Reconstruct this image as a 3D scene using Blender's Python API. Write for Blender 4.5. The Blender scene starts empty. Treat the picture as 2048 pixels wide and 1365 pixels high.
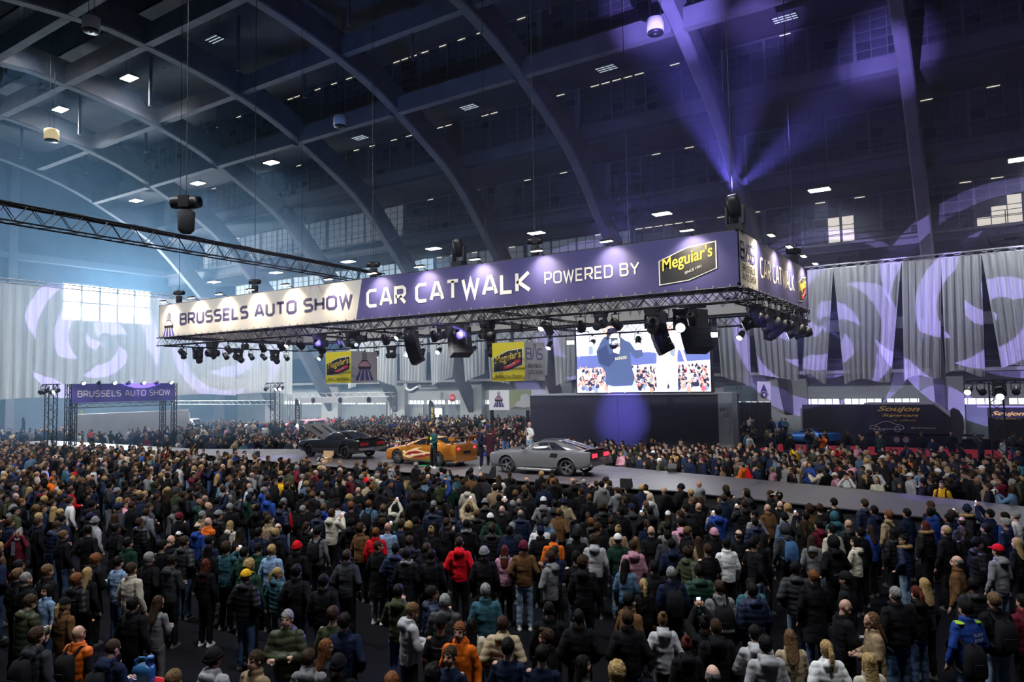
import bpy, bmesh, math, random
import numpy as np
from mathutils import Vector, Matrix, Euler
random.seed(7)
rng = np.random.default_rng(7)
SC = bpy.context.scene
COL = SC.collection
# ---------------------------------------------------------------- camera
CAM_H = 5.0
FPX = 1447.9
YAW, PIT, ROL = math.radians(33.406), math.radians(3.4925), math.radians(-0.9868)
_fw = Vector((-math.sin(YAW)*math.cos(PIT), math.cos(YAW)*math.cos(PIT), math.sin(PIT)))
_r0 = Vector((math.cos(YAW), math.sin(YAW), 0)); _u0 = _r0.cross(_fw)
CR = math.cos(ROL)*_r0 + math.sin(ROL)*_u0
CU = -math.sin(ROL)*_r0 + math.cos(ROL)*_u0
CF = _fw
cd = bpy.data.cameras.new('camera'); cam = bpy.data.objects.new('camera', cd); COL.objects.link(cam)
cam.matrix_world = Matrix(((CR.x, CU.x, -CF.x, 0), (CR.y, CU.y, -CF.y, 0), (CR.z, CU.z, -CF.z, CAM_H), (0, 0, 0, 1)))
cd.sensor_width = 36; cd.lens = 36*FPX/2048; cd.clip_end = 400; cd.clip_start = 0.1
SC.camera = cam
def ray(px, py): return CF + CR*((px-1024)/FPX) - CU*((py-682.5)/FPX)
def onz(px, py, z): d = ray(px, py); t = (z-CAM_H)/d.z; return Vector((d.x*t, d.y*t, z))
def ony(px, py, Y): d = ray(px, py); t = Y/d.y; return Vector((d.x*t, Y, CAM_H+d.z*t))
def onx(px, py, X): d = ray(px, py); t = X/d.x; return Vector((X, d.y*t, CAM_H+d.z*t))
# ---------------------------------------------------------------- world, exposure
w = bpy.data.worlds.new('hall_air'); SC.world = w; w.use_nodes = True
w.node_tree.nodes['Background'].inputs[0].default_value = (0.10, 0.14, 0.24, 1)
w.node_tree.nodes['Background'].inputs[1].default_value = 0.10
SC.view_settings.view_transform = 'Standard'; SC.view_settings.look = 'None'
SC.view_settings.gamma = 1.0; SC.view_settings.use_curve_mapping = False
SC.view_settings.exposure = 1.0
cy = SC.cycles
cy.max_bounces = 4; cy.diffuse_bounces = 2; cy.glossy_bounces = 2; cy.transmission_bounces = 2
cy.volume_bounces = 0; cy.transparent_max_bounces = 8
cy.use_adaptive_sampling = True; cy.adaptive_threshold = .06; cy.adaptive_min_samples = 12
cy.use_denoising = True; cy.caustics_reflective = False; cy.caustics_refractive = False
cy.sample_clamp_indirect = 3.0; cy.sample_clamp_direct = 12.0
# ---------------------------------------------------------------- lights of the hall (grid of high bay lamps hangs under the roof)
def add_light(kind, name, loc, energy, color=(1, 1, 1), size=0.3, target=None, spot=None, blend=0.3, parent=None):
    ld = bpy.data.lights.new(name, kind); ld.energy = energy; ld.color = color
    if kind == 'AREA': ld.size = size
    else: ld.shadow_soft_size = size
    if spot: ld.spot_size = math.radians(spot); ld.spot_blend = blend
    o = bpy.data.objects.new(name, ld); COL.objects.link(o); o.location = loc
    if target is not None:
        o.rotation_euler = (Vector(target)-Vector(loc)).to_track_quat('-Z', 'Y').to_euler()
    if parent:
        o.parent = parent; o.matrix_parent_inverse = parent.matrix_world.inverted()
    return o
# ---------------------------------------------------------------- materials
MATS = {}
def mat(name, col=(.5, .5, .5), rough=.6, metal=0., emit=None, es=1., noise=0., nscale=8., bump=0., src=None, alpha=None, spec=.5, coat=0.):
    if name in MATS: return MATS[name]
    m = bpy.data.materials.new(name); m.use_nodes = True; nt = m.node_tree; N = nt.nodes; L = nt.links
    b = N['Principled BSDF']
    b.inputs['Roughness'].default_value = rough; b.inputs['Metallic'].default_value = metal
    b.inputs['Specular IOR Level'].default_value = spec; b.inputs['Coat Weight'].default_value = coat
    c = (*col, 1)
    b.inputs['Base Color'].default_value = c
    cur = None
    if src == 'object':
        oi = N.new('ShaderNodeObjectInfo'); cur = oi.outputs['Color']
    elif src == 'attr':
        at = N.new('ShaderNodeVertexColor'); at.layer_name = 'col'; cur = at.outputs['Color']
    elif src == 'skin':
        oi = N.new('ShaderNodeObjectInfo'); at = N.new('ShaderNodeVertexColor'); at.layer_name = 'col'
        mx = N.new('ShaderNodeMixRGB'); mx.blend_type = 'MULTIPLY'; mx.inputs[0].default_value = 1
        L.new(oi.outputs['Color'], mx.inputs[1]); L.new(at.outputs['Color'], mx.inputs[2]); cur = mx.outputs[0]
    if noise > 0 or bump > 0:
        tc = N.new('ShaderNodeTexCoord'); nz = N.new('ShaderNodeTexNoise'); nz.inputs['Scale'].default_value = nscale
        nz.inputs['Detail'].default_value = 4; L.new(tc.outputs['Object'], nz.inputs['Vector'])
        if noise > 0:
            mr = N.new('ShaderNodeMapRange'); mr.inputs[3].default_value = 1-noise; mr.inputs[4].default_value = 1+noise
            mr.inputs[1].default_value = .25; mr.inputs[2].default_value = .75
            L.new(nz.outputs['Fac'], mr.inputs[0])
            mx = N.new('ShaderNodeMixRGB'); mx.blend_type = 'MULTIPLY'; mx.inputs[0].default_value = 1
            mx.inputs[1].default_value = c
            if cur is not None: L.new(cur, mx.inputs[1])
            L.new(mr.outputs[0], mx.inputs[2]); cur = mx.outputs[0]
        if bump > 0:
            bp = N.new('ShaderNodeBump'); bp.inputs['Strength'].default_value = bump; bp.inputs['Distance'].default_value = .02
            L.new(nz.outputs['Fac'], bp.inputs['Height']); L.new(bp.outputs[0], b.inputs['Normal'])
    if cur is not None: L.new(cur, b.inputs['Base Color'])
    if emit is not None:
        b.inputs['Emission Color'].default_value = (*emit, 1); b.inputs['Emission Strength'].default_value = es
    if alpha is not None: b.inputs['Alpha'].default_value = alpha
    MATS[name] = m
    return m
def sheer_mat(name, col, through=.35):
    m = bpy.data.materials.new(name); m.use_nodes = True; nt = m.node_tree; N = nt.nodes; L = nt.links
    N.remove(N['Principled BSDF']); out = N['Material Output']
    tr = N.new('ShaderNodeBsdfTransparent'); di = N.new('ShaderNodeBsdfDiffuse'); tl = N.new('ShaderNodeBsdfTranslucent')
    di.inputs[0].default_value = (*col, 1); tl.inputs[0].default_value = (*col, 1)
    a = N.new('ShaderNodeMixShader'); a.inputs[0].default_value = .45; L.new(di.outputs[0], a.inputs[1]); L.new(tl.outputs[0], a.inputs[2])
    tc = N.new('ShaderNodeTexCoord'); wv = N.new('ShaderNodeTexNoise'); wv.inputs['Scale'].default_value = 3.0
    mp = N.new('ShaderNodeMapping'); mp.inputs['Scale'].default_value = (3, 3, .05); L.new(tc.outputs['Object'], mp.inputs[0]); L.new(mp.outputs[0], wv.inputs['Vector'])
    mr = N.new('ShaderNodeMapRange'); mr.inputs[1].default_value = .3; mr.inputs[2].default_value = .7
    mr.inputs[3].default_value = through-.12; mr.inputs[4].default_value = through+.12; L.new(wv.outputs['Fac'], mr.inputs[0])
    bmx = N.new('ShaderNodeMixShader'); L.new(mr.outputs[0], bmx.inputs[0]); L.new(a.outputs[0], bmx.inputs[1]); L.new(tr.outputs[0], bmx.inputs[2])
    L.new(bmx.outputs[0], out.inputs[0]); MATS[name] = m
    return m
# ---------------------------------------------------------------- mesh helpers
class MB:
    def __init__(s): s.v = []; s.f = []; s.m = []; s.sm = []
    def add(s, vs, fs, mi=0, smooth=False):
        n = len(s.v); s.v += [tuple(x) for x in vs]; s.f += [tuple(i+n for i in f) for f in fs]
        s.m += [mi]*len(fs); s.sm += [smooth]*len(fs); return s
    def box(s, c, d, rz=0., mi=0, M=None):
        x, y, z = d[0]/2, d[1]/2, d[2]/2
        vs = [Vector((a*x, b*y, e*z)) for e in (-1, 1) for b in (-1, 1) for a in (-1, 1)]
        R = M if M is not None else Matrix.Rotation(rz, 3, 'Z')
        return s.add([R@q+Vector(c) for q in vs], [(0, 2, 3, 1), (4, 5, 7, 6), (0, 1, 5, 4), (2, 6, 7, 3), (0, 4, 6, 2), (1, 3, 7, 5)], mi)
    def bb(s, lo, hi, mi=0):
        return s.box([(a+b)/2 for a, b in zip(lo, hi)], [abs(b-a) for a, b in zip(lo, hi)], mi=mi)
    def cyl(s, p0, p1, r, n=8, r1=None, mi=0, caps=True, smooth=True):
        p0 = Vector(p0); p1 = Vector(p1); a = (p1-p0)
        if a.length < 1e-6: return s
        q = a.to_track_quat('Z', 'Y').to_matrix(); r1 = r if r1 is None else r1
        vs = []
        for p, rr in ((p0, r), (p1, r1)):
            vs += [p+q@Vector((math.cos(2*math.pi*i/n)*rr, math.sin(2*math.pi*i/n)*rr, 0)) for i in range(n)]
        s.add(vs, [(i, (i+1) % n, n+(i+1) % n, n+i) for i in range(n)], mi, smooth)
        if caps: s.add(vs, [tuple(range(n-1, -1, -1)), tuple(range(n, 2*n))], mi)
        return s
    def tube(s, pts, r, n=6, mi=0):
        for a, b in zip(pts[:-1], pts[1:]): s.cyl(a, b, r, n, mi=mi)
        return s
    def ell(s, c, r, nu=12, nv=8, mi=0, M=None):
        vs = [Vector((0, 0, r[2]))]; 
        for j in range(1, nv):
            t = math.pi*j/nv
            vs += [Vector((r[0]*math.sin(t)*math.cos(2*math.pi*i/nu), r[1]*math.sin(t)*math.sin(2*math.pi*i/nu), r[2]*math.cos(t))) for i in range(nu)]
        vs.append(Vector((0, 0, -r[2])))
        fs = [(0, 1+i, 1+(i+1) % nu) for i in range(nu)]
        for j in range(nv-2):
            for i in range(nu):
                a = 1+j*nu+i; b = 1+j*nu+(i+1) % nu; fs.append((a, a+nu, b+nu, b))
        k = 1+(nv-2)*nu
        fs += [(k+i, len(vs)-1, k+(i+1) % nu) for i in range(nu)]
        if M is not None: vs = [M@q for q in vs]
        return s.add([q+Vector(c) for q in vs], fs, mi, True)
    def rings(s, rs, mi=0, cap=True, smooth=True):
        n = len(rs[0]); vs = [p for r in rs for p in r]
        fs = [(j*n+i, j*n+(i+1) % n, (j+1)*n+(i+1) % n, (j+1)*n+i) for j in range(len(rs)-1) for i in range(n)]
        s.add(vs, fs, mi, smooth)
        if cap: s.add(rs[0], [tuple(range(n-1, -1, -1))], mi); s.add(rs[-1], [tuple(range(n))], mi)
        return s
    def prism(s, poly, d, mi=0):
        """poly: list of 3D points (planar), extruded along d"""
        n = len(poly); d = Vector(d); vs = [Vector(p) for p in poly]+[Vector(p)+d for p in poly]
        return s.add(vs, [tuple(range(n-1, -1, -1)), tuple(range(n, 2*n))]+[(i, (i+1) % n, n+(i+1) % n, n+i) for i in range(n)], mi)
    def lathe(s, prof, c=(0, 0, 0), n=16, M=None, mi=0, smooth=True, ring=False):
        rs = []
        for r, z in prof:
            ring = [Vector((r*math.cos(2*math.pi*i/n), r*math.sin(2*math.pi*i/n), z)) for i in range(n)]
            rs.append([(M@p if M is not None else p)+Vector(c) for p in ring])
        if ring: return s.rings(rs+[rs[0]], mi, False, smooth)
        return s.rings(rs, mi, True, smooth)
    def mesh(s, name, mats):
        me = bpy.data.meshes.new(name); me.from_pydata(s.v, [], s.f)
        for m in (mats if isinstance(mats, (list, tuple)) else [mats]): me.materials.append(m)
        if len(s.m): 
            me.polygons.foreach_set('material_index', s.m); me.polygons.foreach_set('use_smooth', s.sm)
        me.update(); return me
    def build(s, name, mats, parent=None, **kw):
        return obj(name, s.mesh(name, mats), parent, **kw)
def obj(name, me, parent=None, loc=None, rot=None, label=None, cat=None, group=None, kind=None, color=None, scale=None):
    o = bpy.data.objects.new(name, me); COL.objects.link(o)
    if parent is not None: o.parent = parent
    if loc is not None: o.location = loc
    if rot is not None: o.rotation_euler = rot
    if scale is not None: o.scale = scale
    if label: o['label'] = label
    if cat: o['category'] = cat
    if group: o['group'] = group
    if kind: o['kind'] = kind
    if color is not None: o.color = (*color, 1)
    return o
def thing(name, label, cat, loc=(0, 0, 0), rot=None, group=None, kind=None):
    return obj(name, None, None, loc, rot, label, cat, group, kind)
def copy_tree(o, parent=None):
    c = o.copy(); COL.objects.link(c); c.parent = parent
    for ch in o.children: copy_tree(ch, c)
    return c
# stroke lettering in a squared techno face: letters are ribbons of constant width
def _ch(*p): return list(p)
c_ = .16
GLY = {
 'A': (.86, [[(0, 0), (.34, 1), (.52, 1), (.86, 0)], [(.18, .3), (.7, .3)]]),
 'B': (.74, [[(0, 0), (0, 1), (.6, 1), (.72, .88), (.72, .64), (.6, .53), (0, .53)], [(.6, .53), (.74, .4), (.74, .12), (.62, 0), (0, 0)]]),
 'C': (.74, [[(.74, 1), (.18, 1), (0, .84), (0, .16), (.18, 0), (.74, 0)]]),
 'D': (.78, [[(0, 0), (0, 1), (.58, 1), (.78, .82), (.78, .18), (.58, 0), (0, 0)]]),
 'E': (.68, [[(.68, 1), (0, 1), (0, 0), (.68, 0)], [(0, .5), (.6, .5)]]),
 'H': (.76, [[(0, 0), (0, 1)], [(.76, 0), (.76, 1)], [(0, .5), (.76, .5)]]),
 'I': (.1, [[(.05, 0), (.05, 1)]]),
 'K': (.78, [[(0, 0), (0, 1)], [(.74, 1), (.1, .5), (.78, 0)]]),
 'L': (.64, [[(0, 1), (0, 0), (.64, 0)]]),
 'N': (.78, [[(0, 0), (0, 1), (.78, 0), (.78, 1)]]),
 'O': (.82, [[(.18, 0), (0, .16), (0, .84), (.18, 1), (.64, 1), (.82, .84), (.82, .16), (.64, 0), (.18, 0)]]),
 'P': (.72, [[(0, 0), (0, 1), (.56, 1), (.72, .86), (.72, .56), (.56, .42), (0, .42)]]),
 'R': (.76, [[(0, 0), (0, 1), (.58, 1), (.74, .86), (.74, .58), (.58, .44), (0, .44)], [(.34, .44), (.76, 0)]]),
 'S': (.74, [[(.72, 1), (.16, 1), (0, .86), (0, .66), (.16, .52), (.58, .52), (.74, .38), (.74, .14), (.58, 0), (0, 0)]]),
 'T': (.76, [[(0, 1), (.76, 1)], [(.38, 1), (.38, 0)]]),
 'U': (.76, [[(0, 1), (0, .16), (.18, 0), (.58, 0), (.76, .16), (.76, 1)]]),
 'W': (1.06, [[(0, 1), (.26, 0), (.53, .9), (.8, 0), (1.06, 1)]]),
 'Y': (.8, [[(0, 1), (.4, .45), (.8, 1)], [(.4, .45), (.4, 0)]]),
}
def ribbon(mb, pts, t, fn, mi=0):
    P = [Vector((p[0], p[1])) for p in pts]; closed = (P[0]-P[-1]).length < 1e-6
    if closed: P = P[:-1]
    n = len(P); Ls, Rs = [], []
    for i, p in enumerate(P):
        a = P[i-1] if (i > 0 or closed) else None; b = P[(i+1) % n] if (i < n-1 or closed) else None
        d0 = (p-a).normalized() if a is not None else None; d1 = (b-p).normalized() if b is not None else None
        if d0 is None: d0 = d1
        if d1 is None: d1 = d0
        m = (d0+d1).normalized(); nn = Vector((-m.y, m.x)); k = t/2/max(.35, nn.dot(Vector((-d1.y, d1.x))))
        ext = Vector((0, 0))
        if not closed and i == 0: ext = -d1*t*.0
        Ls.append(p+nn*k+ext); Rs.append(p-nn*k+ext)
    vs = [fn(*q) for q in Ls]+[fn(*q) for q in Rs]; rngn = n if closed else n-1
    mb.add(vs, [(i, n+i, n+(i+1) % n, (i+1) % n) for i in range(rngn)], mi)
def stroke_text(text, O, U, V, h, t=.17, gap=.26, mb=None, width=None):
    """O origin (baseline left), U/V unit vectors, h letter height; optional total width"""
    O, U, V = Vector(O), Vector(U), Vector(V)
    tot = 0; adv = []
    for ch in text:
        adv.append(tot); tot += (.55 if ch == ' ' else GLY[ch][0]+gap+t*.4)
    tot -= gap; sx = (width/(tot*h)) if width else 1.
    mb = mb or MB()
    for ch, a in zip(text, adv):
        if ch == ' ': continue
        for st in GLY[ch][1]:
            ribbon(mb, [((a+x), y) for x, y in st], t, lambda x, y: O+U*(x*h*sx)+V*((t/2+y*(1-t))*h))
    return mb
def lettered(text, O, U, V, h, t, m, parent, width=None, gap=.26):
    """one object for each word"""
    O, U, V = Vector(O), Vector(U), Vector(V); tot = sum(.55 if c == ' ' else GLY[c][0]+gap+t*.4 for c in text)-gap
    s_ = (width/(tot*h)) if width else 1.; a = 0.
    for wd in text.split(' '):
        wt = sum(GLY[c][0]+gap+t*.4 for c in wd)
        stroke_text(wd, O+U*(a*h*s_), U, V, h, t, gap, width=(wt-gap)*h*s_).build('lettering', m, parent)
        a += wt+.55
# workshop: a scratch scene in which single meshes are shaped before they are placed
SHOP = bpy.data.scenes.new('workshop')
def shaped(o, extra=()):
    for q in (o, *extra): SHOP.collection.objects.link(q)
    vl = SHOP.view_layers[0]; vl.update()
    me = bpy.data.meshes.new_from_object(o.evaluated_get(vl.depsgraph))
    for q in (o, *extra): bpy.data.objects.remove(q)
    return me
def font_text(text, O, U, V, h, width=None, shear=0., bold=0., ext=0.):
    cu = bpy.data.curves.new('t', 'FONT'); cu.body = text; cu.size = 1.; cu.shear = shear; cu.offset = bold; cu.resolution_u = 3
    me = shaped(bpy.data.objects.new('t', cu)); bpy.data.curves.remove(cu)
    mb = MB(); vs = np.array([v.co[:] for v in me.vertices])
    fs = [tuple(p.vertices) for p in me.polygons]; bpy.data.meshes.remove(me)
    if len(vs) == 0: return mb
    mn, mx = vs.min(0), vs.max(0); s = h/max(mx[1]-mn[1], 1e-6); sx = s if width is None else width/(mx[0]-mn[0])
    O, U, V = Vector(O), Vector(U), Vector(V)
    return mb.add([O+U*((v[0]-mn[0])*sx)+V*((v[1]-mn[1])*s) for v in vs], fs)
# ================================================================ the hall
YC = 26.5
ARCH_X = [8.56, -3.5, -15.56, -27.62, -39.68, -51.74, -63.8, -75.86, -87.92]
concrete = mat('concrete', (.135, .135, .155), .85, noise=.22, nscale=.7, bump=.15)
concrete_d = mat('concrete_slab', (.075, .075, .09), .9, noise=.2, nscale=.5)
steel_d = mat('dark_steel', (.05, .05, .06), .5, .4)
PROF = [(26.5, 31.0), (29, 30.8), (33, 30.35), (37, 29.6), (41.5, 28.3), (46.6, 26.0), (50.2, 24.1), (52.3, 22.5), (54.3, 20.6), (57.7, 17.2), (60.5, 14.2), (64, 9.6), (67, 5.2), (69.6, 1.4)]
def prof_pts():
    P = [Vector((y, z)) for y, z in PROF]; out = []
    for i in range(len(P)-1):
        p0 = P[max(i-1, 0)]; p1 = P[i]; p2 = P[i+1]; p3 = P[min(i+2, len(P)-1)]
        for k in range(3):
            t = k/3; out.append(.5*((2*p1)+(p2-p0)*t+(2*p0-5*p1+4*p2-p3)*t*t+(3*p1-p0-3*p2+p3)*t*t*t))
    out.append(P[-1]); return out
def arch_mesh():
    R = prof_pts(); full = [Vector((2*YC-p.x, p.y)) for p in reversed(R[1:])]+R
    mb = MB(); rings = []; n = len(full)
    for i, p in enumerate(full):
        d = (full[min(i+1, n-1)]-full[max(i-1, 0)]).normalized(); nn = Vector((-d.y, d.x))
        if nn.y < 0 and abs(p.x-YC) < 40: nn = -nn
        s = abs(p.x-YC)/43.1; dep = 2.0*(1-.30*s**3); wd = .46*(1-.12*s); ch = .10
        o = p+nn*dep
        a = p+nn*ch
        rings.append([Vector((-wd+ch, p.x, p.y)), Vector((-wd, a.x, a.y)), Vector((-wd, o.x, o.y)), Vector((wd, o.x, o.y)), Vector((wd, a.x, a.y)), Vector((wd-ch, p.x, p.y))])
    mb.rings(rings, smooth=False)
    return mb.mesh('arch', concrete)
ceil = thing('ceiling', 'stepped concrete vault with wide arches and clerestory glazing', 'ceiling', kind='structure')
am = arch_mesh()
for x in ARCH_X: obj('arch', am, ceil, (x, 0, 0))
# roof steps: (Y of glazing, sill z, head z)
BANDS = [(63., 15.96, 19.62), (58., 21.12, 24.72), (52.5, 26.2, 29.57), (46.5, 30.5, 33.7)]
X0, X1 = -96., 12.
def slab(ya, yb, z, name='roof_slab', th=.35):
    for m in (0, 1):
        a, b = (ya, yb) if m == 0 else (2*YC-ya, 2*YC-yb)
        MB().bb((X0, a, z), (X1, b, z+th)).build(name, concrete_d, ceil)
slab(62.9, 74.5, 15.3); slab(57.8, 63.2, 19.7); slab(52.3, 58.2, 24.8); slab(46.3, 52.7, 29.7); slab(29.2, 46.7, 33.9); slab(26.5, 29.4, 36.4)
for (y, z0, z1), zf in zip(BANDS, (15.3, 19.7, 24.8, 29.7)):
    for m in (0, 1):
        yy = y if m == 0 else 2*YC-y
        MB().bb((X0, yy-.12, zf), (X1, yy+.12, z0)).build('fascia', concrete, ceil)
        s = -1 if m == 0 else 1
        if z0 < 26: MB().bb((X0, yy, z0-.22), (X1, yy+s*.95, z0-.02)).build('walkway', concrete, ceil)
MB().bb((X0, 29.2, 33.9), (X1, 29.4, 36.5)).build('fascia', concrete_d, ceil)
MB().bb((X0, 2*YC-29.2, 33.9), (X1, 2*YC-29.4, 36.5)).build('fascia', concrete_d, ceil)
for i in range(len(ARCH_X)-1):
    xa, xb = ARCH_X[i+1]+.4, ARCH_X[i]-.4
    for y, zb, h in ((29.2, 30.8, 1.5), (37.4, 29.85, 1.35), (43.5, 27.3, 1.35)):
        for m in (0, 1):
            yy = y if m == 0 else 2*YC-y
            MB().bb((xa, yy-.32, zb), (xb, yy+.32, zb+h)).build('cross_beam', concrete, ceil)
    for y in (40.5, 34):   # slender ties from the beams up to the roof deck
        MB().cyl((xa+4.0, y, 29.6), (xa+4.0, y, 33.9), .14, 6).build('roof_post', concrete, ceil)
    for (y, z0, z1) in BANDS[:2]:
        r = MB(); yy = y-.9
        for hz in (.5, .95): r.cyl((xa, yy, z0+hz), (xb, yy, z0+hz), .025, 5)
        for k in range(6): r.cyl((xa+(xb-xa)*k/5, yy, z0-.02), (xa+(xb-xa)*k/5, yy, z0+.98), .03, 5)
        r.build('handrail', steel_d, ceil)
# glazing: one window per bay and step, each pane its own piece
frame_m = mat('window_frame', (.12, .12, .13), .6, noise=.2)
pane_ms = [mat('pane_dark', (.040, .045, .058), .25, noise=.3, nscale=2.), mat('pane_painted', (.052, .057, .072), .4, noise=.3, nscale=2.),
           mat('pane_daylit', (.3, .3, .3), .4, emit=(.65, .80, 1.0), es=.035), mat('pane_bright', (.8, .78, .7), .4, emit=(1, .93, .78), es=.30),
           mat('pane_glow', (.5, .55, .6), .4, emit=(.55, .78, 1.0), es=.22)]
slit_m = mat('daylight_slit', (.9, .9, .8), .4, emit=(1, .92, .75), es=.45)
NC, NR = 12, 5
wi = 0
def frame_mesh(wd, h):
    mb = MB(); cw = wd/NC
    for c in range(NC+1):
        t = .20 if c % 3 == 0 else .055
        mb.box((c*cw-wd/2, 0, h/2), (t, .14 if c % 3 == 0 else .09, h))
    for r in range(NR+1): mb.box((0, 0, r*h/NR), (wd, .08, .05 if 0 < r < NR else .16))
    return mb.mesh('frame', frame_m)
pane_cache = {}
bright = {(0, 1): [(5, 0), (5, 1), (5, 2), (6, 0), (6, 1), (6, 2)], (0, 0): [(3, 0), (4, 0), (4, 1), (5, 0), (5, 1), (5, 2)]}
for bi, (y, z0, z1) in enumerate(BANDS):
    h = z1-z0-.1
    for i in range(len(ARCH_X)-1):
        xa, xb = ARCH_X[i+1], ARCH_X[i]; wd = xb-xa-.3; wi += 1
        W = thing('window_%d' % wi, 'gridded clerestory window between two roof arches', 'window', ((xa+xb)/2, y, z0+.05), kind='structure')
        key = round(h, 2)
        if key not in pane_cache:
            pw, ph = wd/NC-.05, h/NR-.045
            pane_cache[key] = (frame_mesh(wd, h), [MB().box((0, 0, 0), (pw, .02, ph)).mesh('pane', pm) for pm in pane_ms], MB().box((0, 0, 0), (pw*.8, .03, .055)).mesh('slit', slit_m))
        fm, pms, sl = pane_cache[key]
        obj('frame', fm, W)
        near = i <= 5
        joined = None if near else MB()
        for c in range(NC):
            for r in range(NR):
                lx, lz = (c+.5)*wd/NC-wd/2, (r+.5)*h/NR
                u = random.random(); mi = 0 if u < .1 else 1
                if bi == 0 and i >= 5: mi = 4
                elif bi == 0 and i >= 3: mi = 2
                elif bi == 1 and i >= 5: mi = 2
                if (bi, i) in bright and (c, r) in bright[(bi, i)]: mi = 3
                if near: obj('pane', pms[mi], W, (lx, 0, lz))
                else:
                    joined.box((lx, 0, lz), (wd/NC-.05, .02, h/NR-.045), mi=mi)
            if u < (.5 if i in (2, 3, 4) else .16) and bi != 1 or (bi == 1 and u < .08): obj('light_gap', sl, W, ((c+.5)*wd/NC-wd/2, -.08, h-.09))
        if joined: joined.build('pane', pane_ms, W, kind='stuff')
# floor
def carpet(name, col, sc=60): return mat(name, col, .95, noise=.35, nscale=sc, bump=.2, spec=.02)
MB().bb((-100, -18, -.3), (25, 76, 0)).build('floor', carpet('black_carpet', (.006, .006, .008)), kind='structure')
MB().bb((-14.5, 53.2, .0), (9, 59.6, .012)).build('red_carpet', carpet('red_carpet', (.22, .02, .03)), label='long red carpet laid before the black trailer stand', cat='carpet')
# right side wall with its ledge, gallery and strip windows
def brick_mat(name, c1, c2):
    m = mat(name, c1, .85); nt = m.node_tree; b = nt.nodes.new('ShaderNodeTexBrick'); tc = nt.nodes.new('ShaderNodeTexCoord')
    mp = nt.nodes.new('ShaderNodeMapping'); mp.inputs['Rotation'].default_value = (math.pi/2, 0, 0)
    b.inputs['Color1'].default_value = (*c1, 1); b.inputs['Color2'].default_value = (*[q*.86 for q in c1], 1); b.inputs['Mortar'].default_value = (*c2, 1)
    b.inputs['Scale'].default_value = 2.2; b.inputs['Mortar Size'].default_value = .012
    nt.links.new(tc.outputs['Object'], mp.inputs[0]); nt.links.new(mp.outputs[0], b.inputs['Vector']); nt.links.new(b.outputs[0], nt.nodes['Principled BSDF'].inputs['Base Color'])
    return m
white_brick = brick_mat('white_brick', (.50, .53, .55), (.40, .42, .44))
grey_paint = mat('grey_paint', (.20, .23, .26), .7, noise=.12, nscale=1.)
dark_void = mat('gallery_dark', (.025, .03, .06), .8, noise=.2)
wr = thing('wall_right', 'white brick side wall with grey dado and open dark gallery above', 'wall', kind='structure')
MB().bb((-97, 70, 3.35), (25, 70.4, 5.55)).build('brickwork', white_brick, wr)
MB().bb((-97, 70, 0), (25, 70.4, 2.75)).build('dado', grey_paint, wr)
MB().bb((-97, 68.9, 5.5), (25, 70.4, 5.8)).build('ledge', mat('ledge', (.28, .28, .29), .8, noise=.2, nscale=1.), wr)
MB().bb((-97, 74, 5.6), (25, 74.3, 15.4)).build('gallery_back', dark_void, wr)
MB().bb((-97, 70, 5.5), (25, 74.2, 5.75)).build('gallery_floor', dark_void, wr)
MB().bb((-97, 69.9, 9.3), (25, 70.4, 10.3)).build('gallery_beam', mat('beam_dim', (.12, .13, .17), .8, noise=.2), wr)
MB().bb((-97, 69.9, 13.4), (25, 70.4, 15)).build('gallery_beam', MATS['beam_dim'], wr)
g = MB()
for hz in (.5, 1.0): g.cyl((-97, 69.2, 5.8+hz), (25, 69.2, 5.8+hz), .03, 5)
for k in range(60): g.cyl((-97+k*2, 69.2, 5.8), (-97+k*2, 69.2, 6.8), .035, 5)
g.build('handrail', steel_d, wr)
strip_glass = mat('strip_glass', (.8, .85, .9), .3, emit=(.88, .94, 1.0), es=.6)
mull = mat('pale_mullion', (.42, .45, .48), .6)
for i in range(len(ARCH_X)-1):
    xa, xb = ARCH_X[i+1]+1.2, ARCH_X[i]-1.2
    for (p, q) in ((.0, .31), (.35, .66), (.70, 1.0)):
        wi += 1; a, b = xa+(xb-xa)*p, xa+(xb-xa)*q
        W = thing('window_%d' % wi, 'low daylight strip window in the white brick side wall', 'window', ((a+b)/2, 70.1, 2.75), kind='structure')
        fr = MB().box((0, 0, .03), (b-a+.3, .3, .06)).box((0, 0, .57), (b-a+.3, .3, .06))
        for k in range(6): fr.box(((b-a)*(k/5-.5), 0, .3), (.06, .16, .55))
        fr.build('frame', mull, W)
        pm = MB().box((0, 0, 0), ((b-a)/5-.06, .02, .5)).mesh('pane', strip_glass)
        for k in range(5): obj('pane', pm, W, ((b-a)*((k+.5)/5-.5), .03, .3))
    MB().bb((ARCH_X[i+1]-1.3, 70, 2.75), (ARCH_X[i+1]+1.3, 70.4, 3.4)).build('pier', white_brick, wr)
    MB().bb((ARCH_X[i+1]-1.6, 69.3, 0), (ARCH_X[i+1]+1.6, 70.2, 5.5)).build('pier', mat('pier_grey', (.38, .40, .42), .8, noise=.1), wr)
    for p in (.32, .67):
        MB().bb((xa+(xb-xa)*p, 70, 2.75), (xa+(xb-xa)*(p+.025), 70.4, 3.4)).build('pier', white_brick, wr)
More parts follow.
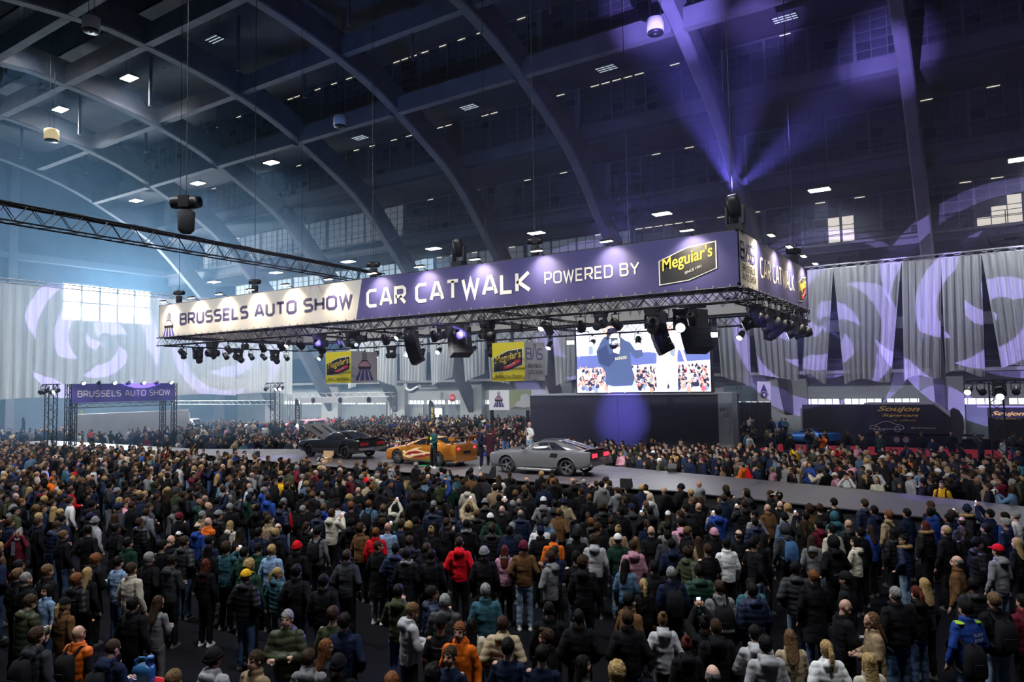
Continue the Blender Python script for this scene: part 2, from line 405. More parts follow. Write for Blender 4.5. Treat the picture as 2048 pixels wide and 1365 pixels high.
# near side and end walls
MB().bb((-100, -17.4, 0), (25, -17, 37)).build('wall_near', mat('wall_grey', (.14, .15, .17), .85, noise=.15, nscale=.4), kind='structure')
MB().bb((24.5, -17, 0), (25, 75, 37)).build('wall_back', MATS['wall_grey'], kind='structure')
we = thing('wall_far', 'tall end wall of dark panels with pilasters and a large bright window', 'wall', kind='structure')
endm = mat('end_wall', (.10, .13, .17), .85, noise=.2, nscale=.4)
wy0, wy1, wz0, wz1 = 44.5, 56.0, 14.2, 18.9
for lo, hi in (((-97.4, -17, 0), (-97, wy0, 37)), ((-97.4, wy1, 0), (-97, 75, 37)), ((-97.4, wy0, 0), (-97, wy1, wz0)), ((-97.4, wy0, wz1), (-97, wy1, 37))):
    MB().bb(lo, hi).build('wall_panel', endm, we)
for y in (-4, 8, 20, 32, 38, 59, 66): MB().bb((-97, y, 0), (-95.8, y+.9, 34)).build('pilaster', mat('pilaster', (.17, .19, .23), .85, noise=.15), we)
for z in (21, 27): MB().bb((-97, -17, z), (-95.9, 75, z+.8)).build('string_course', MATS['pilaster'], we)
wi += 1
W = thing('window_%d' % wi, 'large overexposed daylight window high in the far end wall', 'window', (-97.2, (wy0+wy1)/2, wz0), kind='structure')
fr = MB(); n = 5
for k in range(n+1): fr.box((.1, (wy1-wy0)*(k/n-.5), (wz1-wz0)/2), (.25, .28, wz1-wz0))
for k in range(3): fr.box((.1, 0, (wz1-wz0)*k/2), (.25, wy1-wy0, .22))
fr.build('frame', mull, W)
day = mat('day_glass', (.9, .95, 1), .3, emit=(.80, .92, 1.0), es=16.)
pm = MB().box((0, 0, 0), (.03, (wy1-wy0)/n-.25, (wz1-wz0)/2-.2)).mesh('pane', day)
for k in range(n):
    for r in range(2): obj('pane', pm, W, (.02, (wy1-wy0)*((k+.5)/n-.5), (wz1-wz0)*(.25+.5*r)))
add_light('AREA', 'window_daylight', (-95.5, 50.2, 16.5), 5000, (.72, .88, 1.0), 9, target=(-60, 36, 5))
# high bay lamps in rows under the roof
lamp_on = mat('led_on', (1, 1, 1), .3, emit=(1, .97, .9), es=22.)
lamp_off_glow = mat('led_off_glow', (.6, .65, .7), .3, emit=(.7, .8, .9), es=.35)  # switched-off bars still glow faintly by emission so their lines show
lamp_h = mat('lamp_housing', (.06, .06, .07), .5, .3)
hm = MB().box((0, 0, .07), (1.5, 1.0, .06)).box((-.6, 0, .16), (.08, .6, .14)).box((.6, 0, .16), (.08, .6, .14)).mesh('housing', lamp_h)
def bar_me(m, wd): return MB().box((0, 0, 0), (.30, wd, .035)).mesh('led_bar', m)
bars = {True: bar_me(lamp_on, .24), False: bar_me(lamp_off_glow, .05)}
wire = mat('wire', (.03, .03, .035), .5, .5)
def highbay(p, on, roof, power):
    lab = ('bright white high bay lamp hanging under the roof arches' if on else 'unlit high bay lamp hanging among the dark roof beams')
    o = thing('highbay_lamp', lab, 'lamp', p, group='lit high bay lamps' if on else 'unlit high bay lamps')
    obj('housing', hm, o)
    for a in range(4):
        for b in range(3): obj('led_bar', bars[on], o, ((a-1.5)*.36, (b-1)*.31, .02))
    for sx in (-.5, .5): MB().cyl((sx, 0, .2), (sx, 0, roof-p[2]-.02), .012, 4).build('suspension_wire', wire, o)
    if on:
        l = add_light('SPOT', 'highbay_light', (0, 0, -.05), power, (.93, .96, 1.0), .6, spot=140, blend=.6); l.parent = o
ROW1, ROW2, ROW3, ROW4 = (55.7, 18.75, 24.8), (45.3, 27.1, 33.9), (32.8, 31.9, 33.9), (24.6, 31.8, 36.4)
for k in range(8): highbay((2.3-12.06*k, ROW1[0], ROW1[1]), True, ROW1[2], 2600 if k < 4 else 4200)
for k in range(8): highbay((2.6-12.06*k, ROW2[0], ROW2[1]), k >= 5, ROW2[2], 7500)
for k in range(7): highbay((-.3-12.06*k, ROW3[0], ROW3[1]), k >= 5, ROW3[2], 7500)
for k in (5, 6): highbay((-12.8-12.06*(k-1), ROW4[0], ROW4[1]), True, ROW4[2], 7500)
# the near half of the hall carries the same rows of lamps (above and behind the viewer)
for k in range(5):
    highbay((2.3-12.06*k, 2*YC-ROW2[0], ROW2[1]), True, ROW2[2], 7500)
# drum speakers and other things hung from the roof
white_d = mat('white_plastic', (.55, .55, .55), .5); dk = mat('black_plastic', (.015, .015, .018), .45)
def drum(px, py, z, roof, lab, m):
    p = onz(px, py, z); o = thing('drum_speaker', lab, 'speaker', p)
    MB().lathe([(.2, .0), (.5, .02), (.5, .75), (.42, .8), (.05, .82)], n=16).build('shell', m, o)
    MB().lathe([(.1, -.14), (.46, -.12), (.46, .0), (.3, .02)], n=16).build('grille', dk, o)
    for dx in (-.35, .35): MB().cyl((dx, 0, .78), (dx, 0, roof-p.z-.02), .02, 4).build('suspension_wire', wire, o)
drum(182, 60, 27., 33.9, 'pale drum loudspeaker hung beside the central roof beam', white_d)
drum(1311, 64, 25.5, 33.9, 'pale drum loudspeaker hung high between the right roof arches', white_d)
drum(680, 252, 25.5, 33.9, 'pale drum loudspeaker hung below the middle glazing', white_d)
drum(103, 280, 24., 33.9, 'cream drum loudspeaker on long wires below a lit lamp', mat('cream_plastic_glow', (.75, .6, .35), .5, emit=(1, .8, .4), es=.25))  # warm light on the shell is put into its plastic as a glow
# ================================================================ catwalk stage
SZ = 1.3
near = [(-62, 25.0), (-42, 25.1), (-36.5, 25.25), (-34.1, 25.5), (-34.1, 24.75), (-25, 24.1), (-10.9, 23.75), (-9.2, 23.9), (-3.5, 22.8), (2, 21.6), (8, 20.0)]
far = [(10, 21.8), (4, 24.2), (.6, 25.44), (-4.2, 27.15), (-11.2, 28.9), (-15, 29.9), (-18, 31.0), (-34, 31.0), (-35.8, 30.1), (-42, 27.6), (-62, 27.6)]
poly = near+far
def deck_mat():
    m = mat('stage_deck', (.066, .058, .068), .38, noise=.18, nscale=1.3, spec=.4)
    return m
st = thing('catwalk_stage', 'long grey catwalk stage with black skirt carrying three cars', 'stage', (0, 0, 0))
MB().prism([(x, y, SZ-.08) for x, y in poly], (0, 0, .08)).build('deck', deck_mat(), st)
c = [sum(p[0] for p in poly)/len(poly), 27]
ins = [(x, y+(.06 if i < len(near) else -.06)) for i, (x, y) in enumerate(poly)]
MB().prism([(x, y, .0) for x, y in ins], (0, 0, SZ-.082)).build('skirt', mat('black_skirt', (.010, .010, .013), .85, noise=.3, nscale=2.), st)
e = MB()
for a, b in zip(poly, poly[1:]+poly[:1]): e.cyl((*a, SZ-.03), (*b, SZ-.03), .035, 4)
e.build('edge_trim', mat('black_trim', (.015, .015, .018), .5), st)
s = MB()   # faint joints between the deck plates
for k in range(-34, -10, 2): s.box((k, 27.5, SZ+.0005), (.02, 6.6, .003))
for k in (26, 28, 30): s.box((-22.5, k, SZ+.0005), (23, .02, .003))
s.build('plate_joint', mat('joint', (.05, .045, .05), .7), st)
# crowd barriers along the left arm of the catwalk
bar = mat('pale_rail', (.5, .5, .52), .4, .3)
b = thing('crowd_barrier', 'low pale crowd rail along the far arm of the catwalk', 'barrier', (-43.2, 24.4, 0))
MB().cyl((-8, 0, 1.05), (8, 0, 1.05), .04, 6).build('top_rail', bar, b)
for k in range(9): MB().cyl((-8+2*k, 0, 0), (-8+2*k, 0, 1.05), .03, 6).build('post', bar, b)
# ================================================================ lighting rig
black_al = mat('black_aluminium', (.022, .022, .026), .42, .5)
silver_al = mat('silver_aluminium', (.55, .56, .58), .35, .8)
def truss(name, p0, p1, w=.42, h=.42, m=None, label=None, group=None, cat='truss', parent=None, step=.42, rc=.028):
    p0, p1 = Vector(p0), Vector(p1); d = (p1-p0); L = d.length; d.normalize(); m = m or black_al
    up = Vector((0, 0, 1)) if abs(d.z) < .9 else Vector((1, 0, 0)); sd = d.cross(up).normalized(); up = sd.cross(d)
    o = thing(name, label, cat, p0, group=group) if parent is None else parent
    base = Vector((0, 0, 0)) if parent is None else p0
    cs = [sd*(a*w/2)+up*(b2*h/2) for a, b2 in ((-1, -1), (1, -1), (1, 1), (-1, 1))]
    for c4 in cs: MB().cyl(base+c4, base+c4+d*L, rc, 6).build('chord', m, o)
    n = max(2, int(L/step)); br = MB()
    for f in range(4):
        a, b2 = cs[f], cs[(f+1) % 4]
        for i in range(n):
            q0 = base+d*(L*i/n)+(a if i % 2 == 0 else b2); q1 = base+d*(L*(i+1)/n)+(b2 if i % 2 == 0 else a)
            br.cyl(q0, q1, rc*.5, 4, caps=False)
    br.build('lacing', m, o)
    return o
BX0, BX1, BY0, BY1, BZ0, BZ1 = -37.3, -6.2, 22.0, 31.9, 7.9, 9.6
tz = 7.64; G = 'black truss runs of the rig over the stage'
truss('lighting_truss', (BX0, BY0+.1, tz), (BX1, BY0+.1, tz), label='long black truss under the front banner face', group=G)
truss('lighting_truss', (BX0, BY1, tz), (BX1, BY1, tz), label='long black truss under the back banner face', group=G)
truss('lighting_truss', (BX0+.1, BY0+.4, tz), (BX0+.1, BY1-.4, tz), label='short black truss under the left banner end', group=G)
truss('lighting_truss', (BX1-.1, BY0+.4, tz), (BX1-.1, BY1-.4, tz), label='short black truss under the right banner end', group=G)
truss('lighting_truss', (BX0+.4, 27, tz+.55), (BX1-.4, 27, tz+.55), label='long black truss along the middle of the rig', group=G)
for x in (-27., -16.5): truss('lighting_truss', (x, BY0+.4, tz+.1), (x, BY1-.4, tz+.1), label='black cross truss spanning the rig over the cars', group=G)
truss('lighting_truss', (-24.0, -2, 10.5), (-25.75, 27, 10.5), .5, .55, label='long dark truss reaching from the side to the banner top', group=G)
cb_ = MB(); cb_.tube([(-24.0+(-1.75)*t, -2+29*t, 10.82-.12*math.sin(t*40)**2*.5) for t in np.linspace(0, 1, 60)], .07, 6); cb_.build('cable_bundle', mat('cable', (.01, .01, .012), .8), label='thick black cable bundle lying on the long dark truss', cat='cable')
# rectangular white truss high on the left carrying the end curtain, and along the side
truss('curtain_truss', (-61.8, 8, 13.55), (-61.8, 52, 13.55), .3, .3, silver_al, 'pale truss carrying the sheer end curtain', 'curtain trusses')
truss('curtain_truss', (-62, 59.2, 13.6), (14, 59.2, 13.6), .3, .3, silver_al, 'pale truss carrying the sheer side curtains', 'curtain trusses', step=.8)
# ---- lamps of the rig
lens_on = mat('lens_on', (1, 1, 1), .2, emit=(.95, .97, 1.0), es=9.)
lens_bl = mat('lens_blue', (.7, .8, 1), .2, emit=(.45, .55, 1.0), es=12.)
lens_off = mat('lens_off', (.03, .035, .05), .1)
def par_parts():
    y = MB().cyl((-.16, 0, -.05), (.16, 0, -.05), .018, 6).cyl((-.16, 0, -.05), (-.16, 0, -.36), .016, 6).cyl((.16, 0, -.05), (.16, 0, -.36), .016, 6).box((0, 0, 0), (.07, .07, .12)).mesh('yoke', black_al)
    can = MB().lathe([(.06, -.20), (.12, -.17), (.145, -.05), (.145, .20), (.16, .21), (.16, .24), (.13, .24)], n=12).mesh('can', dk)
    ln = [MB().lathe([(.02, .235), (.128, .236), (.128, .225)], n=12).mesh('lens', m) for m in (lens_off, lens_on, lens_bl)]
    return y, can, ln
def mh_parts():
    base = MB().box((0, 0, -.1), (.48, .34, .2)).box((-.2, 0, -.02), (.12, .38, .10)).box((.2, 0, -.02), (.12, .38, .10)).mesh('base', dk)
    arm = MB().prism([(-.26, -.09, -.2), (-.26, .09, -.2), (-.26, .11, -.45), (-.26, .06, -.62), (-.26, -.06, -.62), (-.26, -.11, -.45)], (.09, 0, 0)).mesh('yoke_arm', dk)
    hd = MB().lathe([(.10, -.34), (.19, -.30), (.2, -.1), (.17, .0), (.165, .22), (.18, .26), (.18, .36), (.15, .36)], n=14).mesh('head', dk)
    ln = [MB().lathe([(.02, .365), (.15, .366), (.15, .35)], n=14).mesh('lens', m) for m in (lens_off, lens_on, lens_bl)]
    return base, arm, hd, ln
PY, PC, PL = par_parts(); MBs, MA, MH, ML = mh_parts()
flood_b = MB().box((0, 0, -.3), (.42, .2, .28)).box((-.23, 0, -.2), (.02, .06, .34)).box((.23, 0, -.2), (.02, .06, .34)).mesh('housing', dk)
flood_l = [MB().box((0, -.105, -.31), (.36, .012, .2)).mesh('lens', m) for m in (lens_off, lens_on, lens_bl)]
ONW = ('unlit', 'white lit', 'blue lit')
def fixture(kind, p, az, tilt, on, where, up=False):
    """az: heading of the beam (deg, 0=+Y ccw), tilt: degrees below horizontal"""
    R = Euler((math.radians(-90-tilt)+0, 0, math.radians(az)), 'XYZ')
    zc = {'par': -.36, 'mh': -.5}.get(kind, 0)
    if kind == 'par':
        o = thing('par_can', '%s black par can hanging %s' % (ONW[on], where), 'stage light', p, (0, 0, math.radians(az)), group='par cans '+where)
        obj('yoke', PY, o)
        c2 = obj('can', PC, o, (0, 0, zc), (math.radians(-90-tilt), 0, 0)); obj('lens', PL[on], c2)
    elif kind == 'mh':
        o = thing('moving_head', '%s black moving head light %s' % (ONW[on], where), 'stage light', p, (math.pi if up else 0, 0, math.radians(az)), group='moving heads '+where)
        obj('base', MBs, o); obj('yoke_arm', MA, o); obj('yoke_arm', MA, o, (.43, 0, 0))
        c2 = obj('head', MH, o, (0, 0, zc), (math.radians(-90-tilt), 0, 0)); obj('lens', ML[on], c2)
    else:
        o = thing('flood_light', '%s rectangular flood light hanging %s' % (ONW[on], where), 'stage light', p, (0, 0, math.radians(az+180)), group='flood lights '+where)
        obj('housing', flood_b, o); obj('lens', flood_l[on], o)
    return o
rr = random.Random(3)
def run(a, b, n, where, az, pattern):
    a, b = Vector(a), Vector(b)
    for i in range(n):
        p = a.lerp(b, (i+.5)/n); k, on = pattern[i % len(pattern)]
        fixture(k, p, az+rr.uniform(-25, 25), rr.uniform(25, 60) if k != 'mh' else rr.uniform(-5, 50), on, where)
zb = tz-.21
run((BX0+1, BY0+.3, zb-.04), (BX1-1, BY0+.3, zb-.04), 22, 'under the front truss', 0, [('par', 0), ('par', 0), ('mh', 0), ('par', 0), ('flood', 0), ('par', 0)])
run((BX0+1, BY1, zb-.04), (BX1-1, BY1, zb-.04), 24, 'under the back truss', 180, [('par', 1), ('par', 0), ('par', 1), ('flood', 1), ('par', 1), ('mh', 0)])
run((BX0, BY0+1, zb-.04), (BX0, BY1-1, zb-.04), 9, 'under the left end truss', 270, [('par', 0), ('mh', 0), ('par', 0)])
run((BX1, BY0+.8, zb-.04), (BX1, BY1-.6, zb-.04), 7, 'under the right end truss', 90, [('mh', 0), ('par', 1), ('mh', 2)])
run((BX0+3, 27, zb+.51), (BX1-3, 27, zb+.51), 9, 'under the middle truss', 180, [('par', 1), ('mh', 0), ('par', 0)])
HOT = {}
for key, px, py, Y, az, tl, on in (('left', 705, 681, 22.3, 75, -8, 2), ('mid', 975, 664, 22.3, 80, -12, 2), ('right', 1362, 636, 22.9, 195, 20, 1), ('corner', 1508, 632, 23.9, -60, 0, 2)):
    p = ony(px, py, Y); p.z = zb-.04; HOT[key] = fixture('mh', p, az, tl, on, 'shining from the rig %s' % key)
# moving heads standing on top of the banner box, one throwing the tall violet beams
tower_l = []
for px, py, lab in ((918, 512, 'beside the middle of the banner top'), (1470, 440, 'on the right banner corner')):
    p = ony(px, py, 22.4); p.z = BZ1+.02
    o = thing('top_moving_head', 'black moving head light standing upright %s' % lab, 'stage light', p)
    MB().box((0, 0, .12), (.5, .4, .24)).build('base', dk, o)
    for sx in (-1, 1): MB().prism([(sx*.26-.04, -.1, .24), (sx*.26-.04, .1, .24), (sx*.26-.04, .07, .85), (sx*.26-.04, -.07, .85)], (.08, 0, 0)).build('yoke_arm', dk, o)
    h = MB().lathe([(.12, -.3), (.2, -.25), (.2, .25), (.17, .42), (.12, .42)], n=14).build('head', dk, o, loc=(0, 0, .75), rot=(math.radians(12), math.radians(-8), 0))
    MB().lathe([(.02, .425), (.13, .426), (.13, .41)], n=14).build('lens', lens_bl if px > 1000 else lens_off, h)
    tower_l.append(p)
# hoists with chains holding the rig
def hoist(p, top, lab, sc=1., grp=None):
    o = thing('chain_hoist', lab, 'hoist', p, (0, 0, YAW), group=grp)
    MB().lathe([(.12, -.28), (.13, -.2), (.13, .2), (.10, .28)], n=12, M=Matrix.Rotation(math.pi/2, 3, 'Y')@Matrix.Scale(sc, 3)).build('motor', dk, o, loc=(0, 0, .62*sc))
    MB().box((0, 0, .62*sc), (.2*sc, .3*sc, .22*sc)).build('gearbox', dk, o)
    MB().lathe([(.09*sc, 0), (.15*sc, .06*sc), (.17*sc, .42*sc), (.12*sc, .46*sc)], n=12).build('chain_bag', mat('bag_black', (.02, .02, .022), .9), o)
    ch = MB(); z = .7*sc
    ch.cyl((0, 0, z), (0, 0, top-p[2]), .016, 5)
    ch.build('chain', steel_d, o)
hp = onz(372, 470, 10.8); hoist((hp.x, hp.y, 10.85), 33.8, 'large chain hoist on the long dark truss', 1.9)
for i, x in enumerate((-36.9, -30.4, -22.3, -14, -6.6)):
    hoist((x, BY0+.9, 9.75), 30., 'chain hoist above the front banner edge', 1., 'chain hoists over the front banner')
    hoist((x, BY1-.5, 9.75), 29., 'chain hoist above the back banner edge', 1., 'chain hoists over the back banner')
# ================================================================ banner box
cream = mat('banner_cream', (.56, .53, .50), .75, noise=.05, nscale=.6, bump=.05)
violet = mat('banner_violet', (.045, .042, .165), .7, noise=.06, nscale=.6, bump=.05)
navy = mat('print_navy', (.035, .03, .10), .7); white_p = mat('print_white', (.80, .76, .70), .7)
yel = mat('print_yellow', (.85, .62, .08), .6); red_p = mat('print_red', (.65, .03, .05), .6); blk = mat('print_black', (.012, .012, .016), .6)
pink = mat('print_pink', (.72, .38, .52), .6); vio_l = mat('print_violet', (.10, .09, .38), .6); yellow_b = mat('print_yellow_field', (.80, .68, .02), .6)
grey_p = mat('print_grey', (.25, .24, .28), .7)
ban = thing('hanging_banner', 'large four sided cream and violet fabric banner hanging over the stage', 'banner', (0, 0, 0))
xd_t, xd_b = -22.09, -22.45
def quad(pts, name, m, parent, th=None):
    return MB().add([Vector(p) for p in pts], [(0, 1, 2, 3)]).build(name, m, parent)
def panel(pts, n, name, m, parent, th=.03):
    return MB().prism(pts, Vector(n)*th).build(name, m, parent)
panel([(BX0, BY0, BZ0), (xd_b, BY0, BZ0), (xd_t, BY0, BZ1), (BX0, BY0, BZ1)], (0, 1, 0), 'front_cloth', cream, ban)
panel([(xd_b, BY0, BZ0), (BX1, BY0, BZ0), (BX1, BY0, BZ1), (xd_t, BY0, BZ1)], (0, 1, 0), 'front_cloth', violet, ban)
ye = 24.05
panel([(BX1, BY0, BZ0), (BX1, ye, BZ0), (BX1, ye, BZ1), (BX1, BY0, BZ1)], (-1, 0, 0), 'end_cloth', cream, ban)
panel([(BX1, ye, BZ0), (BX1, BY1, BZ0), (BX1, BY1, BZ1), (BX1, ye, BZ1)], (-1, 0, 0), 'end_cloth', violet, ban)
panel([(BX0, BY0, BZ0), (BX0, BY1, BZ0), (BX0, BY1, BZ1), (BX0, BY0, BZ1)], (1, 0, 0), 'end_cloth', cream, ban)
panel([(BX0, BY1, BZ0), (BX1, BY1, BZ0), (BX1, BY1, BZ1), (BX0, BY1, BZ1)], (0, -1, 0), 'back_cloth', cream, ban)
fr = MB()
for z in (BZ0+.05, BZ1):
    for a, b2 in (((BX0, BY0+.05), (BX1, BY0+.05)), ((BX1-.05, BY0), (BX1-.05, BY1)), ((BX0, BY1-.05), (BX1, BY1-.05)), ((BX0+.05, BY0), (BX0+.05, BY1))): fr.cyl((*a, z), (*b2, z), .045, 6)
fr.build('frame', black_al, ban)
cl = MB()   # spring clips along the lower hem
for k in range(60): cl.box((BX0+.3+k*(BX1-BX0-.6)/59, BY0-.03, BZ0+.02), (.05, .03, .09))
for k in range(20): cl.box((BX1+.03, BY0+.3+k*.49, BZ0+.02), (.03, .05, .09))
cl.build('hem_clip', silver_al, ban)
F = BY0-.012; UX, UZ = Vector((1, 0, 0)), Vector((0, 0, 1))
lettered('BRUSSELS AUTO SHOW', (-35.3, F, 8.42), UX, UZ, .66, .23, navy, ban, width=12.65)
lettered('CAR CATWALK', (-21.75, F, 8.33), UX, UZ, .82, .21, white_p, ban, width=8.1)
lettered('POWERED BY', (-13.05, F, 8.54), UX, UZ, .46, .17, white_p, ban, width=3.6)
def brand_plaque(O, U, V, wd, ht, parent, eps, field=None):
    """six sided dark plaque with pale rim, yellow script, red ribbon and a white star; O lower left"""
    O, U, V = Vector(O), Vector(U), Vector(V); n = U.cross(V)
    P = lambda x, y, e=0.: O+U*(x*wd)+V*(y*ht)+n*(eps*e)
    out = [(0, 0), (.52, .06), (1, .30), (1, 1), (.5, .92), (0, .64)]
    MB().add([P(x, y, 1) for x, y in out], [tuple(range(6))]).build('plaque_rim', white_p, parent)
    c0 = (.5, .49); MB().add([P(c0[0]+(x-c0[0])*.955, c0[1]+(y-c0[1])*.93, 2) for x, y in out], [tuple(range(6))]).build('plaque', blk, parent)
    MB().add([P(x, y, 3) for x, y in ((.3, .13), (.52, .17), (.8, .36), (.93, .44), (.88, .5), (.93, .57), (.78, .52), (.54, .31), (.34, .26), (.38, .2))], [tuple(range(10))]).build('ribbon', red_p, parent)
    Ud = (U*wd+V*ht*.30).normalized()
    font_text("Meguiar's", P(.07, .26, 4), Ud, V, ht*.44, width=wd*.88, bold=.012).build('lettering', yel, parent)
    font_text('SINCE 1901', P(.46, .22, 5), (U*wd+V*ht*.52).normalized(), V, ht*.07, width=wd*.3).build('lettering', white_p, parent)
    sx, sy = .60, .79; star = []
    for k in range(16):
        r = (.10 if k % 4 == 0 else .06 if k % 2 == 0 else .014); a = k*math.pi/8; star.append(P(sx+r*math.cos(a)*ht/wd, sy+r*math.sin(a), 4))
    MB().add(star+[P(sx, sy, 4)], [(k, (k+1) % 16, 16) for k in range(16)]).build('star', white_p, parent)
brand_plaque((-8.78, F, 8.12), UX, UZ, 1.9, 1.24, ban, .006)
def emblem(O, U, V, s, parent, eps=.006):
    """front view of a low pink car on a striped violet road, bars rising behind"""
    O, U, V = Vector(O), Vector(U), Vector(V); n = U.cross(V)
    P = lambda x, y, e=1: O+U*(x*s)+V*(y*s)+n*(eps*e)
    A = lambda pts, nm, m, e=1: MB().add([P(x, y, e) for x, y in pts], [tuple(range(len(pts)))]).build(nm, m, parent)
    A([(-.52, -.5), (.52, -.5), (.26, -.05), (-.26, -.05)], 'emblem_road', vio_l)
    for x in (-.2, 0, .2): A([(x*1.5-.035, -.5), (x*1.5+.035, -.5), (x*.8+.02, -.05), (x*.8-.02, -.05)], 'emblem_stripe', white_p, 2)
    for x in (-.12, -.06, 0, .06, .12): A([(x-.014, .3), (x+.014, .3), (x+.014, .72-abs(x)), (x-.014, .72-abs(x))], 'emblem_bar', navy)
    A([(-.33, -.06), (.33, -.06), (.36, .05), (.35, .16), (.25, .20), (.17, .31), (-.17, .31), (-.25, .20), (-.35, .16), (-.36, .05)], 'emblem_car', blk, 2)
    A([(-.31, .06), (.31, .06), (.33, .14), (.22, .185), (.14, .27), (-.14, .27), (-.22, .185), (-.33, .14)], 'emblem_bonnet', pink, 3)
emblem((-36.35, F, 8.42), UX, UZ, 1.12, ban)
UY = Vector((0, 1, 0)); E1 = BX1+.012
stroke_text('BS', (E1, 22.12, 8.76), UY, UZ, .55, .15, gap=.72).build('lettering', vio_l, ban)
MB().add([(E1, y, z) for y, z in ((22.62, 8.72), (22.73, 8.72), (22.98, 9.36), (23.04, 9.36), (22.86, 9.5), (22.94, 9.5))], [(0, 1, 3, 2)]).build('lettering', vio_l, ban)
def bas(O, U, V, h, parent, m, name='lettering'):
    O, U, V = Vector(O), Vector(U), Vector(V)
    mb = stroke_text('B', O, U, V, h, .15); stroke_text('S', O+U*h*1.75, U, V, h, .15, mb=mb)
    ribbon(mb, [(.92, -.02), (1.26, 1.28), (1.36, 1.28), (1.70, -.02)], .12, lambda x, y: O+U*x*h+V*y*h)
    return mb.build(name, m, parent)
for o_ in list(ban.children)[-2:]: bpy.data.objects.remove(o_)
bas((E1, 22.16, 8.72), UY, UZ, .62, ban, vio_l)
stroke_text('BRUSSELS', (E1, 22.35, 8.40), UY, UZ, .22, .18, width=1.35).build('lettering', blk, ban)
lettered('AUTO SHOW', (E1, 22.3, 8.12), UY, UZ, .22, .18, blk, ban, width=1.5)
lettered('CAR CATWALK', (E1, 24.4, 8.40), UY, UZ, .72, .17, white_p, ban, width=4.9)
brand_plaque((E1, 30.0, 8.1), UY, UZ, 1.45, 1.15, ban, .006)
# the print of the back cloth shows through on its inner side, mirrored
lettered('CAR CATWALK BRUSSELS AUTO SHOW', (BX1-1.0, BY1-.045, 8.25), -UX, UZ, .95, .18, grey_p, ban, width=27)
# small flood lamps on the banner edge, each with its own warm pool of light
lampw = mat('banner_lamp_led', (1, .95, .8), .3, emit=(1, .86, .62), es=30.)
arm_me = MB().cyl((0, 0, 0), (0, -.45, .14), .02, 5).mesh('arm', black_al)
hd_me = MB().box((0, -.5, .12), (.42, .16, .07)).mesh('head', dk); led_me = MB().box((0, -.5, .08), (.40, .15, .012)).mesh('led', lampw)
def banner_lamp(p, rz):
    o = thing('banner_flood_lamp', 'small lit flood lamp on an arm above the banner edge', 'lamp', p, (0, 0, rz), group='flood lamps along the banner edge')
    obj('arm', arm_me, o); obj('head', hd_me, o); obj('led', led_me, o)
    l = add_light('SPOT', 'banner_light', (0, -.48, .06), 260, (1, .85, .62), .08, target=(0, -.08, -.7), spot=122, blend=1.); l.parent = o
for x in (-36.1, -33.6, -31.3, -28.9, -26.4, -23.6, -21.0, -18.47, -15.78, -13.08, -10.38, -7.63): banner_lamp((x, BY0, BZ1), 0)
for y in (23.95, 26.45, 28.8, 31.0): banner_lamp((BX1, y, BZ1), math.pi/2)
# line arrays hanging under the rig
arr_g = mat('speaker_grille', (.018, .018, .02), .7)
def line_array(p, rz, n, lab, curve=5.):
    o = thing('line_array_speaker', lab, 'speaker', p, (0, 0, rz)); q = Vector((0, 0, 0)); a = 0.
    MB().box((0, 0, .08), (.8, .5, .1)).build('fly_bar', black_al, o)
    for i in range(n):
        R = Matrix.Rotation(a, 3, 'X')
        c2 = MB().prism([(-.45, -.26, -.11), (-.45, .24, -.14), (-.45, .24, .14), (-.45, -.26, .11)], (.9, 0, 0)).build('cabinet', arr_g, o, loc=q+R@Vector((0, 0, -.14)))
        c2.rotation_euler = R.to_euler()
        MB().box((0, .25, 0), (.84, .02, .2)).build('grille', dk, c2)
        q = q+R@Vector((0, .0, -.252)); a -= math.radians(curve)
for px, py, rz, n, lab in ((822, 648, 120, 6, 'violet lit line array speaker hanging by the middle truss tower'), (918, 660, 60, 5, 'angled line array speaker hanging over the stage middle'), (1312, 604, 120, 6, 'tall black line array speaker hanging before the video screen'), (1385, 612, 60, 6, 'curved line array speaker with a violet glare beside the screen')):
    p = ony(px, py, 24.5); line_array((p.x, p.y, 7.55), math.radians(rz), n, lab)
# ================================================================ hanging cube signs
def cube_sign(x0, x1, y, z0, z1, right, lab):
    d = x1-x0; o = thing('cube_sign', lab, 'sign', (0, 0, 0))
    MB().bb((x0, y, z0), (x1, y+d, z1)).build('box', mat('sign_white', (.62, .60, .60), .7), o)
    panel([(x0, y-.004, z0), (x1, y-.004, z0), (x1, y-.004, z1), (x0, y-.004, z1)], (0, 1, 0), 'front_face', yellow_b, o, .003)
    brand_plaque((x0+.08, y-.012, z0+.42), UX, UZ, d-.16, (z1-z0)*.62, o, .005)
    font_text('Reflect Your Passion', (x0+.18, y-.012, z0+.16), UX, UZ, .17, width=d-.36, shear=.25).build('lettering', blk, o)
    if right == 'emblem': emblem((x1+.006, y+d/2, z0+.85), UY, UZ, d*.68, o)
    else:
        bas((x1+.006, y+.16, z0+1.02), UY, UZ, .60, o, vio_l)
        stroke_text('BRUSSELS', (x1+.006, y+.32, z0+.62), UY, UZ, .22, .18, width=d-.7).build('lettering', blk, o)
        lettered('AUTO SHOW', (x1+.006, y+.22, z0+.32), UY, UZ, .22, .18, blk, o, width=d-.45)
    for x in (x0+.2, x1-.2): MB().cyl((x, y+d/2, z1), (x, y+d/2, 7.4), .012, 4).build('suspension_wire', wire, o)
cube_sign(-32.5, -30.4, 29.4, 5.3, 7.1, 'emblem', 'yellow and white cube sign with pink car emblem hanging over the black car')
cube_sign(-20.65, -18.75, 29.5, 5.2, 7.1, 'bas', 'yellow and white cube sign with violet letters hanging left of the video screen')
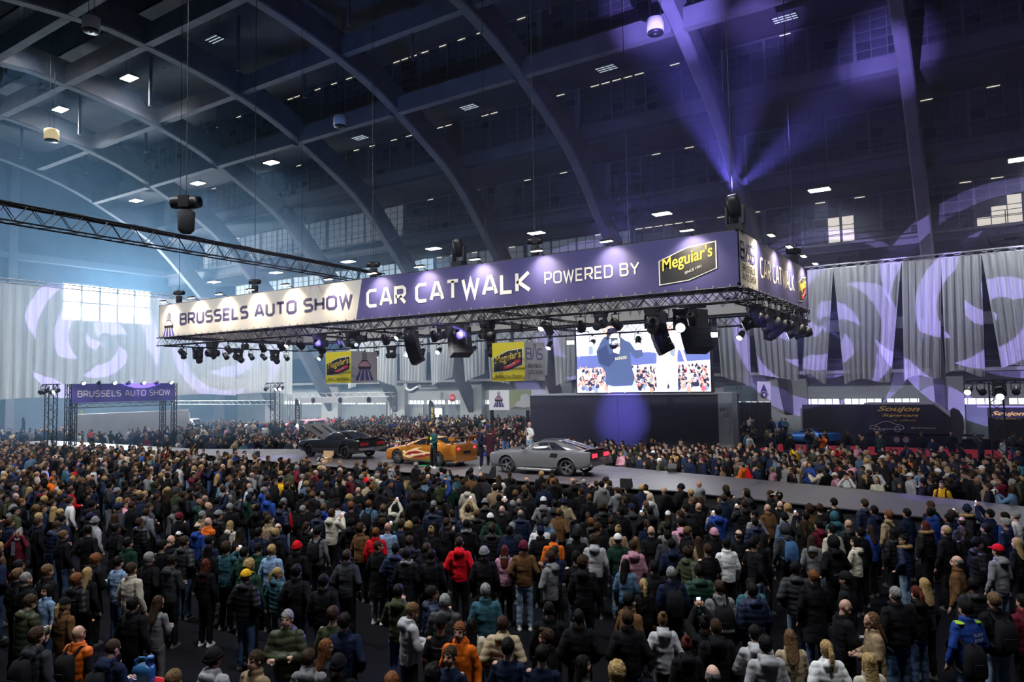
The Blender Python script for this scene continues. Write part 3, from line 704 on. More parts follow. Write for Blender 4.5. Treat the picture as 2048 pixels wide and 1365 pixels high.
# ================================================================ sheer curtains
sheer = sheer_mat('sheer_white', (.80, .83, .85), .34)
def curtain(A, B, zt, bots, n, lab, group, amp=.16, folds=7, seed=0, slant=0.):
    """A,B: top ends (x,y); bots: function t->(x,y,z) of the hem"""
    r = random.Random(seed); A, B = Vector((*A, zt)), Vector((*B, zt)); nrm = (B-A).cross(Vector((0, 0, 1))).normalized()
    ph = r.uniform(0, 6); m = 14; vs = []; fs = []; nu = n
    f2 = folds*r.uniform(1.6, 2.3)
    for j in range(m+1):
        v = j/m
        for i in range(nu+1):
            t = i/nu; top = A.lerp(B, t); bot = Vector(bots(t)); vv = v
            p = top.lerp(bot, vv)
            pinch = 1-.10*math.sin(math.pi*v)
            a = amp*(.35+.65*v)
            p += nrm*(a*math.sin(2*math.pi*folds*t+ph+v*1.2*math.sin(3*t+ph))+.4*a*math.sin(2*math.pi*f2*t+2*ph))
            vs.append(p)
    for j in range(m):
        for i in range(nu): q = j*(nu+1)+i; fs.append((q, q+1, q+nu+2, q+nu+1))
    mb = MB().add(vs, fs, 0, True)
    return mb.build('sheer_curtain', sheer, label=lab, cat='curtain', group=group)
GC = 'sheer white curtains hung along the side wall'
side = [((1613, 1667), (1604, 1652), 757), ((1668, 1804), (1690, 1782), 764), ((1805, 1884), (1807, 1882), 757), ((1884, 1965), (1892, 1970), 748), ((1966, 2075), (2003, 2085), 738), ((2075, 2200), (2090, 2190), 738)]
def px_side(x): return ony(x, 560, 59.).x
for k, (t, b, yb) in enumerate(side):
    xa, xb = px_side(t[0]), px_side(t[1]); ba, bb_ = ony(b[0], yb, 59.).x, ony(b[1], yb, 59.).x; zb_ = ony(b[0], yb, 59.).z
    sl = random.uniform(-.5, .5)
    curtain((xa, 59), (xb, 59), 13.4, lambda t2, ba=ba, bb_=bb_, zb_=zb_, sl=sl: (ba+(bb_-ba)*t2, 59-.25*math.sin(3*t2), zb_+sl*(t2-.5)+.25*math.sin(5*t2)), 60, 'sheer white curtain panel lit violet beside the black trailer stand', GC, folds=max(5, int((xb-xa)*2.2)), seed=k)
x = px_side(1588); k = 20
while x > -61:
    wdt = random.uniform(2.6, 4.4); xa = max(x-wdt, -62); tap = random.uniform(.25, .75); mid = (x+xa)/2; off = random.uniform(-.35, .35)
    hb = (x-xa)/2*(1-.45*tap); zb_ = random.uniform(5.0, 6.0); sl = random.uniform(-.9, .9)
    curtain((xa, 59), (x, 59), 13.4, lambda t2, m_=mid+off, hb=hb, zb_=zb_, sl=sl: (m_-hb+2*hb*t2, 59-.3*math.sin(3*t2), zb_+sl*(t2-.5)), 40, 'sheer white curtain panel hanging behind the stage rig', GC, folds=max(4, int((x-xa)*2)), seed=k)
    x = xa; k += 1
# broad end curtain across the far left
yy = 10.; k = 50
while yy < 51:
    y2 = min(yy+6.9, 51.5)
    curtain((-62, yy), (-62, y2), 13.4, lambda t2, yy=yy, y2=y2: (-62+.15*math.sin(9*t2), yy+(y2-yy)*t2, 4.55+.12*math.sin(4*t2)), 56, 'broad sheer curtain closing the far end of the hall', 'sheer end curtains', amp=.14, folds=9, seed=k)
    yy = y2; k += 1
# ================================================================ video screen on its black stand
SX0, SX1, SY, SZ0, SZ1 = -21.55, -13.1, 40.0, 4.46, 8.5
scr_t = thing('video_screen', 'large bright video screen showing two presenters before a crowd', 'screen', (0, 0, 0))
MB().bb((SX0-.08, SY, SZ0-.08), (SX1+.08, SY+.35, SZ1+.08)).build('cabinet', dk, scr_t)
def em(name, col, s=1.0): return mat(name, col, .5, emit=col, es=s)
ES = 1.0
SF = SY-.01
def SP(x, y, e=0): return Vector((SX0+(SX1-SX0)*x, SF-.004*e, SZ0+(SZ1-SZ0)*y))
def spoly(pts, m, e, name='picture_shape'): return MB().add([SP(x, y, e) for x, y in pts], [tuple(range(len(pts)))]).build(name, m, scr_t)
spoly([(0, 0), (1, 0), (1, 1), (0, 1)], em('scr_hall', (.72, .76, .92), 1.25), 0, 'picture')
spoly([(0, .36), (1, .44), (1, .60), (0, .56)], em('scr_blue', (.10, .13, .36), 1.), 1)
spoly([(.55, .62), (1, .66), (1, .74), (.55, .72)], em('scr_pale', (.85, .87, 1.0), 1.4), 1)
for x0 in (.02, .10, .50, .78, .90): spoly([(x0, .70), (x0+.05, .68), (x0+.06, .98), (x0+.01, 1)], em('scr_drape', (.80, .84, 1.0), 1.5), 2)
spoly([(.10, .58), (.135, .58), (.14, .82), (.105, .82)], em('scr_slate', (.22, .28, .48), 1.), 2)
# crowd dots in the picture
cols = [em('scr_c%d' % i, c3, 1.) for i, c3 in enumerate([(.02, .02, .05), (.05, .05, .10), (.55, .28, .22), (.60, .10, .12), (.75, .68, .72), (.20, .25, .45), (.65, .38, .30)])]
mbs = MB(); r5 = random.Random(11)
for i in range(430):
    y = .05+.34*r5.random(); x = .02+.96*r5.random(); s = .016*(1.25-y*1.6); top = .36+.06*x+.02
    if y > top: continue
    mi = r5.choice([0, 0, 1, 1, 2, 5, 3, 4]); e = 3+(.40-y)*8
    a = .0; w2 = s*.9; hh = s*2.2
    c0 = [SP(x+w2*math.cos(q*math.pi/4)*1.0, y-hh*.5+hh*math.sin(q*math.pi/4), e) for q in range(8)]; mbs.add(c0, [tuple(range(8))], mi)
    c0 = [SP(x+w2*.55*math.cos(q*math.pi/3), y+hh*.75+hh*.42*math.sin(q*math.pi/3), e+.3) for q in range(6)]; mbs.add(c0, [tuple(range(6))], r5.choice([2, 6, 6, 0]))
mbs.build('picture_crowd', cols, scr_t)
scr_nav = em('scr_hoodie', (.055, .085, .19), 1.); scr_nav2 = em('scr_hoodie_shade', (.03, .045, .12), 1.); scr_sk = em('scr_skin', (1.0, .62, .55), 1.1); scr_den = em('scr_denim', (.38, .45, .78), 1.); scr_w = em('scr_shirt', (1, 1, 1), 1.7); scr_lb = em('scr_light_denim', (.62, .74, 1.0), 1.2)
spoly([(.25, 0), (.49, 0), (.465, .16), (.25, .12)], scr_den, 8)
spoly([(.235, .12), (.30, .09), (.44, .10), (.46, .2), (.435, .42), (.43, .62), (.40, .76), (.34, .86), (.25, .88), (.205, .78), (.165, .62), (.18, .45), (.235, .3)], scr_nav, 9)
spoly([(.165, .62), (.19, .44), (.26, .38), (.345, .56), (.33, .66), (.27, .56), (.25, .72)], scr_nav2, 10)
spoly([(.40, .76), (.425, .60), (.47, .49), (.53, .53), (.52, .64), (.47, .62), (.43, .74)], scr_nav, 10)
spoly([(.30, .60), (.345, .57), (.355, .66), (.34, .72), (.30, .70)], scr_sk, 11); spoly([(.48, .62), (.53, .62), (.535, .70), (.50, .73), (.475, .69)], scr_sk, 11)
spoly([(.215, .86), (.30, .80), (.335, .90), (.32, 1), (.21, 1)], scr_sk, 9.5)
spoly([(.245, .79), (.335, .80), (.34, .97), (.26, .96)], cols[0], 12)
font_text('BLACK & GOLD', SP(.315, .48, 13), (1, 0, .10), UZ, .17, width=.75).build('picture_lettering', em('scr_gold', (.9, .75, .35), 1.), scr_t)
spoly([(.625, 0), (.695, 0), (.705, .18), (.72, 0), (.775, 0), (.775, .25), (.62, .25)], scr_lb, 8)
spoly([(.62, .24), (.77, .22), (.775, .50), (.79, .74), (.76, .84), (.66, .86), (.59, .74), (.57, .60), (.63, .56)], scr_w, 9)
spoly([(.59, .57), (.69, .62), (.72, .66), (.69, .70), (.58, .61)], scr_sk, 10); spoly([(.775, .72), (.80, .58), (.85, .28), (.87, .25), (.83, .52), (.79, .76)], scr_sk, 10)
spoly([(.70, .84), (.77, .84), (.775, .96), (.72, 1), (.70, .95)], scr_sk, 10)
spoly([(.73, .52), (.76, .50), (.765, .68), (.74, .73), (.71, .66)], em('scr_print', (.25, .27, .35), 1.), 11)
wb = thing('screen_stand_wall', 'long matt black stand wall below the video screen', 'stand wall', (0, 0, 0))
wbm = mat('stand_black', (.028, .032, .055), .75, noise=.1)
MB().bb((-25.1, 40.1, 0), (-18.9, 44, 4.28)).build('panel', wbm, wb); MB().bb((-18.88, 40.1, 0), (-12.75, 44, 4.28)).build('panel', wbm, wb)
MB().bb((-25.2, 40.0, 4.28), (-12.7, 44, 4.36)).build('top_rim', mat('rim_grey', (.3, .32, .36), .5), wb)
MB().bb((-12.74, 40.0, 0), (-11.95, 41.0, 4.36)).build('end_column', mat('brushed_steel', (.45, .50, .55), .35, .6, noise=.1), wb)
font_text('BPC', (-12.62, 39.99, 3.35), UX, UZ, .2).build('lettering', blk, wb); font_text('LE', (-12.4, 39.99, 3.05), UX, UZ, .2).build('lettering', blk, wb)
# poster screens left of the stand
PXA, PXB, PXC = ony(978, 800, 47.5).x, ony(1018, 800, 47.5).x, ony(1060, 800, 47.5).x; pz0, pz1 = 3.05, 4.62; pm_ = (PXA+PXB)/2; pw = PXC-PXB
ps = thing('poster_screen', 'pale poster wall with a pink car emblem beside the black stand', 'poster', (0, 0, 0))
MB().bb((PXA, 47.5, pz0), (PXB, 47.7, pz1)).build('panel', mat('poster_white', (.8, .8, .82), .6, emit=(.9, .9, 1), es=.12), ps)
emblem((pm_, 47.48, pz0+.75), UX, UZ, 1.05, ps)
pv = thing('poster_screen', 'bright poster showing a white racing car on a track', 'poster', (0, 0, 0))
MB().bb((PXB+.02, 47.5, pz0), (PXC, 47.7, pz1)).build('panel', mat('poster_grass', (.28, .33, .2), .6, emit=(.4, .5, .3), es=.08), pv)
MB().add([(PXB+.05, 47.48, pz0+.05), (PXC, 47.48, pz0+.05), (PXC, 47.48, pz0+.7), (PXB+pw*.55, 47.48, pz0+.55)], [(0, 1, 2, 3)]).build('print_road', mat('poster_road', (.25, .26, .28), .6), pv)
MB().add([(PXB+pw*x, 47.47, pz0+1.57*y) for x, y in ((.25, .2), (.4, .42), (.52, .46), (.6, .75), (.85, .82), (1, .62), (1, .16), (.7, .12))], [tuple(range(8))]).build('print_car', mat('poster_car', (.75, .77, .8), .5), pv)
MB().bb((PXA+.1, 47.5, 0), (PXA+.3, 47.7, pz0)).build('leg', dk, ps); MB().bb((PXC-.4, 47.5, 0), (PXC-.2, 47.7, pz0)).build('leg', dk, pv)
# ================================================================ truss gate and towers
gate = thing('entrance_gate', 'truss gate with violet lettered banner over the far end of the catwalk', 'gate', (0, 0, 0))
gx, gy0, gy1 = -52., 24.5, 31.8
for y in (gy0-.15, gy0+.22, gy1-.75, gy1+.15): truss('', (gx, y, 0), (gx, y, 5.6), .28, .28, parent=gate, rc=.03)
truss('', (gx, gy0, 4.1), (gx, gy1, 4.1), .28, .28, parent=gate)
MB().bb((gx+.2, gy0, 4.3), (gx+.25, gy1, 5.6)).build('banner_cloth', mat('gate_violet', (.12, .09, .42), .7), gate)
lettered('BRUSSELS AUTO SHOW', (gx+.262, gy0+.35, 4.68), UY, UZ, .46, .18, white_p, gate, width=6.6)
for k in range(7):
    y = gy0+.5+k*1.05; c2 = MB().lathe([(.05, -.1), (.12, .0), (.13, .12)], n=10).build('spot_head', dk, gate, loc=(gx+.6, y, 5.68), rot=(0, math.radians(-150 if k % 2 else 120), 0))
    MB().cyl((gx+.2, y, 5.62), (gx+.6, y, 5.7), .02, 5).build('spot_arm', black_al, gate)
    if k % 2 == 0:
        MB().lathe([(.02, .125), (.12, .126), (.12, .115)], n=10).build('spot_lens', lens_on, c2)
        l = add_light('SPOT', 'gate_light', (gx+.7, y, 5.65), 40, (.9, .85, 1), .08, target=(gx+.25, y, 4.9), spot=100, blend=.8)
def tower(x, y, h, lab, lights):
    t = thing('truss_tower', lab, 'tower', (0, 0, 0), group='freestanding black truss towers')
    truss('', (x, y, 0), (x, y, h), .5, .5, parent=t, rc=.03)
    MB().box((x, y, .04), (1., 1., .08)).build('base_plate', dk, t)
    MB().cyl((x-1.1, y, h+.1), (x+1.1, y, h+.1), .04, 6).build('cross_bar', black_al, t)
    for dx, on, az in lights:
        fixture('par' if abs(dx) > .3 else 'mh', (x+dx, y-(.1 if abs(dx) > .3 else .62), h+.05), az, 25, on, 'on the tower '+' '.join(lab.split(' tower ')[-1].split()[:5]))
tower(-49.8, 22.3, 5.45, 'black truss tower standing by the far arm of the catwalk', [(-.9, 0, 200), (-.45, 0, 180), (.5, 0, 170), (.95, 1, 190)])
tower(-48.5, 38.5, 5.4, 'black truss tower behind the crowd left of the black car', [(-.9, 0, 200), (.5, 1, 170), (.95, 1, 190)])
tower(.15, 37.6, 4.75, 'black truss tower with bright lamps before the trailer stand', [(-1.0, 1, 170), (-.55, 0, 200), (.12, 1, 180), (.7, 0, 180)])
# ================================================================ stands along the side wall
soft_black = mat('drape_black', (.022, .024, .032), .85, noise=.3, nscale=1.5)
td = thing('trailer', 'long black exhibition trailer with yellow lettering and a sloping nose', 'trailer', (0, 0, 0))
Y = 61.5; P = lambda px, py: ony(px, py, Y)
tx0, tx1, txn = P(1728, 812).x, P(1868, 812).x, P(1915, 860).x
MB().prism([(tx0, Y, .9), (txn, Y, .9), (txn, Y, 1.7), (tx1, Y, 3.05), (tx0, Y, 3.05)], (0, 2.5, 0)).build('body', soft_black, td)
MB().prism([(tx0, Y-.05, 3.05), (tx1, Y-.05, 3.05), (txn, Y-.05, 1.75), (txn+.12, Y-.05, 1.75), (tx1+.05, Y-.05, 3.15), (tx0, Y-.05, 3.15)], (0, 2.6, 0)).build('roof_edge', mat('trim_grey', (.45, .47, .5), .4), td)
for wx in (.35, .45):
    c2 = MB().cyl((0, -.12, 0), (0, .12, 0), .42, 16).build('wheel', dk, td, loc=(tx0+(txn-tx0)*wx, Y+.2, .42)); MB().cyl((0, -.14, 0), (0, -.1, 0), .22, 10).build('hub', silver_al, c2)
MB().bb((txn, Y+1.1, .7), (txn+1.6, Y+1.4, .85)).build('drawbar', steel_d, td)
MB().bb((tx0+1, Y+.3, .3), (tx0+1.2, Y+.5, .9)).bb((txn-.6, Y+.3, .0), (txn-.4, Y+.5, .9)).build('stand_leg', steel_d, td)
MB().bb((tx0, Y+.3, .0), (txn, Y+.4, .9)).build('side_skirt', soft_black, td)
a, b2 = P(1756, 845), P(1840, 818)
font_text('Soujon', (a.x, Y-.06, 2.42), UX, UZ, .52, width=b2.x-a.x, shear=.35, bold=.03).build('lettering', yel, td)
font_text('Supercars', (a.x+.3, Y-.06, 2.08), UX, UZ, .28, width=b2.x-a.x-.4, shear=.35, bold=.03).build('lettering', yel, td)
font_text('car collector', (a.x+1., Y-.06, 1.82), UX, UZ, .14, width=1.6, shear=.2).build('lettering', yel, td)
ln = MB(); q = [(0, .25), (.25, .3), (.55, .42), (.95, .62), (1.35, .62), (1.75, .42), (2.2, .34), (2.3, .15), (2.2, .05), (0, .05), (0, .25)]
for u0, u1 in zip(q[:-1], q[1:]): ln.cyl((P(1740, 850).x+u0[0], Y-.05, 1.15+u0[1]), (P(1740, 850).x+u1[0], Y-.05, 1.15+u1[1]), .018, 4)
for cx in (.45, 1.85):
    for k in range(10): ln.cyl((P(1740, 850).x+cx+.2*math.cos(k*.628), Y-.05, 1.2+.2*math.sin(k*.628)), (P(1740, 850).x+cx+.2*math.cos((k+1)*.628), Y-.05, 1.2+.2*math.sin((k+1)*.628)), .015, 4)
ln.build('car_outline', white_p, td)
font_text('@soujon.supercars', (P(1822, 850).x, Y-.06, 1.25), UX, UZ, .16, width=1.6).build('lettering', white_p, td)
bw = thing('stand_back_wall', 'plain black stand wall behind the blue sports car', 'stand wall', (0, 0, 0))
MB().bb((P(1598, 812).x, 62.6, 0), (tx0-.05, 62.9, 3.0)).build('panel', soft_black, bw); MB().cyl((P(1597, 812).x, 62.4, 0), (P(1597, 812).x, 62.4, 3.0), .05, 6).build('post', silver_al, bw)
t2 = thing('trailer', 'second black trailer with yellow lettering behind the truss tower', 'trailer', (0, 0, 0))
x0 = P(1975, 830).x
MB().bb((x0, Y, .5), (x0+7, Y+2.5, 2.85)).build('body', soft_black, t2); MB().bb((x0-.6, Y-.05, 2.85), (x0+7, Y+2.5, 2.95)).build('roof_edge', MATS['trim_grey'], t2)
MB().bb((x0+.5, Y+.2, 0), (x0+.7, Y+.4, .5)).bb((x0+6, Y+.2, 0), (x0+6.2, Y+.4, .5)).build('stand_leg', steel_d, t2)
font_text('Soujon', (x0+.25, Y-.02, 2.2), UX, UZ, .38, width=1.9, shear=.35, bold=.03).build('lettering', yel, t2); font_text('Supercars', (x0+.45, Y-.02, 1.95), UX, UZ, .2, width=1.5, shear=.35).build('lettering', yel, t2)
def feather_flag(p, h, lab, m, mt, rz=0., text=None):
    o = thing('feather_flag', lab, 'flag', p, (0, 0, rz))
    pts = [(0, 0, .4), (.55, 0, .5), (.75, 0, h*.55), (.72, 0, h*.8), (.5, 0, h*.95), (.2, 0, h), (0, 0, h*.97)]
    MB().prism(pts, (0, .02, 0)).build('cloth', m, o)
    MB().tube([(0, .01, 0), (0, .01, h*.9), (.08, .01, h*.98), (.25, .01, h*1.01)], .025, 6).build('pole', black_al, o)
    MB().cyl((0, 0, 0), (0, 0, .05), .3, 12).build('base', dk, o)
    if text:
        font_text(text, (.16, -.012, h*.25), (0, 0, 1), (-1, 0, 0), .3, width=h*.55, bold=.02).build('lettering', mt, o).location.x = .4
p = P(1908, 880); feather_flag((p.x, 58.6, 0), 2.9, 'black feather flag with an orange flame beside the trailer nose', soft_black, yel)
fl = COL.objects[-1] if False else None
# number sign and drape left of the trailer
ns = thing('hall_sign', 'white hanging sign with a dark drop and the number 4', 'sign', (0, 0, 0))
nx0, nx1 = ony(1514, 770, 66).x, ony(1541, 770, 66).x
MB().bb((nx0, 66, 3.15), (nx1, 66.05, 4.95)).build('board', mat('board_white', (.6, .58, .55), .6), ns)
cx = (nx0+nx1)/2; R5 = .37
MB().add([(cx+R5*math.cos(a2), 65.99, 3.78+R5*math.sin(a2)) for a2 in np.linspace(math.radians(-200), math.radians(20), 16)]+[(cx, 65.99, 4.75)], [tuple(range(17))]).build('drop', navy, ns)
MB().lathe([(.30, 0), (.33, .004), (.33, .008), (.30, .004)], c=(cx, 65.985, 3.75), n=20, M=Matrix.Rotation(math.pi/2, 3, 'X')).build('ring', white_p, ns)
font_text('4', (cx-.12, 65.98, 3.6), UX, UZ, .32, bold=.02).build('lettering', white_p, ns)
for q in (-.3, .3): MB().cyl((cx+q, 66.02, 4.95), (cx+q, 66.02, 9.3), .01, 4).build('suspension_wire', wire, ns)
def drape(x0, x1, y, h, lab, m):
    mb = MB(); n = 80; vs = []
    for z in (0.02, h):
        for i in range(n+1): vs.append((x0+(x1-x0)*i/n, y+.09*math.sin(i*1.7)+.05*math.sin(i*.6), z))
    mb.add(vs, [(i, i+1, n+2+i, n+1+i) for i in range(n)], 0, True)
    return mb.build('drape', m, label=lab, cat='drape')
drape(ony(1470, 800, 66).x, ony(1540, 800, 66).x, 66.4, 3.1, 'black pleated drape hanging below the number sign', soft_black)
bb2 = thing('hall_lintel', 'dark lintel board with letters above the pleated drape', 'sign', (0, 0, 0))
MB().bb((ony(1443, 760, 66).x, 66.5, 3.15), (ony(1512, 760, 66).x, 66.7, 4.6)).build('board', mat('board_teal', (.12, .17, .22), .7), bb2)
font_text('5 B', (ony(1468, 762, 66).x, 66.48, 4.25), UX, UZ, .3).build('lettering', blk, bb2)
MB().cyl((ony(1450, 760, 66).x, 66.6, 0), (ony(1450, 760, 66).x, 66.6, 3.2), .08, 6).cyl((ony(1510, 760, 66).x, 66.6, 0), (ony(1510, 760, 66).x, 66.6, 3.2), .08, 6).build('post', steel_d, bb2)
# ---- left exhibition area seen under the end curtain
stand_w = mat('stand_white', (.62, .65, .68), .6, noise=.08)
def ftruss(px0, px1, z, X=None, Y=None, lab=''):
    a = ony(px0, 800, Y); b3 = ony(px1, 800, Y)
    o = truss('stand_truss', (a.x, Y, z), (b3.x, Y, z), .4, .4, silver_al, lab, 'silver trusses of the far stands', step=.5)
    for x in (a.x, b3.x): truss('', Vector((x, Y, 0))-o.location, Vector((x, Y, z))-o.location, .35, .35, silver_al, parent=o, step=.5)
ftruss(580, 785, 4.3, Y=52., lab='silver truss frame of a far stand below the yellow cube')
ftruss(345, 560, 3.6, Y=50., lab='silver truss frame of a far stand behind the gate')
fb = thing('stand_fascia', 'pale printed fascia board on the far silver truss stand', 'stand board', (0, 0, 0))
a, b2 = ony(602, 800, 51.7), ony(775, 800, 51.7); MB().bb((a.x, 51.6, 3.5), (b2.x, 51.7, 4.1)).build('board', stand_w, fb)
for k in range(3): MB().lathe([(.0, 0), (.3, .01)], c=(a.x+2+4*k, 51.59, 3.8), n=14, M=Matrix.Rotation(math.pi/2, 3, 'X')).build('round_mark', navy, fb)
MB().bb((a.x, 51.6, 0), (a.x+.1, 51.7, 3.5)).bb((b2.x-.1, 51.6, 0), (b2.x, 51.7, 3.5)).build('leg', silver_al, fb)
gw = thing('stand_partition', 'pale grey partition cloth standing behind the gate', 'partition', (0, 0, 0))
MB().bb((-66, 31.5, 0), (-65.8, 42, 3.1)).build('cloth', mat('partition_grey', (.42, .44, .46), .7, noise=.15, nscale=.6), gw); MB().cyl((-65.9, 31.5, 3.1), (-65.9, 42, 3.1), .05, 6).build('top_rail', silver_al, gw)
bn = thing('back_banner', 'grey hanging banner with mirrored letters seen through the end curtain', 'banner', (0, 0, 0))
MB().bb((-66.3, 37, 4.6), (-66.25, 50, 6.2)).build('cloth', mat('banner_grey', (.30, .30, .33), .7), bn)
font_text('NL . O', (-66.24, 47.6, 5.0), (0, -1, 0), UZ, .8, width=5.5).build('lettering', grey_p, bn)
font_text('INFO 0498/97.08.71', (-66.24, 49, 4.65), (0, -1, 0), UZ, .3, width=9).build('lettering', grey_p, bn)
for q in (37.2, 49.8): MB().cyl((-66.28, q, 6.2), (-66.28, q, 14), .012, 4).build('suspension_wire', wire, bn)
for k, (px, py, Yf, hh, m, mt, tx, lab) in enumerate(((590, 860, 50.5, 4.0, soft_black, white_p, 'CARTECH', 'tall dark feather flag with white letters left of the black car'), (858, 850, 58, 3.6, soft_black, yel, 'SHINE', 'black feather flag with yellow letters behind the orange car'), (160, 860, 38, 3.2, mat('lime_cloth', (.55, .65, .05), .7), blk, None, 'lime yellow feather flag beside the entrance gate'), (372, 870, 46, 3.0, mat('white_cloth', (.75, .75, .75), .7), blk, None, 'white feather flag standing among the far stands'), (45, 850, 34, 2.6, soft_black, blk, None, 'dark feather flag by the left hall entrance'))):
    p = onz(px, py, 1.5) if False else ony(px, 800, Yf); feather_flag((p.x, Yf, 0), hh, lab, m, mt, 0, tx)
def doorway(n, x0, x1, z1, m, lab):
    d = thing('door_%d' % n, lab, 'door', (0, 0, 0), kind='structure')
    MB().bb((x0, 69.9, 0), (x1, 69.98, z1)).build('leaf', m, d); MB().bb((x0-.12, 69.86, 0), (x0, 70, z1+.12)).bb((x1, 69.86, 0), (x1+.12, 70, z1+.12)).bb((x0-.12, 69.86, z1), (x1+.12, 70, z1+.12)).build('frame', mull, d)
doorway(1, ony(868, 800, 69.9).x, ony(884, 800, 69.9).x, 2.3, mat('door_lit', (.8, .85, .88), .5, emit=(.9, .95, 1), es=.7), 'bright open doorway in the grey side wall')
doorway(2, ony(828, 800, 69.9).x, ony(845, 800, 69.9).x, 2.6, mat('door_white', (.6, .62, .64), .6), 'pale closed door in the grey side wall')
sg = MB().lathe([(.0, 0), (.5, .005), (.5, .03), (0, .04)], c=(ony(905, 797, 69.2).x, 69.2, 3.6), n=8, M=Matrix.Rotation(math.pi/2, 3, 'X')).build('round_sign', red_p, label='red octagonal stop sign on the pale pier behind the stage', cat='sign')
font_text('STOP', (ony(905, 797, 69.2).x-.36, 69.14, 3.5), UX, UZ, .22, width=.72).build('lettering', white_p, sg)
duct = thing('air_duct', 'bent silver air duct below the sheer curtains', 'duct', ony(822, 783, 66.))
MB().tube([(-.9, 0, .9), (-.7, 0, .3), (-.3, 0, .05), (.3, 0, .05), (.8, 0, .3), (1.3, 0, .5), (1.4, 3, .5)], .28, 10).build('pipe', silver_al, duct)
# monitors and boxes on the stage
mon_m = mat('monitor_black', (.018, .018, .02), .6)
def monitor(px, py, rz, lab, s=.62):
    p = onz(px, py, SZ); o = thing('stage_monitor', lab, 'speaker', (p.x, p.y, SZ), (0, 0, rz))
    MB().prism([(-.3*s, -.25*s, 0), (-.3*s, .25*s, 0), (-.3*s, .25*s, .22*s), (-.3*s, .05*s, .52*s), (-.3*s, -.25*s, .52*s)], (.6*s, 0, 0)).build('cabinet', mon_m, o)
    MB().add([(-.27*s, .245*s, .24*s), (.27*s, .245*s, .24*s), (.27*s, .06*s, .52*s), (-.27*s, .06*s, .52*s)], [(0, 1, 2, 3)]).build('grille', dk, o)
    MB().box((0, -.255*s, .38*s), (.16*s, .012, .04)).build('handle', dk, o)
monitor(512, 914.5, 2.8, 'small stage monitor on the left deck edge')
monitor(975, 956, 3.1, 'large black stage monitor by the man in the maroon suit', .9)
monitor(1253, 975.5, .1, 'black stage monitor on the near deck corner')
monitor(1346, 944, 3.3, 'black stage monitor on the far deck edge')
p = onz(650, 925, SZ); monitor(640, 928, 2.6, 'stage monitor leaning beside the open cardboard box')
cb = thing('cardboard_box', 'open brown cardboard box of papers on the stage edge', 'box', (p.x, p.y, SZ), (0, 0, .2)); cbm = mat('cardboard', (.36, .24, .13), .85, noise=.1)
for c0, d0 in (((0, .2, .17), (.6, .02, .34)), ((0, -.2, .12), (.6, .02, .24)), ((-.3, 0, .12), (.02, .4, .24)), ((.3, 0, .12), (.02, .4, .24)), ((0, 0, .01), (.6, .4, .02))): MB().box(c0, d0).build('side', cbm, cb)
MB().box((.0, .3, .42), (.6, .03, .24)).build('flap', cbm, cb); MB().box((0, 0, .2), (.4, .26, .05)).build('papers', white_p, cb)
# ================================================================ oil drum and jug close to the viewer
p = onz(287, 1372, .88)
dr = thing('oil_drum', 'glossy red steel drum used as a small table', 'drum', (p.x, p.y, 0))
MB().lathe([(.26, 0), (.285, .01), (.285, .28), (.297, .29), (.297, .31), (.285, .32), (.285, .58), (.297, .59), (.297, .61), (.285, .62), (.285, .87), (.30, .875), (.30, .89), (.27, .89), (.265, .875), (.02, .875)], n=28).build('shell', mat('red_enamel', (.5, .01, .015), .25, coat=.5), dr)
MB().lathe([(.05, .875), (.05, .9), (.02, .9)], c=(.15, 0, 0), n=10).build('bung', steel_d, dr)
jg = thing('oil_jug', 'blue plastic oil jug with handle standing on the red drum', 'jug', (p.x, p.y, .877), (0, 0, .5)); jm = mat('blue_jug', (.015, .10, .24), .35)
MB().rings([[Vector((sx*w3, sy*d3, z)) for sx, sy in ((-1, -.7), (-.8, -1), (.8, -1), (1, -.7), (1, .7), (.8, 1), (-.8, 1), (-1, .7))] for z, w3, d3 in ((0, .125, .085), (.02, .135, .095), (.22, .135, .095), (.27, .125, .085), (.30, .06, .06))]).build('bottle', jm, jg)
MB().tube([(-.11, 0, .25), (-.12, 0, .34), (-.06, 0, .38), (.02, 0, .38), (.05, 0, .33), (.05, 0, .28)], .022, 8).build('handle', jm, jg)
MB().lathe([(.035, .29), (.035, .36), (.045, .36), (.045, .41), (.0, .41)], c=(.10, 0, 0), n=12).build('cap', mat('blue_cap', (.03, .16, .4), .4), jg)
MB().box((.02, -.0965, .11), (.16, .003, .12)).build('label_print', mat('jug_label', (.03, .2, .36), .5), jg); MB().box((.06, -.099, .05), (.06, .003, .03)).build('barcode', white_p, jg)
# ================================================================ cars
def cat_interp(rows, n):
    R = [np.array(r, float) for r in rows]; out = []
    for i in range(len(R)-1):
        p0, p1, p2, p3 = R[max(i-1, 0)], R[i], R[i+1], R[min(i+2, len(R)-1)]
        for k in range(n):
            t = k/n; out.append(.5*(2*p1+(p2-p0)*t+(2*p0-5*p1+4*p2-p3)*t*t+(3*p1-p0-3*p2+p3)*t**3))
    out.append(R[-1]); return out
def half_section(r):
    x, zb_, w_, zs, zt, cr = r
    return [(0, zb_), (w_*.86, zb_), (w_*.955, zb_+.07), (w_*.985, zb_+(zs-zb_)*.30), (w_, zb_+(zs-zb_)*.62), (w_*.99, zs), (w_*.965, zs+(zt-zs)*.55), (w_*.92, zt-.015), (w_*.86, zt+cr*.15), (w_*.5, zt+cr*.8), (0, zt+cr)]
tyre_m = mat('tyre', (.012, .012, .013), .75); chrome = mat('chrome', (.6, .6, .62), .15, .9); rim_s = mat('rim_silver', (.42, .43, .45), .28, .85); rim_d = mat('rim_dark', (.05, .05, .055), .3, .8)
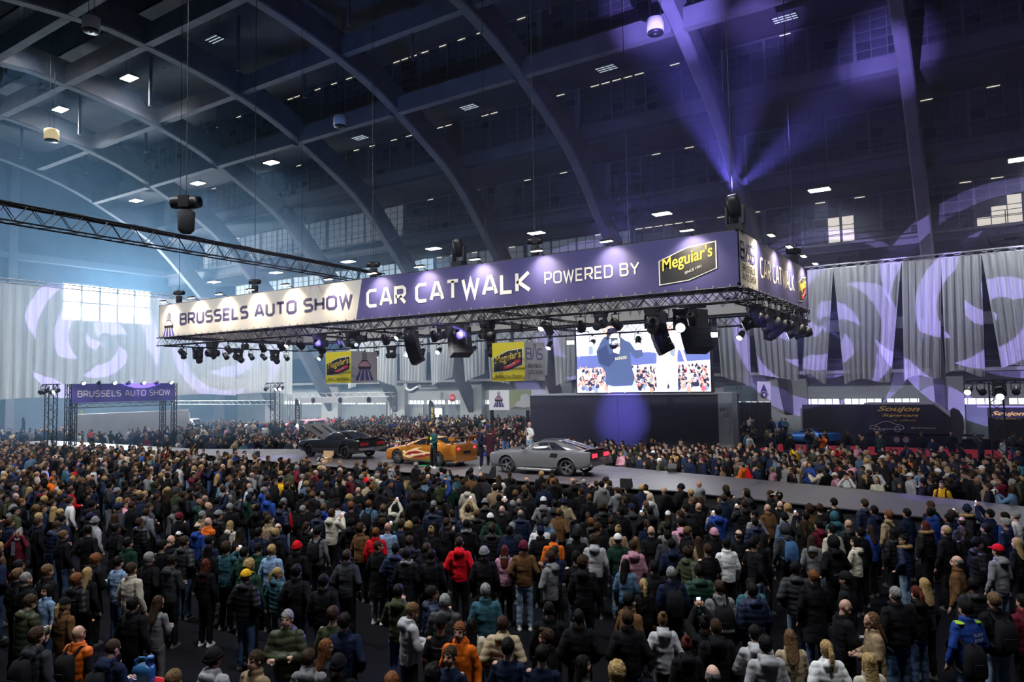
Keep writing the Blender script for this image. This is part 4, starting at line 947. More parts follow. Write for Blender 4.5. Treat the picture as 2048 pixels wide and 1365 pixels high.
glass_m = mat('car_glass', (.012, .016, .022), .06, spec=.9); red_l = mat('tail_red', (.5, .01, .02), .2, emit=(1, .02, .04), es=1.6); red_dim = mat('tail_red_dim', (.35, .015, .02), .2); black_g = mat('gloss_black', (.008, .008, .009), .25)
def wheel(parent, x, y, r, wd, rm, spokes, side):
    M = Matrix.Rotation(math.pi/2, 3, 'X'); s = 1 if side > 0 else -1
    t = MB().lathe([(r*.70, -wd/2), (r*.93, -wd/2), (r, -wd*.36), (r, wd*.36), (r*.93, wd/2), (r*.70, wd/2)], n=28, M=M, ring=True).build('wheel', tyre_m, parent, loc=(x, y, r))
    MB().lathe([(r*.70, -wd/2+.01), (r*.74, -wd/2+.01), (r*.74, wd/2-.01), (r*.70, wd/2-.01), (r*.66, 0)], n=28, M=M, ring=True).build('rim', rm, t)
    MB().cyl((0, s*wd*.05, 0), (0, s*wd*.12, 0), r*.5, 20).build('brake_disc', steel_d, t)
    sp = MB(); yo = s*(wd/2-.03)
    for k in range(spokes):
        a = 2*math.pi*k/spokes; d = Vector((math.cos(a), 0, math.sin(a))); pn = Vector((-math.sin(a), 0, math.cos(a)))
        sp.prism([d*(r*.1)+pn*r*.07+Vector((0, yo, 0)), d*(r*.1)-pn*r*.07+Vector((0, yo, 0)), d*(r*.72)-pn*r*.045+Vector((0, yo+s*.005, 0)), d*(r*.72)+pn*r*.045+Vector((0, yo+s*.005, 0))], (0, -s*.03, 0))
    sp.cyl((0, yo+s*.012, 0), (0, yo-s*.05, 0), r*.16, 12)
    sp.build('spokes', rm, t)
def car(name, label, st, gh, axles, r, paint, rimm, spokes, loc, rz, scale=1., track=.76, wd=.24, cat='car', detail=True, group=None):
    """st: body stations; gh: (base front x, base rear x, base half width, belt z, roof front x, roof rear x, roof half width, roof z, rear half width)"""
    o = thing(name, label, cat, loc, (0, 0, rz), group=group); o.scale = (scale,)*3
    rows = cat_interp(st, 5 if detail else 3); mb = MB(); rs = []
    for q in rows:
        h = half_section(q); x = q[0]
        rs.append([Vector((x, y, z)) for y, z in h]+[Vector((x, -y, z)) for y, z in reversed(h[1:-1])])
    mb.rings(rs); me = mb.mesh('body', paint)
    tmp = bpy.data.objects.new('t', me); cut = []
    for ax in axles:
        for s in (-1, 1):
            c2 = MB().cyl((ax, s*.52, r), (ax, s*1.2, r), r*1.13, 28).mesh('c', paint); c2 = bpy.data.objects.new('c', c2); cut.append(c2); b3 = tmp.modifiers.new('b', 'BOOLEAN'); b3.operation = 'DIFFERENCE'; b3.object = c2; b3.solver = 'EXACT'
    bme = shaped(tmp, cut)
    bme.name = 'body'; bme.polygons.foreach_set('use_smooth', [True]*len(bme.polygons)); bme.materials.clear(); bme.materials.append(paint)
    bo = obj('body', bme, o); em_ = bo.modifiers.new('e', 'EDGE_SPLIT'); em_.split_angle = math.radians(35)
    X = np.array([q[0] for q in rows])[::-1]
    def side_y(x, z):
        i = min(range(len(rows)), key=lambda k: abs(rows[k][0]-x)); h = half_section(rows[i]); hs = h[1:9]
        return float(np.interp(z, [p[1] for p in hs], [p[0] for p in hs]))
    def top_z(x, y=0.):
        i = min(range(len(rows)), key=lambda k: abs(rows[k][0]-x)); h = half_section(rows[i])[8:]
        return float(np.interp(abs(y), [p[0] for p in h[::-1]], [p[1] for p in h[::-1]]))
    xf, xr, wb_, zb_, tf, tr, wt, zt, wr_ = gh
    base = [Vector((xf, wb_*.90, zb_)), Vector((xf+.06, 0, zb_)), Vector((xf, -wb_*.90, zb_)), Vector((xf-.35, -wb_, zb_)), Vector(((xf+xr)/2, -wb_*1.01, zb_)), Vector((xr+.5, -wr_, zb_)), Vector((xr, -wr_*.86, zb_)), Vector((xr-.05, 0, zb_)), Vector((xr, wr_*.86, zb_)), Vector((xr+.5, wr_, zb_)), Vector(((xf+xr)/2, wb_*1.01, zb_)), Vector((xf-.35, wb_, zb_))]
    topr = [Vector((tf, wt*.86, zt-.03)), Vector((tf+.05, 0, zt-.01)), Vector((tf, -wt*.86, zt-.03)), Vector((tf-.18, -wt, zt-.04)), Vector(((tf+tr)/2, -wt*1.02, zt-.03)), Vector((tr+.12, -wt*.98, zt-.04)), Vector((tr, -wt*.84, zt-.03)), Vector((tr-.03, 0, zt-.01)), Vector((tr, wt*.84, zt-.03)), Vector((tr+.12, wt*.98, zt-.04)), Vector(((tf+tr)/2, wt*1.02, zt-.03)), Vector((tf-.18, wt, zt-.04))]
    base2 = [Vector((p.x, p.y, zb_-.12)) for p in base]
    mid = [a.lerp(b3, .55)+Vector((0, .025*(1 if a.y > .01 else -1 if a.y < -.01 else 0), .012)) for a, b3 in zip(base, topr)]
    roof = [Vector((p.x*.9+(tf+tr)/2*.1, p.y*.86, zt+.012)) for p in topr]
    g = MB(); g.rings([base2, base, mid, topr, roof]); g.build('cabin', paint, o)
    def gl(i, j, u0, u1, v0, v1, nm='window', m=glass_m, off=.012):
        """glass on the cabin skin between ring columns i and j"""
        def S(u, v):
            a = base[i].lerp(base[j], u); b3 = mid[i].lerp(mid[j], u); c3 = topr[i].lerp(topr[j], u)
            return a.lerp(b3, v/.55) if v < .55 else b3.lerp(c3, (v-.55)/.45)
        cx = Vector(((tf+tr)/2, 0, zb_-.2)); P = [[S(u, v) for u in np.linspace(u0, u1, 4)] for v in (v0, .55, v1)]; vs = [p+(p-cx).normalized()*off for row in P for p in row]
        return MB().add(vs, [(k*4+q, k*4+q+1, k*4+q+5, k*4+q+4) for k in range(2) for q in range(3)], 0, True).build(nm, m, o)
    for a, b3 in ((0, 1), (1, 2)): gl(a, b3, .10 if a == 0 else 0, 1 if a == 0 else .90, .10, .93, 'windscreen')
    for a, b3 in ((6, 7), (7, 8)): gl(a, b3, .10 if a == 6 else 0, 1 if a == 6 else .90, .14, .92, 'rear_window')
    for a, b3, u0, u1 in ((3, 4, .06, 1.), (4, 5, .06, .80), (11, 10, .06, 1.), (10, 9, .06, .80)): gl(a, b3, u0, u1, .12, .88, 'side_window')
    for ax in axles:
        for s in (-1, 1): wheel(o, ax, s*track, r, wd, rimm, spokes, s)
    MB().bb((axles[1]+.1, -.62, .18), (axles[0]-.1, .62, .34)).build('underbody', black_g, o)
    o['_'] = 0; del o['_']
    return o, side_y, top_z, base, topr
def decal(o, sy, pts, name, m, s=1, off=.006):
    c = np.mean(np.array(pts), 0); vs = [Vector((x, s*(sy(x, z)+off), z)) for x, z in pts]; 
    return MB().add(vs, [tuple(range(len(pts)))] if s > 0 else [tuple(range(len(pts)-1, -1, -1))]).build(name, m, o)
def common(o, sy, xm, zb_, door, s_list=(1,), handle=chrome, dm=black_g):
    for s in (-1, 1):
        mr_ = MB().ell((xm, s*(sy(xm, zb_-.1)+.09), zb_+.06), (.06, .09, .055), 10, 8); mr_.build('mirror', dm, o)
        d = MB()
        for a, b3 in zip(door[:-1], door[1:]): d.cyl((a[0], s*(sy(a[0], a[1])+.001), a[1]), (b3[0], s*(sy(b3[0], b3[1])+.001), b3[1]), .006, 4)
        d.build('door_gap', black_g, o); hx, hz = door[-2][0]+.12, door[-2][1]-.1
        MB().box((hx, s*(sy(hx, hz)+.012), hz), (.14, .02, .03)).build('door_handle', handle, o)
# --- grey fastback
paint_g = mat('paint_grey', (.17, .175, .19), .2, .5, coat=.8)
p1, p2 = onz(1018, 946, SZ), onz(1137, 953, SZ)
cx0 = (p1.x+p2.x)/2
o, sy, tz_, B, T = car('fastback_car', 'grey metallic fastback coupe with black stripes and glowing red tail lights', [(2.30, .42, .74, .60, .70, .02), (2.22, .30, .82, .66, .80, .02), (1.9, .24, .87, .68, .86, .04), (1.42, .22, .91, .70, .90, .05), (.9, .20, .90, .72, .93, .05), (.6, .20, .89, .73, .95, .04), (0, .20, .89, .72, .94, .02), (-.6, .20, .90, .73, .95, .02), (-1.0, .21, .92, .76, .98, .02), (-1.35, .23, .93, .78, .99, .02), (-1.8, .28, .91, .78, .99, .02), (-2.2, .36, .87, .78, .98, .02), (-2.36, .46, .84, .76, .97, .0)],
   (.75, -2.08, .80, .95, .0, -.80, .57, 1.33, .74), (1.38, -1.36), .34, paint_g, rim_s, 5, (cx0, p1.y+.77, SZ+.003), math.pi+.02, 1.04)
common(o, sy, .55, .98, [(.55, .92), (.5, .3), (-.42, .3), (-.5, .92)])
for s in (-1, 1):
    xs = list(np.linspace(2.2, .8, 10)); 
    st_ = MB()
    for a, b3 in zip(xs[:-1], xs[1:]): st_.add([(a, s*.06, tz_(a, .1)+.006), (a, s*.26, tz_(a, .2)+.004), (b3, s*.26, tz_(b3, .2)+.004), (b3, s*.06, tz_(b3, .1)+.006)], [(0, 1, 2, 3) if s < 0 else (3, 2, 1, 0)])
    st_.build('stripe', black_g, o)
    for a, b3 in (((.05, 1.352), (-.78, 1.352)), ((-.83, 1.33), (-2.1, .985))): MB().add([(a[0], s*.06, a[1]+.012), (a[0], s*.24, a[1]+.006), (b3[0], s*.24, b3[1]+.02), (b3[0], s*.06, b3[1]+.02)], [(0, 1, 2, 3)]).build('stripe', black_g, o)
MB().prism([(-2.05, -.80, .985), (-2.42, -.80, 1.03), (-2.46, -.80, 1.09), (-2.30, -.80, 1.07)], (0, 1.6, 0)).build('tail_spoiler', black_g, o)
MB().box((-2.375, 0, .80), (.03, 1.56, .22)).build('tail_panel', black_g, o)
for s in (-1, 1):
    for k in range(3): MB().box((-2.40, s*(.36+.15*k), .80), (.03, .10, .15)).build('tail_light', red_l, o)
    MB().cyl((.85, s*.90, .22), (-.85, s*.93, .22), .055, 8).build('side_pipe', chrome, o); MB().cyl((-.75, s*.93, .23), (-.98, s*.97, .22), .075, 10).build('exhaust_tip', black_g, o)
    decal(o, sy, [(-.62, .72), (-.95, .70), (-1.0, .86), (-.68, .88)], 'side_scoop', black_g, s)
    for ax in (1.38, -1.36):
        fl = MB(); pts = [Vector((ax+.41*math.cos(t), s*(sy(ax+.3*math.cos(t), .34+.40*math.sin(t))+.012), .34+.41*math.sin(t))) for t in np.linspace(-.1, math.pi+.1, 13)]; fl.tube(pts, .022, 6); fl.build('fender_lip', paint_g, o)
MB().box((-2.36, 0, .47), (.10, 1.6, .14)).build('rear_bumper', paint_g, o); MB().box((2.28, 0, .45), (.10, 1.4, .14)).build('front_bumper', paint_g, o)
MB().box((2.30, 0, .66), (.04, 1.1, .18)).build('grille', black_g, o)
for s in (-1, 1): MB().cyl((2.27, s*.58, .66), (2.32, s*.58, .66), .085, 14).build('headlight', mat('headlamp', (.7, .7, .72), .1), o); MB().cyl((2.29, s*.2, .60), (2.33, s*.2, .60), .07, 12).build('fog_lamp', MATS['headlamp'], o)
MB().prism([(1.75, -.22, tz_(1.75)), (1.0, -.28, tz_(1.)), (1.0, -.28, tz_(1.)+.075), (1.72, -.22, tz_(1.75)+.03)], (0, .5, 0)).build('bonnet_scoop', paint_g, o)
# --- orange coupe
paint_o = mat('paint_orange', (.62, .23, .02), .2, .45, coat=1.)
p1, p2 = onz(798, 928, SZ), onz(881, 933, SZ)
o, sy, tz_, B, T = car('orange_coupe', 'metallic orange sports coupe with flame graphics and tall rear wing', [(2.25, .30, .62, .50, .58, .02), (2.1, .20, .78, .52, .66, .03), (1.8, .16, .86, .56, .72, .05), (1.3, .15, .90, .62, .80, .07), (.8, .15, .89, .66, .86, .06), (.3, .15, .88, .68, .88, .03), (-.4, .15, .89, .70, .90, .02), (-1.0, .16, .91, .74, .95, .03), (-1.3, .17, .92, .76, .97, .04), (-1.75, .20, .90, .76, .98, .04), (-2.1, .24, .85, .74, .97, .03), (-2.25, .32, .78, .70, .93, .02)],
   (.88, -1.78, .78, .90, -.05, -.70, .55, 1.27, .70), (1.28, -1.27), .33, paint_o, rim_s, 10, ((p1.x+p2.x)/2, p1.y+.77, SZ+.003), math.pi-.03, 1.02)
common(o, sy, .62, .92, [(.6, .86), (.55, .24), (-.5, .24), (-.58, .88)], handle=paint_o, dm=paint_o)
crm = mat('flame_cream', (.80, .62, .36), .35); crd = mat('flame_red', (.30, .015, .03), .3)
for s in (-1, 1):
    decal(o, sy, [(1.0, .60), (.82, .66), (.7, .60), (.4, .70), (.1, .80), (-.3, .84), (.0, .72), (-.4, .66), (-.9, .60), (-.5, .48), (-.2, .46), (.2, .36), (.5, .30), (.75, .36), (.9, .44), (.8, .52)], 'flame_graphic', crm, s)
    decal(o, sy, [(.66, .54), (.4, .62), (.05, .66), (-.4, .60), (-.95, .53), (-.5, .42), (-.1, .36), (.3, .34), (.5, .44)], 'flame_graphic', crd, s, .010)
    decal(o, sy, [(.85, .20), (-.85, .20), (-.85, .25), (.85, .25)], 'sill_lettering', white_p, s, .008)
    MB().prism([(-1.75, s*.62-.02, .98), (-1.95, s*.62-.02, .98), (-2.12, s*.62-.02, 1.26), (-1.95, s*.62-.02, 1.27)], (0, .04, 0)).build('wing_post', paint_o, o)
    MB().ell((-2.2, s*.58, .80), (.07, .17, .09), 12, 8).build('tail_light', red_l, o); MB().ell((2.02, s*.60, .60), (.16, .13, .06), 12, 8).build('headlight', MATS['headlamp'], o)
    decal(o, sy, [(.95, .52), (.88, .66), (.95, .68), (1.0, .55)], 'side_vent', black_g, s, .012)
MB().prism([(-1.86, -.80, 1.26), (-2.18, -.80, 1.29), (-2.2, -.80, 1.32), (-1.86, -.80, 1.295)], (0, 1.6, 0)).build('wing', paint_o, o)
for s in (-1, 1): MB().box((-2.03, s*.80, 1.25), (.36, .025, .16)).build('wing_end_plate', paint_o, o)
MB().box((-2.27, 0, .62), (.02, .5, .13)).build('number_plate', black_g, o); MB().box((-2.2, 0, .27), (.16, 1.5, .14)).build('rear_bumper', paint_o, o); MB().cyl((-2.2, .5, .26), (-2.36, .5, .26), .07, 12).build('exhaust_tip', chrome, o)
MB().box((2.12, 0, .22), (.22, 1.45, .10)).build('front_splitter', paint_o, o); MB().box((2.22, 0, .38), (.04, .9, .14)).build('grille', black_g, o)
# green sheet lying under the orange car
gp = onz(848, 935, SZ); MB().box((0, 0, .006), (1.3, .6, .008)).build('green_mat', mat('mat_green', (.01, .28, .12), .5), label='flat green mat on the deck below the orange car', cat='mat', loc=(gp.x, gp.y+.6, SZ))
# --- black muscle car with raised bonnet
paint_b = mat('paint_black', (.012, .012, .014), .18, .3, coat=1.)
p1, p2 = onz(617, 914, SZ), onz(695, 918, SZ)
o, sy, tz_, B, T = car('muscle_car', 'black muscle coupe with its bonnet raised standing on the far stage', [(2.35, .42, .80, .62, .72, .01), (2.2, .28, .88, .66, .80, .02), (1.6, .22, .93, .70, .86, .03), (1.0, .20, .93, .72, .90, .03), (.5, .20, .92, .73, .92, .02), (-.3, .20, .92, .73, .92, .02), (-.9, .21, .94, .78, .95, .02), (-1.3, .22, .96, .82, .98, .02), (-1.9, .30, .93, .80, .97, .02), (-2.25, .38, .89, .78, .95, .01), (-2.38, .48, .86, .76, .93, .0)],
   (.60, -1.80, .80, .93, -.05, -.92, .58, 1.30, .74), (1.40, -1.36), .35, paint_b, rim_d, 6, ((p1.x+p2.x)/2+.1, p1.y+.85, SZ+.003), math.pi-.04, 1.05)
common(o, sy, .45, .95, [(.45, .88), (.4, .3), (-.5, .3), (-.58, .9)])
hood = MB().prism([(.62, -.78, .93), (2.1, -.74, 1.62), (2.12, -.74, 1.66), (.62, -.78, .975)], (0, 1.5, 0)).build('bonnet', mat('bonnet_grey', (.14, .14, .15), .4, .3), o)
for s in (-.32, .32): MB().prism([(1.0, s-.05, 1.155), (1.8, s-.05, 1.53), (1.8, s-.05, 1.56), (1.0, s-.05, 1.19)], (0, .1, 0)).build('bonnet_vent', black_g, hood)
MB().bb((.75, -.72, .60), (2.1, .72, .88)).build('engine_bay', steel_d, o)
for s in (-1, 1): MB().cyl((.8, s*.68, .9), (1.35, s*.70, 1.26), .015, 5).build('bonnet_strut', chrome, o); MB().box((-2.39, s*.55, .74), (.03, .5, .14)).build('tail_light', red_dim, o); MB().cyl((2.3, s*.6, .62), (2.36, s*.6, .62), .09, 14).build('headlight', MATS['headlamp'], o)
MB().prism([(-1.9, -.84, .98), (-2.35, -.84, 1.0), (-2.4, -.84, 1.06), (-2.2, -.84, 1.03)], (0, 1.68, 0)).build('tail_spoiler', paint_b, o)
MB().box((-2.40, 0, .50), (.12, 1.72, .13)).build('rear_bumper', chrome, o); MB().box((2.34, 0, .48), (.12, 1.6, .12)).build('front_bumper', paint_b, o); MB().box((2.35, 0, .64), (.04, 1.2, .15)).build('grille', black_g, o)
# --- cars parked on the far stands
def parked(label, px, Y, rz, paint, kind):
    p = ony(px, 860, Y)
    if kind == 'sport': st, gh, ax, r = [(2.2, .28, .6, .45, .52, .02), (1.9, .18, .82, .5, .62, .03), (1.2, .15, .92, .58, .74, .05), (.3, .15, .92, .64, .82, .02), (-.6, .15, .94, .68, .88, .02), (-1.3, .17, .97, .72, .93, .03), (-2.0, .25, .90, .70, .92, .02), (-2.2, .35, .82, .66, .86, .0)], (.95, -1.7, .76, .84, .0, -.5, .52, 1.16, .66), (1.25, -1.3), .34
    else: st, gh, ax, r = [(2.25, .5, .80, .85, 1.02, .01), (2.1, .38, .88, .88, 1.08, .01), (1.3, .32, .92, .92, 1.12, .02), (0, .3, .92, .95, 1.15, .01), (-1.4, .32, .92, .95, 1.15, .01), (-2.1, .4, .90, .95, 1.15, .0), (-2.2, .5, .86, .9, 1.12, .0)], (.85, -2.15, .86, 1.13, .35, -2.0, .76, 1.92, .84), (1.4, -1.4), .38
    car('parked_car', label, st, gh, ax, r, paint, rim_d, 6, (p.x, Y, .014), rz, 1., detail=False)
parked('light blue low sports car before the black stand wall', 1620, 60.8, 2.6, mat('paint_blue', (.03, .16, .55), .25, .3, coat=.6), 'sport')
parked('pink off road car on a far stand left of the black car', 612, 49., 4.5, mat('paint_pink', (.62, .28, .38), .3, .1, coat=.5), 'suv')
parked('white van shaped car on a far stand behind the gate', 385, 47., .4, mat('paint_white', (.68, .7, .72), .3, coat=.5), 'suv')
parked('red sports car on a far stand behind the truss tower', 580, 57., 2.9, mat('paint_red', (.5, .02, .03), .25, coat=.5), 'sport')
# ================================================================ people
from mathutils import noise as _nz
CLR = dict(black=(.010, .010, .012), navy=(.012, .018, .045), charcoal=(.035, .037, .043), grey=(.19, .19, .20), light_grey=(.40, .40, .42), white=(.68, .68, .68),
           cream=(.52, .47, .38), beige=(.38, .30, .19), tan=(.28, .20, .12), brown=(.13, .065, .028), maroon=(.12, .012, .025), red=(.55, .008, .016), orange=(.66, .13, .012),
           olive=(.05, .058, .03), green=(.014, .042, .03), teal=(.035, .10, .13), blue=(.018, .05, .24), light_blue=(.22, .33, .50), denim=(.085, .15, .24), pink=(.52, .25, .34),
           yellow=(.66, .36, .015), purple=(.12, .05, .25), rust=(.30, .09, .03), lime=(.3, .5, .03))
BOT = dict(bk=('black', (.010, .010, .012)), jn=('blue', (.05, .085, .16)), lj=('light blue', (.20, .28, .38)), gr=('grey', (.16, .16, .17)), kh=('khaki', (.22, .18, .12)), nv=('navy', (.012, .016, .035)))
HAIRC = dict(bk=('black', (.007, .006, .006)), br=('brown', (.040, .022, .012)), lb=('light brown', (.13, .075, .035)), bl=('blonde', (.36, .24, .10)), gi=('ginger', (.16, .058, .02)), gy=('grey', (.22, .22, .22)), au=('auburn', (.09, .018, .012)), wh=('white', (.5, .5, .5)))
SKIN = [(.50, .29, .20), (.56, .34, .25), (.44, .25, .17), (.60, .38, .29), (.30, .16, .10), (.52, .30, .22)]
m_skin = mat('skin', (.5, .3, .2), .5, src='skin', noise=.06, nscale=20)
m_cloth = mat('cloth', (.2, .2, .2), .85, src='object', noise=.22, nscale=9, bump=.35, spec=.08)
m_puff = mat('quilted_cloth', (.2, .2, .2), .5, src='object', noise=.18, nscale=7, bump=.25, spec=.2)
m_hair = mat('hair', (.03, .02, .01), .6, src='object', noise=.45, nscale=38, bump=.9, spec=.12)
m_shoe = mat('shoe', (.1, .1, .1), .6, src='object', noise=.1)
m_crowd = mat('crowd_cloth', (.1, .1, .1), .8, src='attr', noise=.12, nscale=6, spec=.08)
def remeshed(mb, voxel, ratio, smooth=1):
    me = bpy.data.meshes.new('t'); me.from_pydata(mb.v, [], mb.f)
    o = bpy.data.objects.new('t', me)
    r = o.modifiers.new('r', 'REMESH'); r.mode = 'VOXEL'; r.voxel_size = voxel; r.use_smooth_shade = True
    if smooth: s_ = o.modifiers.new('s', 'SMOOTH'); s_.factor = .5; s_.iterations = smooth
    if ratio < 1: d = o.modifiers.new('d', 'DECIMATE'); d.ratio = ratio
    out = shaped(o); bpy.data.meshes.remove(me)
    out.polygons.foreach_set('use_smooth', [True]*len(out.polygons))
    return out
def limb(mb, pts, rad, n=10):
    for (a, b), (r0, r1) in zip(zip(pts[:-1], pts[1:]), zip(rad[:-1], rad[1:])): mb.cyl(a, b, r0, n, r1)
    for p, r in zip(pts, rad): mb.ell(p, (r, r, r), n, 6)
ARMS = {   # elbow and wrist of the right arm, then the left arm
 'down': ((.255, -.03, 1.15), (.26, .07, .91), (-.255, -.03, 1.15), (-.26, .07, .91)),
 'pocket': ((.29, -.08, 1.17), (.205, .09, 1.0), (-.29, -.08, 1.17), (-.205, .09, 1.0)),
 'crossed': ((.265, .06, 1.16), (-.07, .215, 1.19), (-.265, .06, 1.16), (.07, .19, 1.15)),
 'phone': ((.22, .20, 1.24), (.055, .36, 1.47), (-.22, .20, 1.24), (-.055, .36, 1.47)),
 'reading': ((.25, .03, 1.15), (.07, .27, 1.14), (-.25, .03, 1.15), (-.07, .27, 1.14)),
 'chin': ((.235, .11, 1.16), (.05, .17, 1.42), (-.27, .04, 1.16), (.06, .19, 1.13)),
 'raised': ((.23, .17, 1.56), (.065, .27, 1.80), (-.23, .17, 1.56), (-.065, .27, 1.80)),
 'ears': ((.30, .10, 1.33), (.115, .06, 1.58), (-.30, .10, 1.33), (-.115, .06, 1.58)),
 'mic': ((.25, .08, 1.17), (.04, .20, 1.44), (-.26, .0, 1.16), (-.24, .20, 1.08)),
 'point': ((.30, .12, 1.25), (.42, .33, 1.36), (-.27, .0, 1.16), (-.22, .18, 1.06)),
}
LEGS = {'stand': ((.10, .015, .50), (.115, -.01, .085), (-.10, .015, .50), (-.115, -.01, .085)), 'walk': ((.10, .14, .52), (.10, .24, .10), (-.10, -.04, .50), (-.10, -.30, .13)), 'wide': ((.15, .03, .50), (.20, .0, .085), (-.15, .03, .50), (-.20, .0, .085)),
        'sit': ((.17, .36, .86), (.15, .34, .46), (-.17, .36, .86), (-.15, .34, .46))}
def head_R(yaw, pitch): return Matrix.Rotation(yaw, 3, 'Z')@Matrix.Rotation(-pitch, 3, 'X')
HP = Vector((0, -.01, 1.53))
def hand(mb, w, e, curl=.5, grip=None):
    w, e = Vector(w), Vector(e); d = (w-e).normalized(); side = d.cross(Vector((0, 1, .3))).normalized(); nrm = side.cross(d)
    mb.cyl(w, w+d*.05, .027, 8, .034); c = w+d*.075
    mb.ell(c, (.036, .036, .036), 8, 6)
    inw = -nrm if nrm.y < 0 else nrm
    if w.x > 0: th = -side
    else: th = -side
    for k in range(4):
        o = side*((k-1.5)*.019); L = (.034, .040, .037, .028)[k]; p0 = c+o+d*.02; p1 = p0+(d*(1-curl*.4)+inw*curl*.6).normalized()*L; p2 = p1+(d*(1-curl)+inw*curl).normalized()*L*.9
        mb.cyl(p0, p1, .0115, 6, .0105); mb.cyl(p1, p2, .0105, 6, .009); mb.ell(p1, (.0108,)*3, 6, 4); mb.ell(p2, (.009,)*3, 6, 4)
    s2 = 1 if (w.x > 0) else -1; t0 = w+d*.035+side*(-s2*.028); t1 = t0+(d*.7-side*s2*.6+inw*.35).normalized()*.042; t2 = t1+(d*.9+inw*.4).normalized()*.03
    mb.cyl(t0, t1, .0135, 6, .0115); mb.cyl(t1, t2, .0115, 6, .0095); mb.ell(t2, (.0095,)*3, 6, 4)
BODY = {}
def body_mesh(pose, legs, yaw, pitch):
    key = (pose, legs, yaw, pitch)
    if key in BODY: return BODY[key]
    mb = MB(); R = head_R(math.radians(yaw), math.radians(pitch)); T = lambda p: R@(Vector(p)-HP)+HP
    def E(c, r): mb.ell(T(c), r, 14, 10, M=R)
    E((0, -.008, 1.665), (.076, .096, .098)); E((0, .022, 1.60), (.060, .072, .085)); E((0, .04, 1.565), (.040, .050, .045)); E((0, .088, 1.635), (.026, .02, .055))
    mb.cyl(T((0, .088, 1.655)), T((0, .112, 1.622)), .008, 6, .016); mb.ell(T((0, .106, 1.618)), (.017, .014, .012), 8, 6, M=R)
    for sx in (-1, 1): E((sx*.078, -.008, 1.63), (.012, .022, .032)); E((sx*.034, .068, 1.60), (.026, .022, .03)); E((sx*.03, .078, 1.675), (.03, .014, .012))
    E((0, .088, 1.578), (.026, .012, .012))
    mb.cyl((0, -.015, 1.42), T((0, -.008, 1.585)), .062, 12, .054)
    for z0, z1, a, b, c, d in ((.90, 1.05, .15, .10, .14, .095), (1.05, 1.25, .14, .095, .16, .105), (1.25, 1.42, .16, .105, .15, .08), (1.42, 1.48, .15, .08, .06, .055)):
        mb.rings([[Vector((math.cos(t)*rx, math.sin(t)*ry, z)) for t in np.linspace(0, 2*math.pi, 17)[:-1]] for z, rx, ry in ((z0-.01, a, b), (z1+.01, c, d))])
    e1, w1, e2, w2 = ARMS[pose]
    for s_, e, w_ in ((1, e1, w1), (-1, e2, w2)):
        limb(mb, [Vector((s_*.175, 0, 1.42)), Vector(e), Vector(w_)], [.052, .041, .029]); hand(mb, w_, e, .25 if pose == 'down' else .7)
    k1, a1, k2, a2 = LEGS[legs]
    for s_, k, a in ((1, k1, a1), (-1, k2, a2)):
        limb(mb, [Vector((s_*.088, 0, .92)), Vector(k), Vector(a)], [.085, .055, .038]); mb.ell((a[0], a[1]+.05, a[2]-.035), (.04, .11, .03), 8, 6)
    me = remeshed(mb, .0115, .38)
    n = len(me.vertices); co = np.empty(n*3); me.vertices.foreach_get('co', co); co = co.reshape(-1, 3)
    Ri = np.array(R.transposed()); hl = (co-np.array(HP))@Ri.T+np.array(HP)
    col = np.ones((n, 4)); fr = hl[:, 1] > .05
    for sx in (-1, 1):
        m = fr & (np.hypot((hl[:, 0]-sx*.032)/.016, (hl[:, 2]-1.650)/.009) < 1); col[m, :3] = .13
        m = fr & (abs(hl[:, 0]-sx*.033) < .022) & (abs(hl[:, 2]-1.676) < .006); col[m, :3] = .32
    m = fr & (abs(hl[:, 0]) < .026) & (abs(hl[:, 2]-1.577) < .008); col[m, :3] = (.72, .42, .42)
    m = fr & (hl[:, 2] > 1.6) & (hl[:, 2] < 1.635) & (abs(hl[:, 0]) > .03); col[m, :3] *= (1.05, .9, .88)
    ca = me.color_attributes.new('col', 'FLOAT_COLOR', 'POINT'); ca.data.foreach_set('color', col.ravel())
    me.materials.append(m_skin); me.name = 'person'; BODY[key] = me
    return me
TOPS = {}
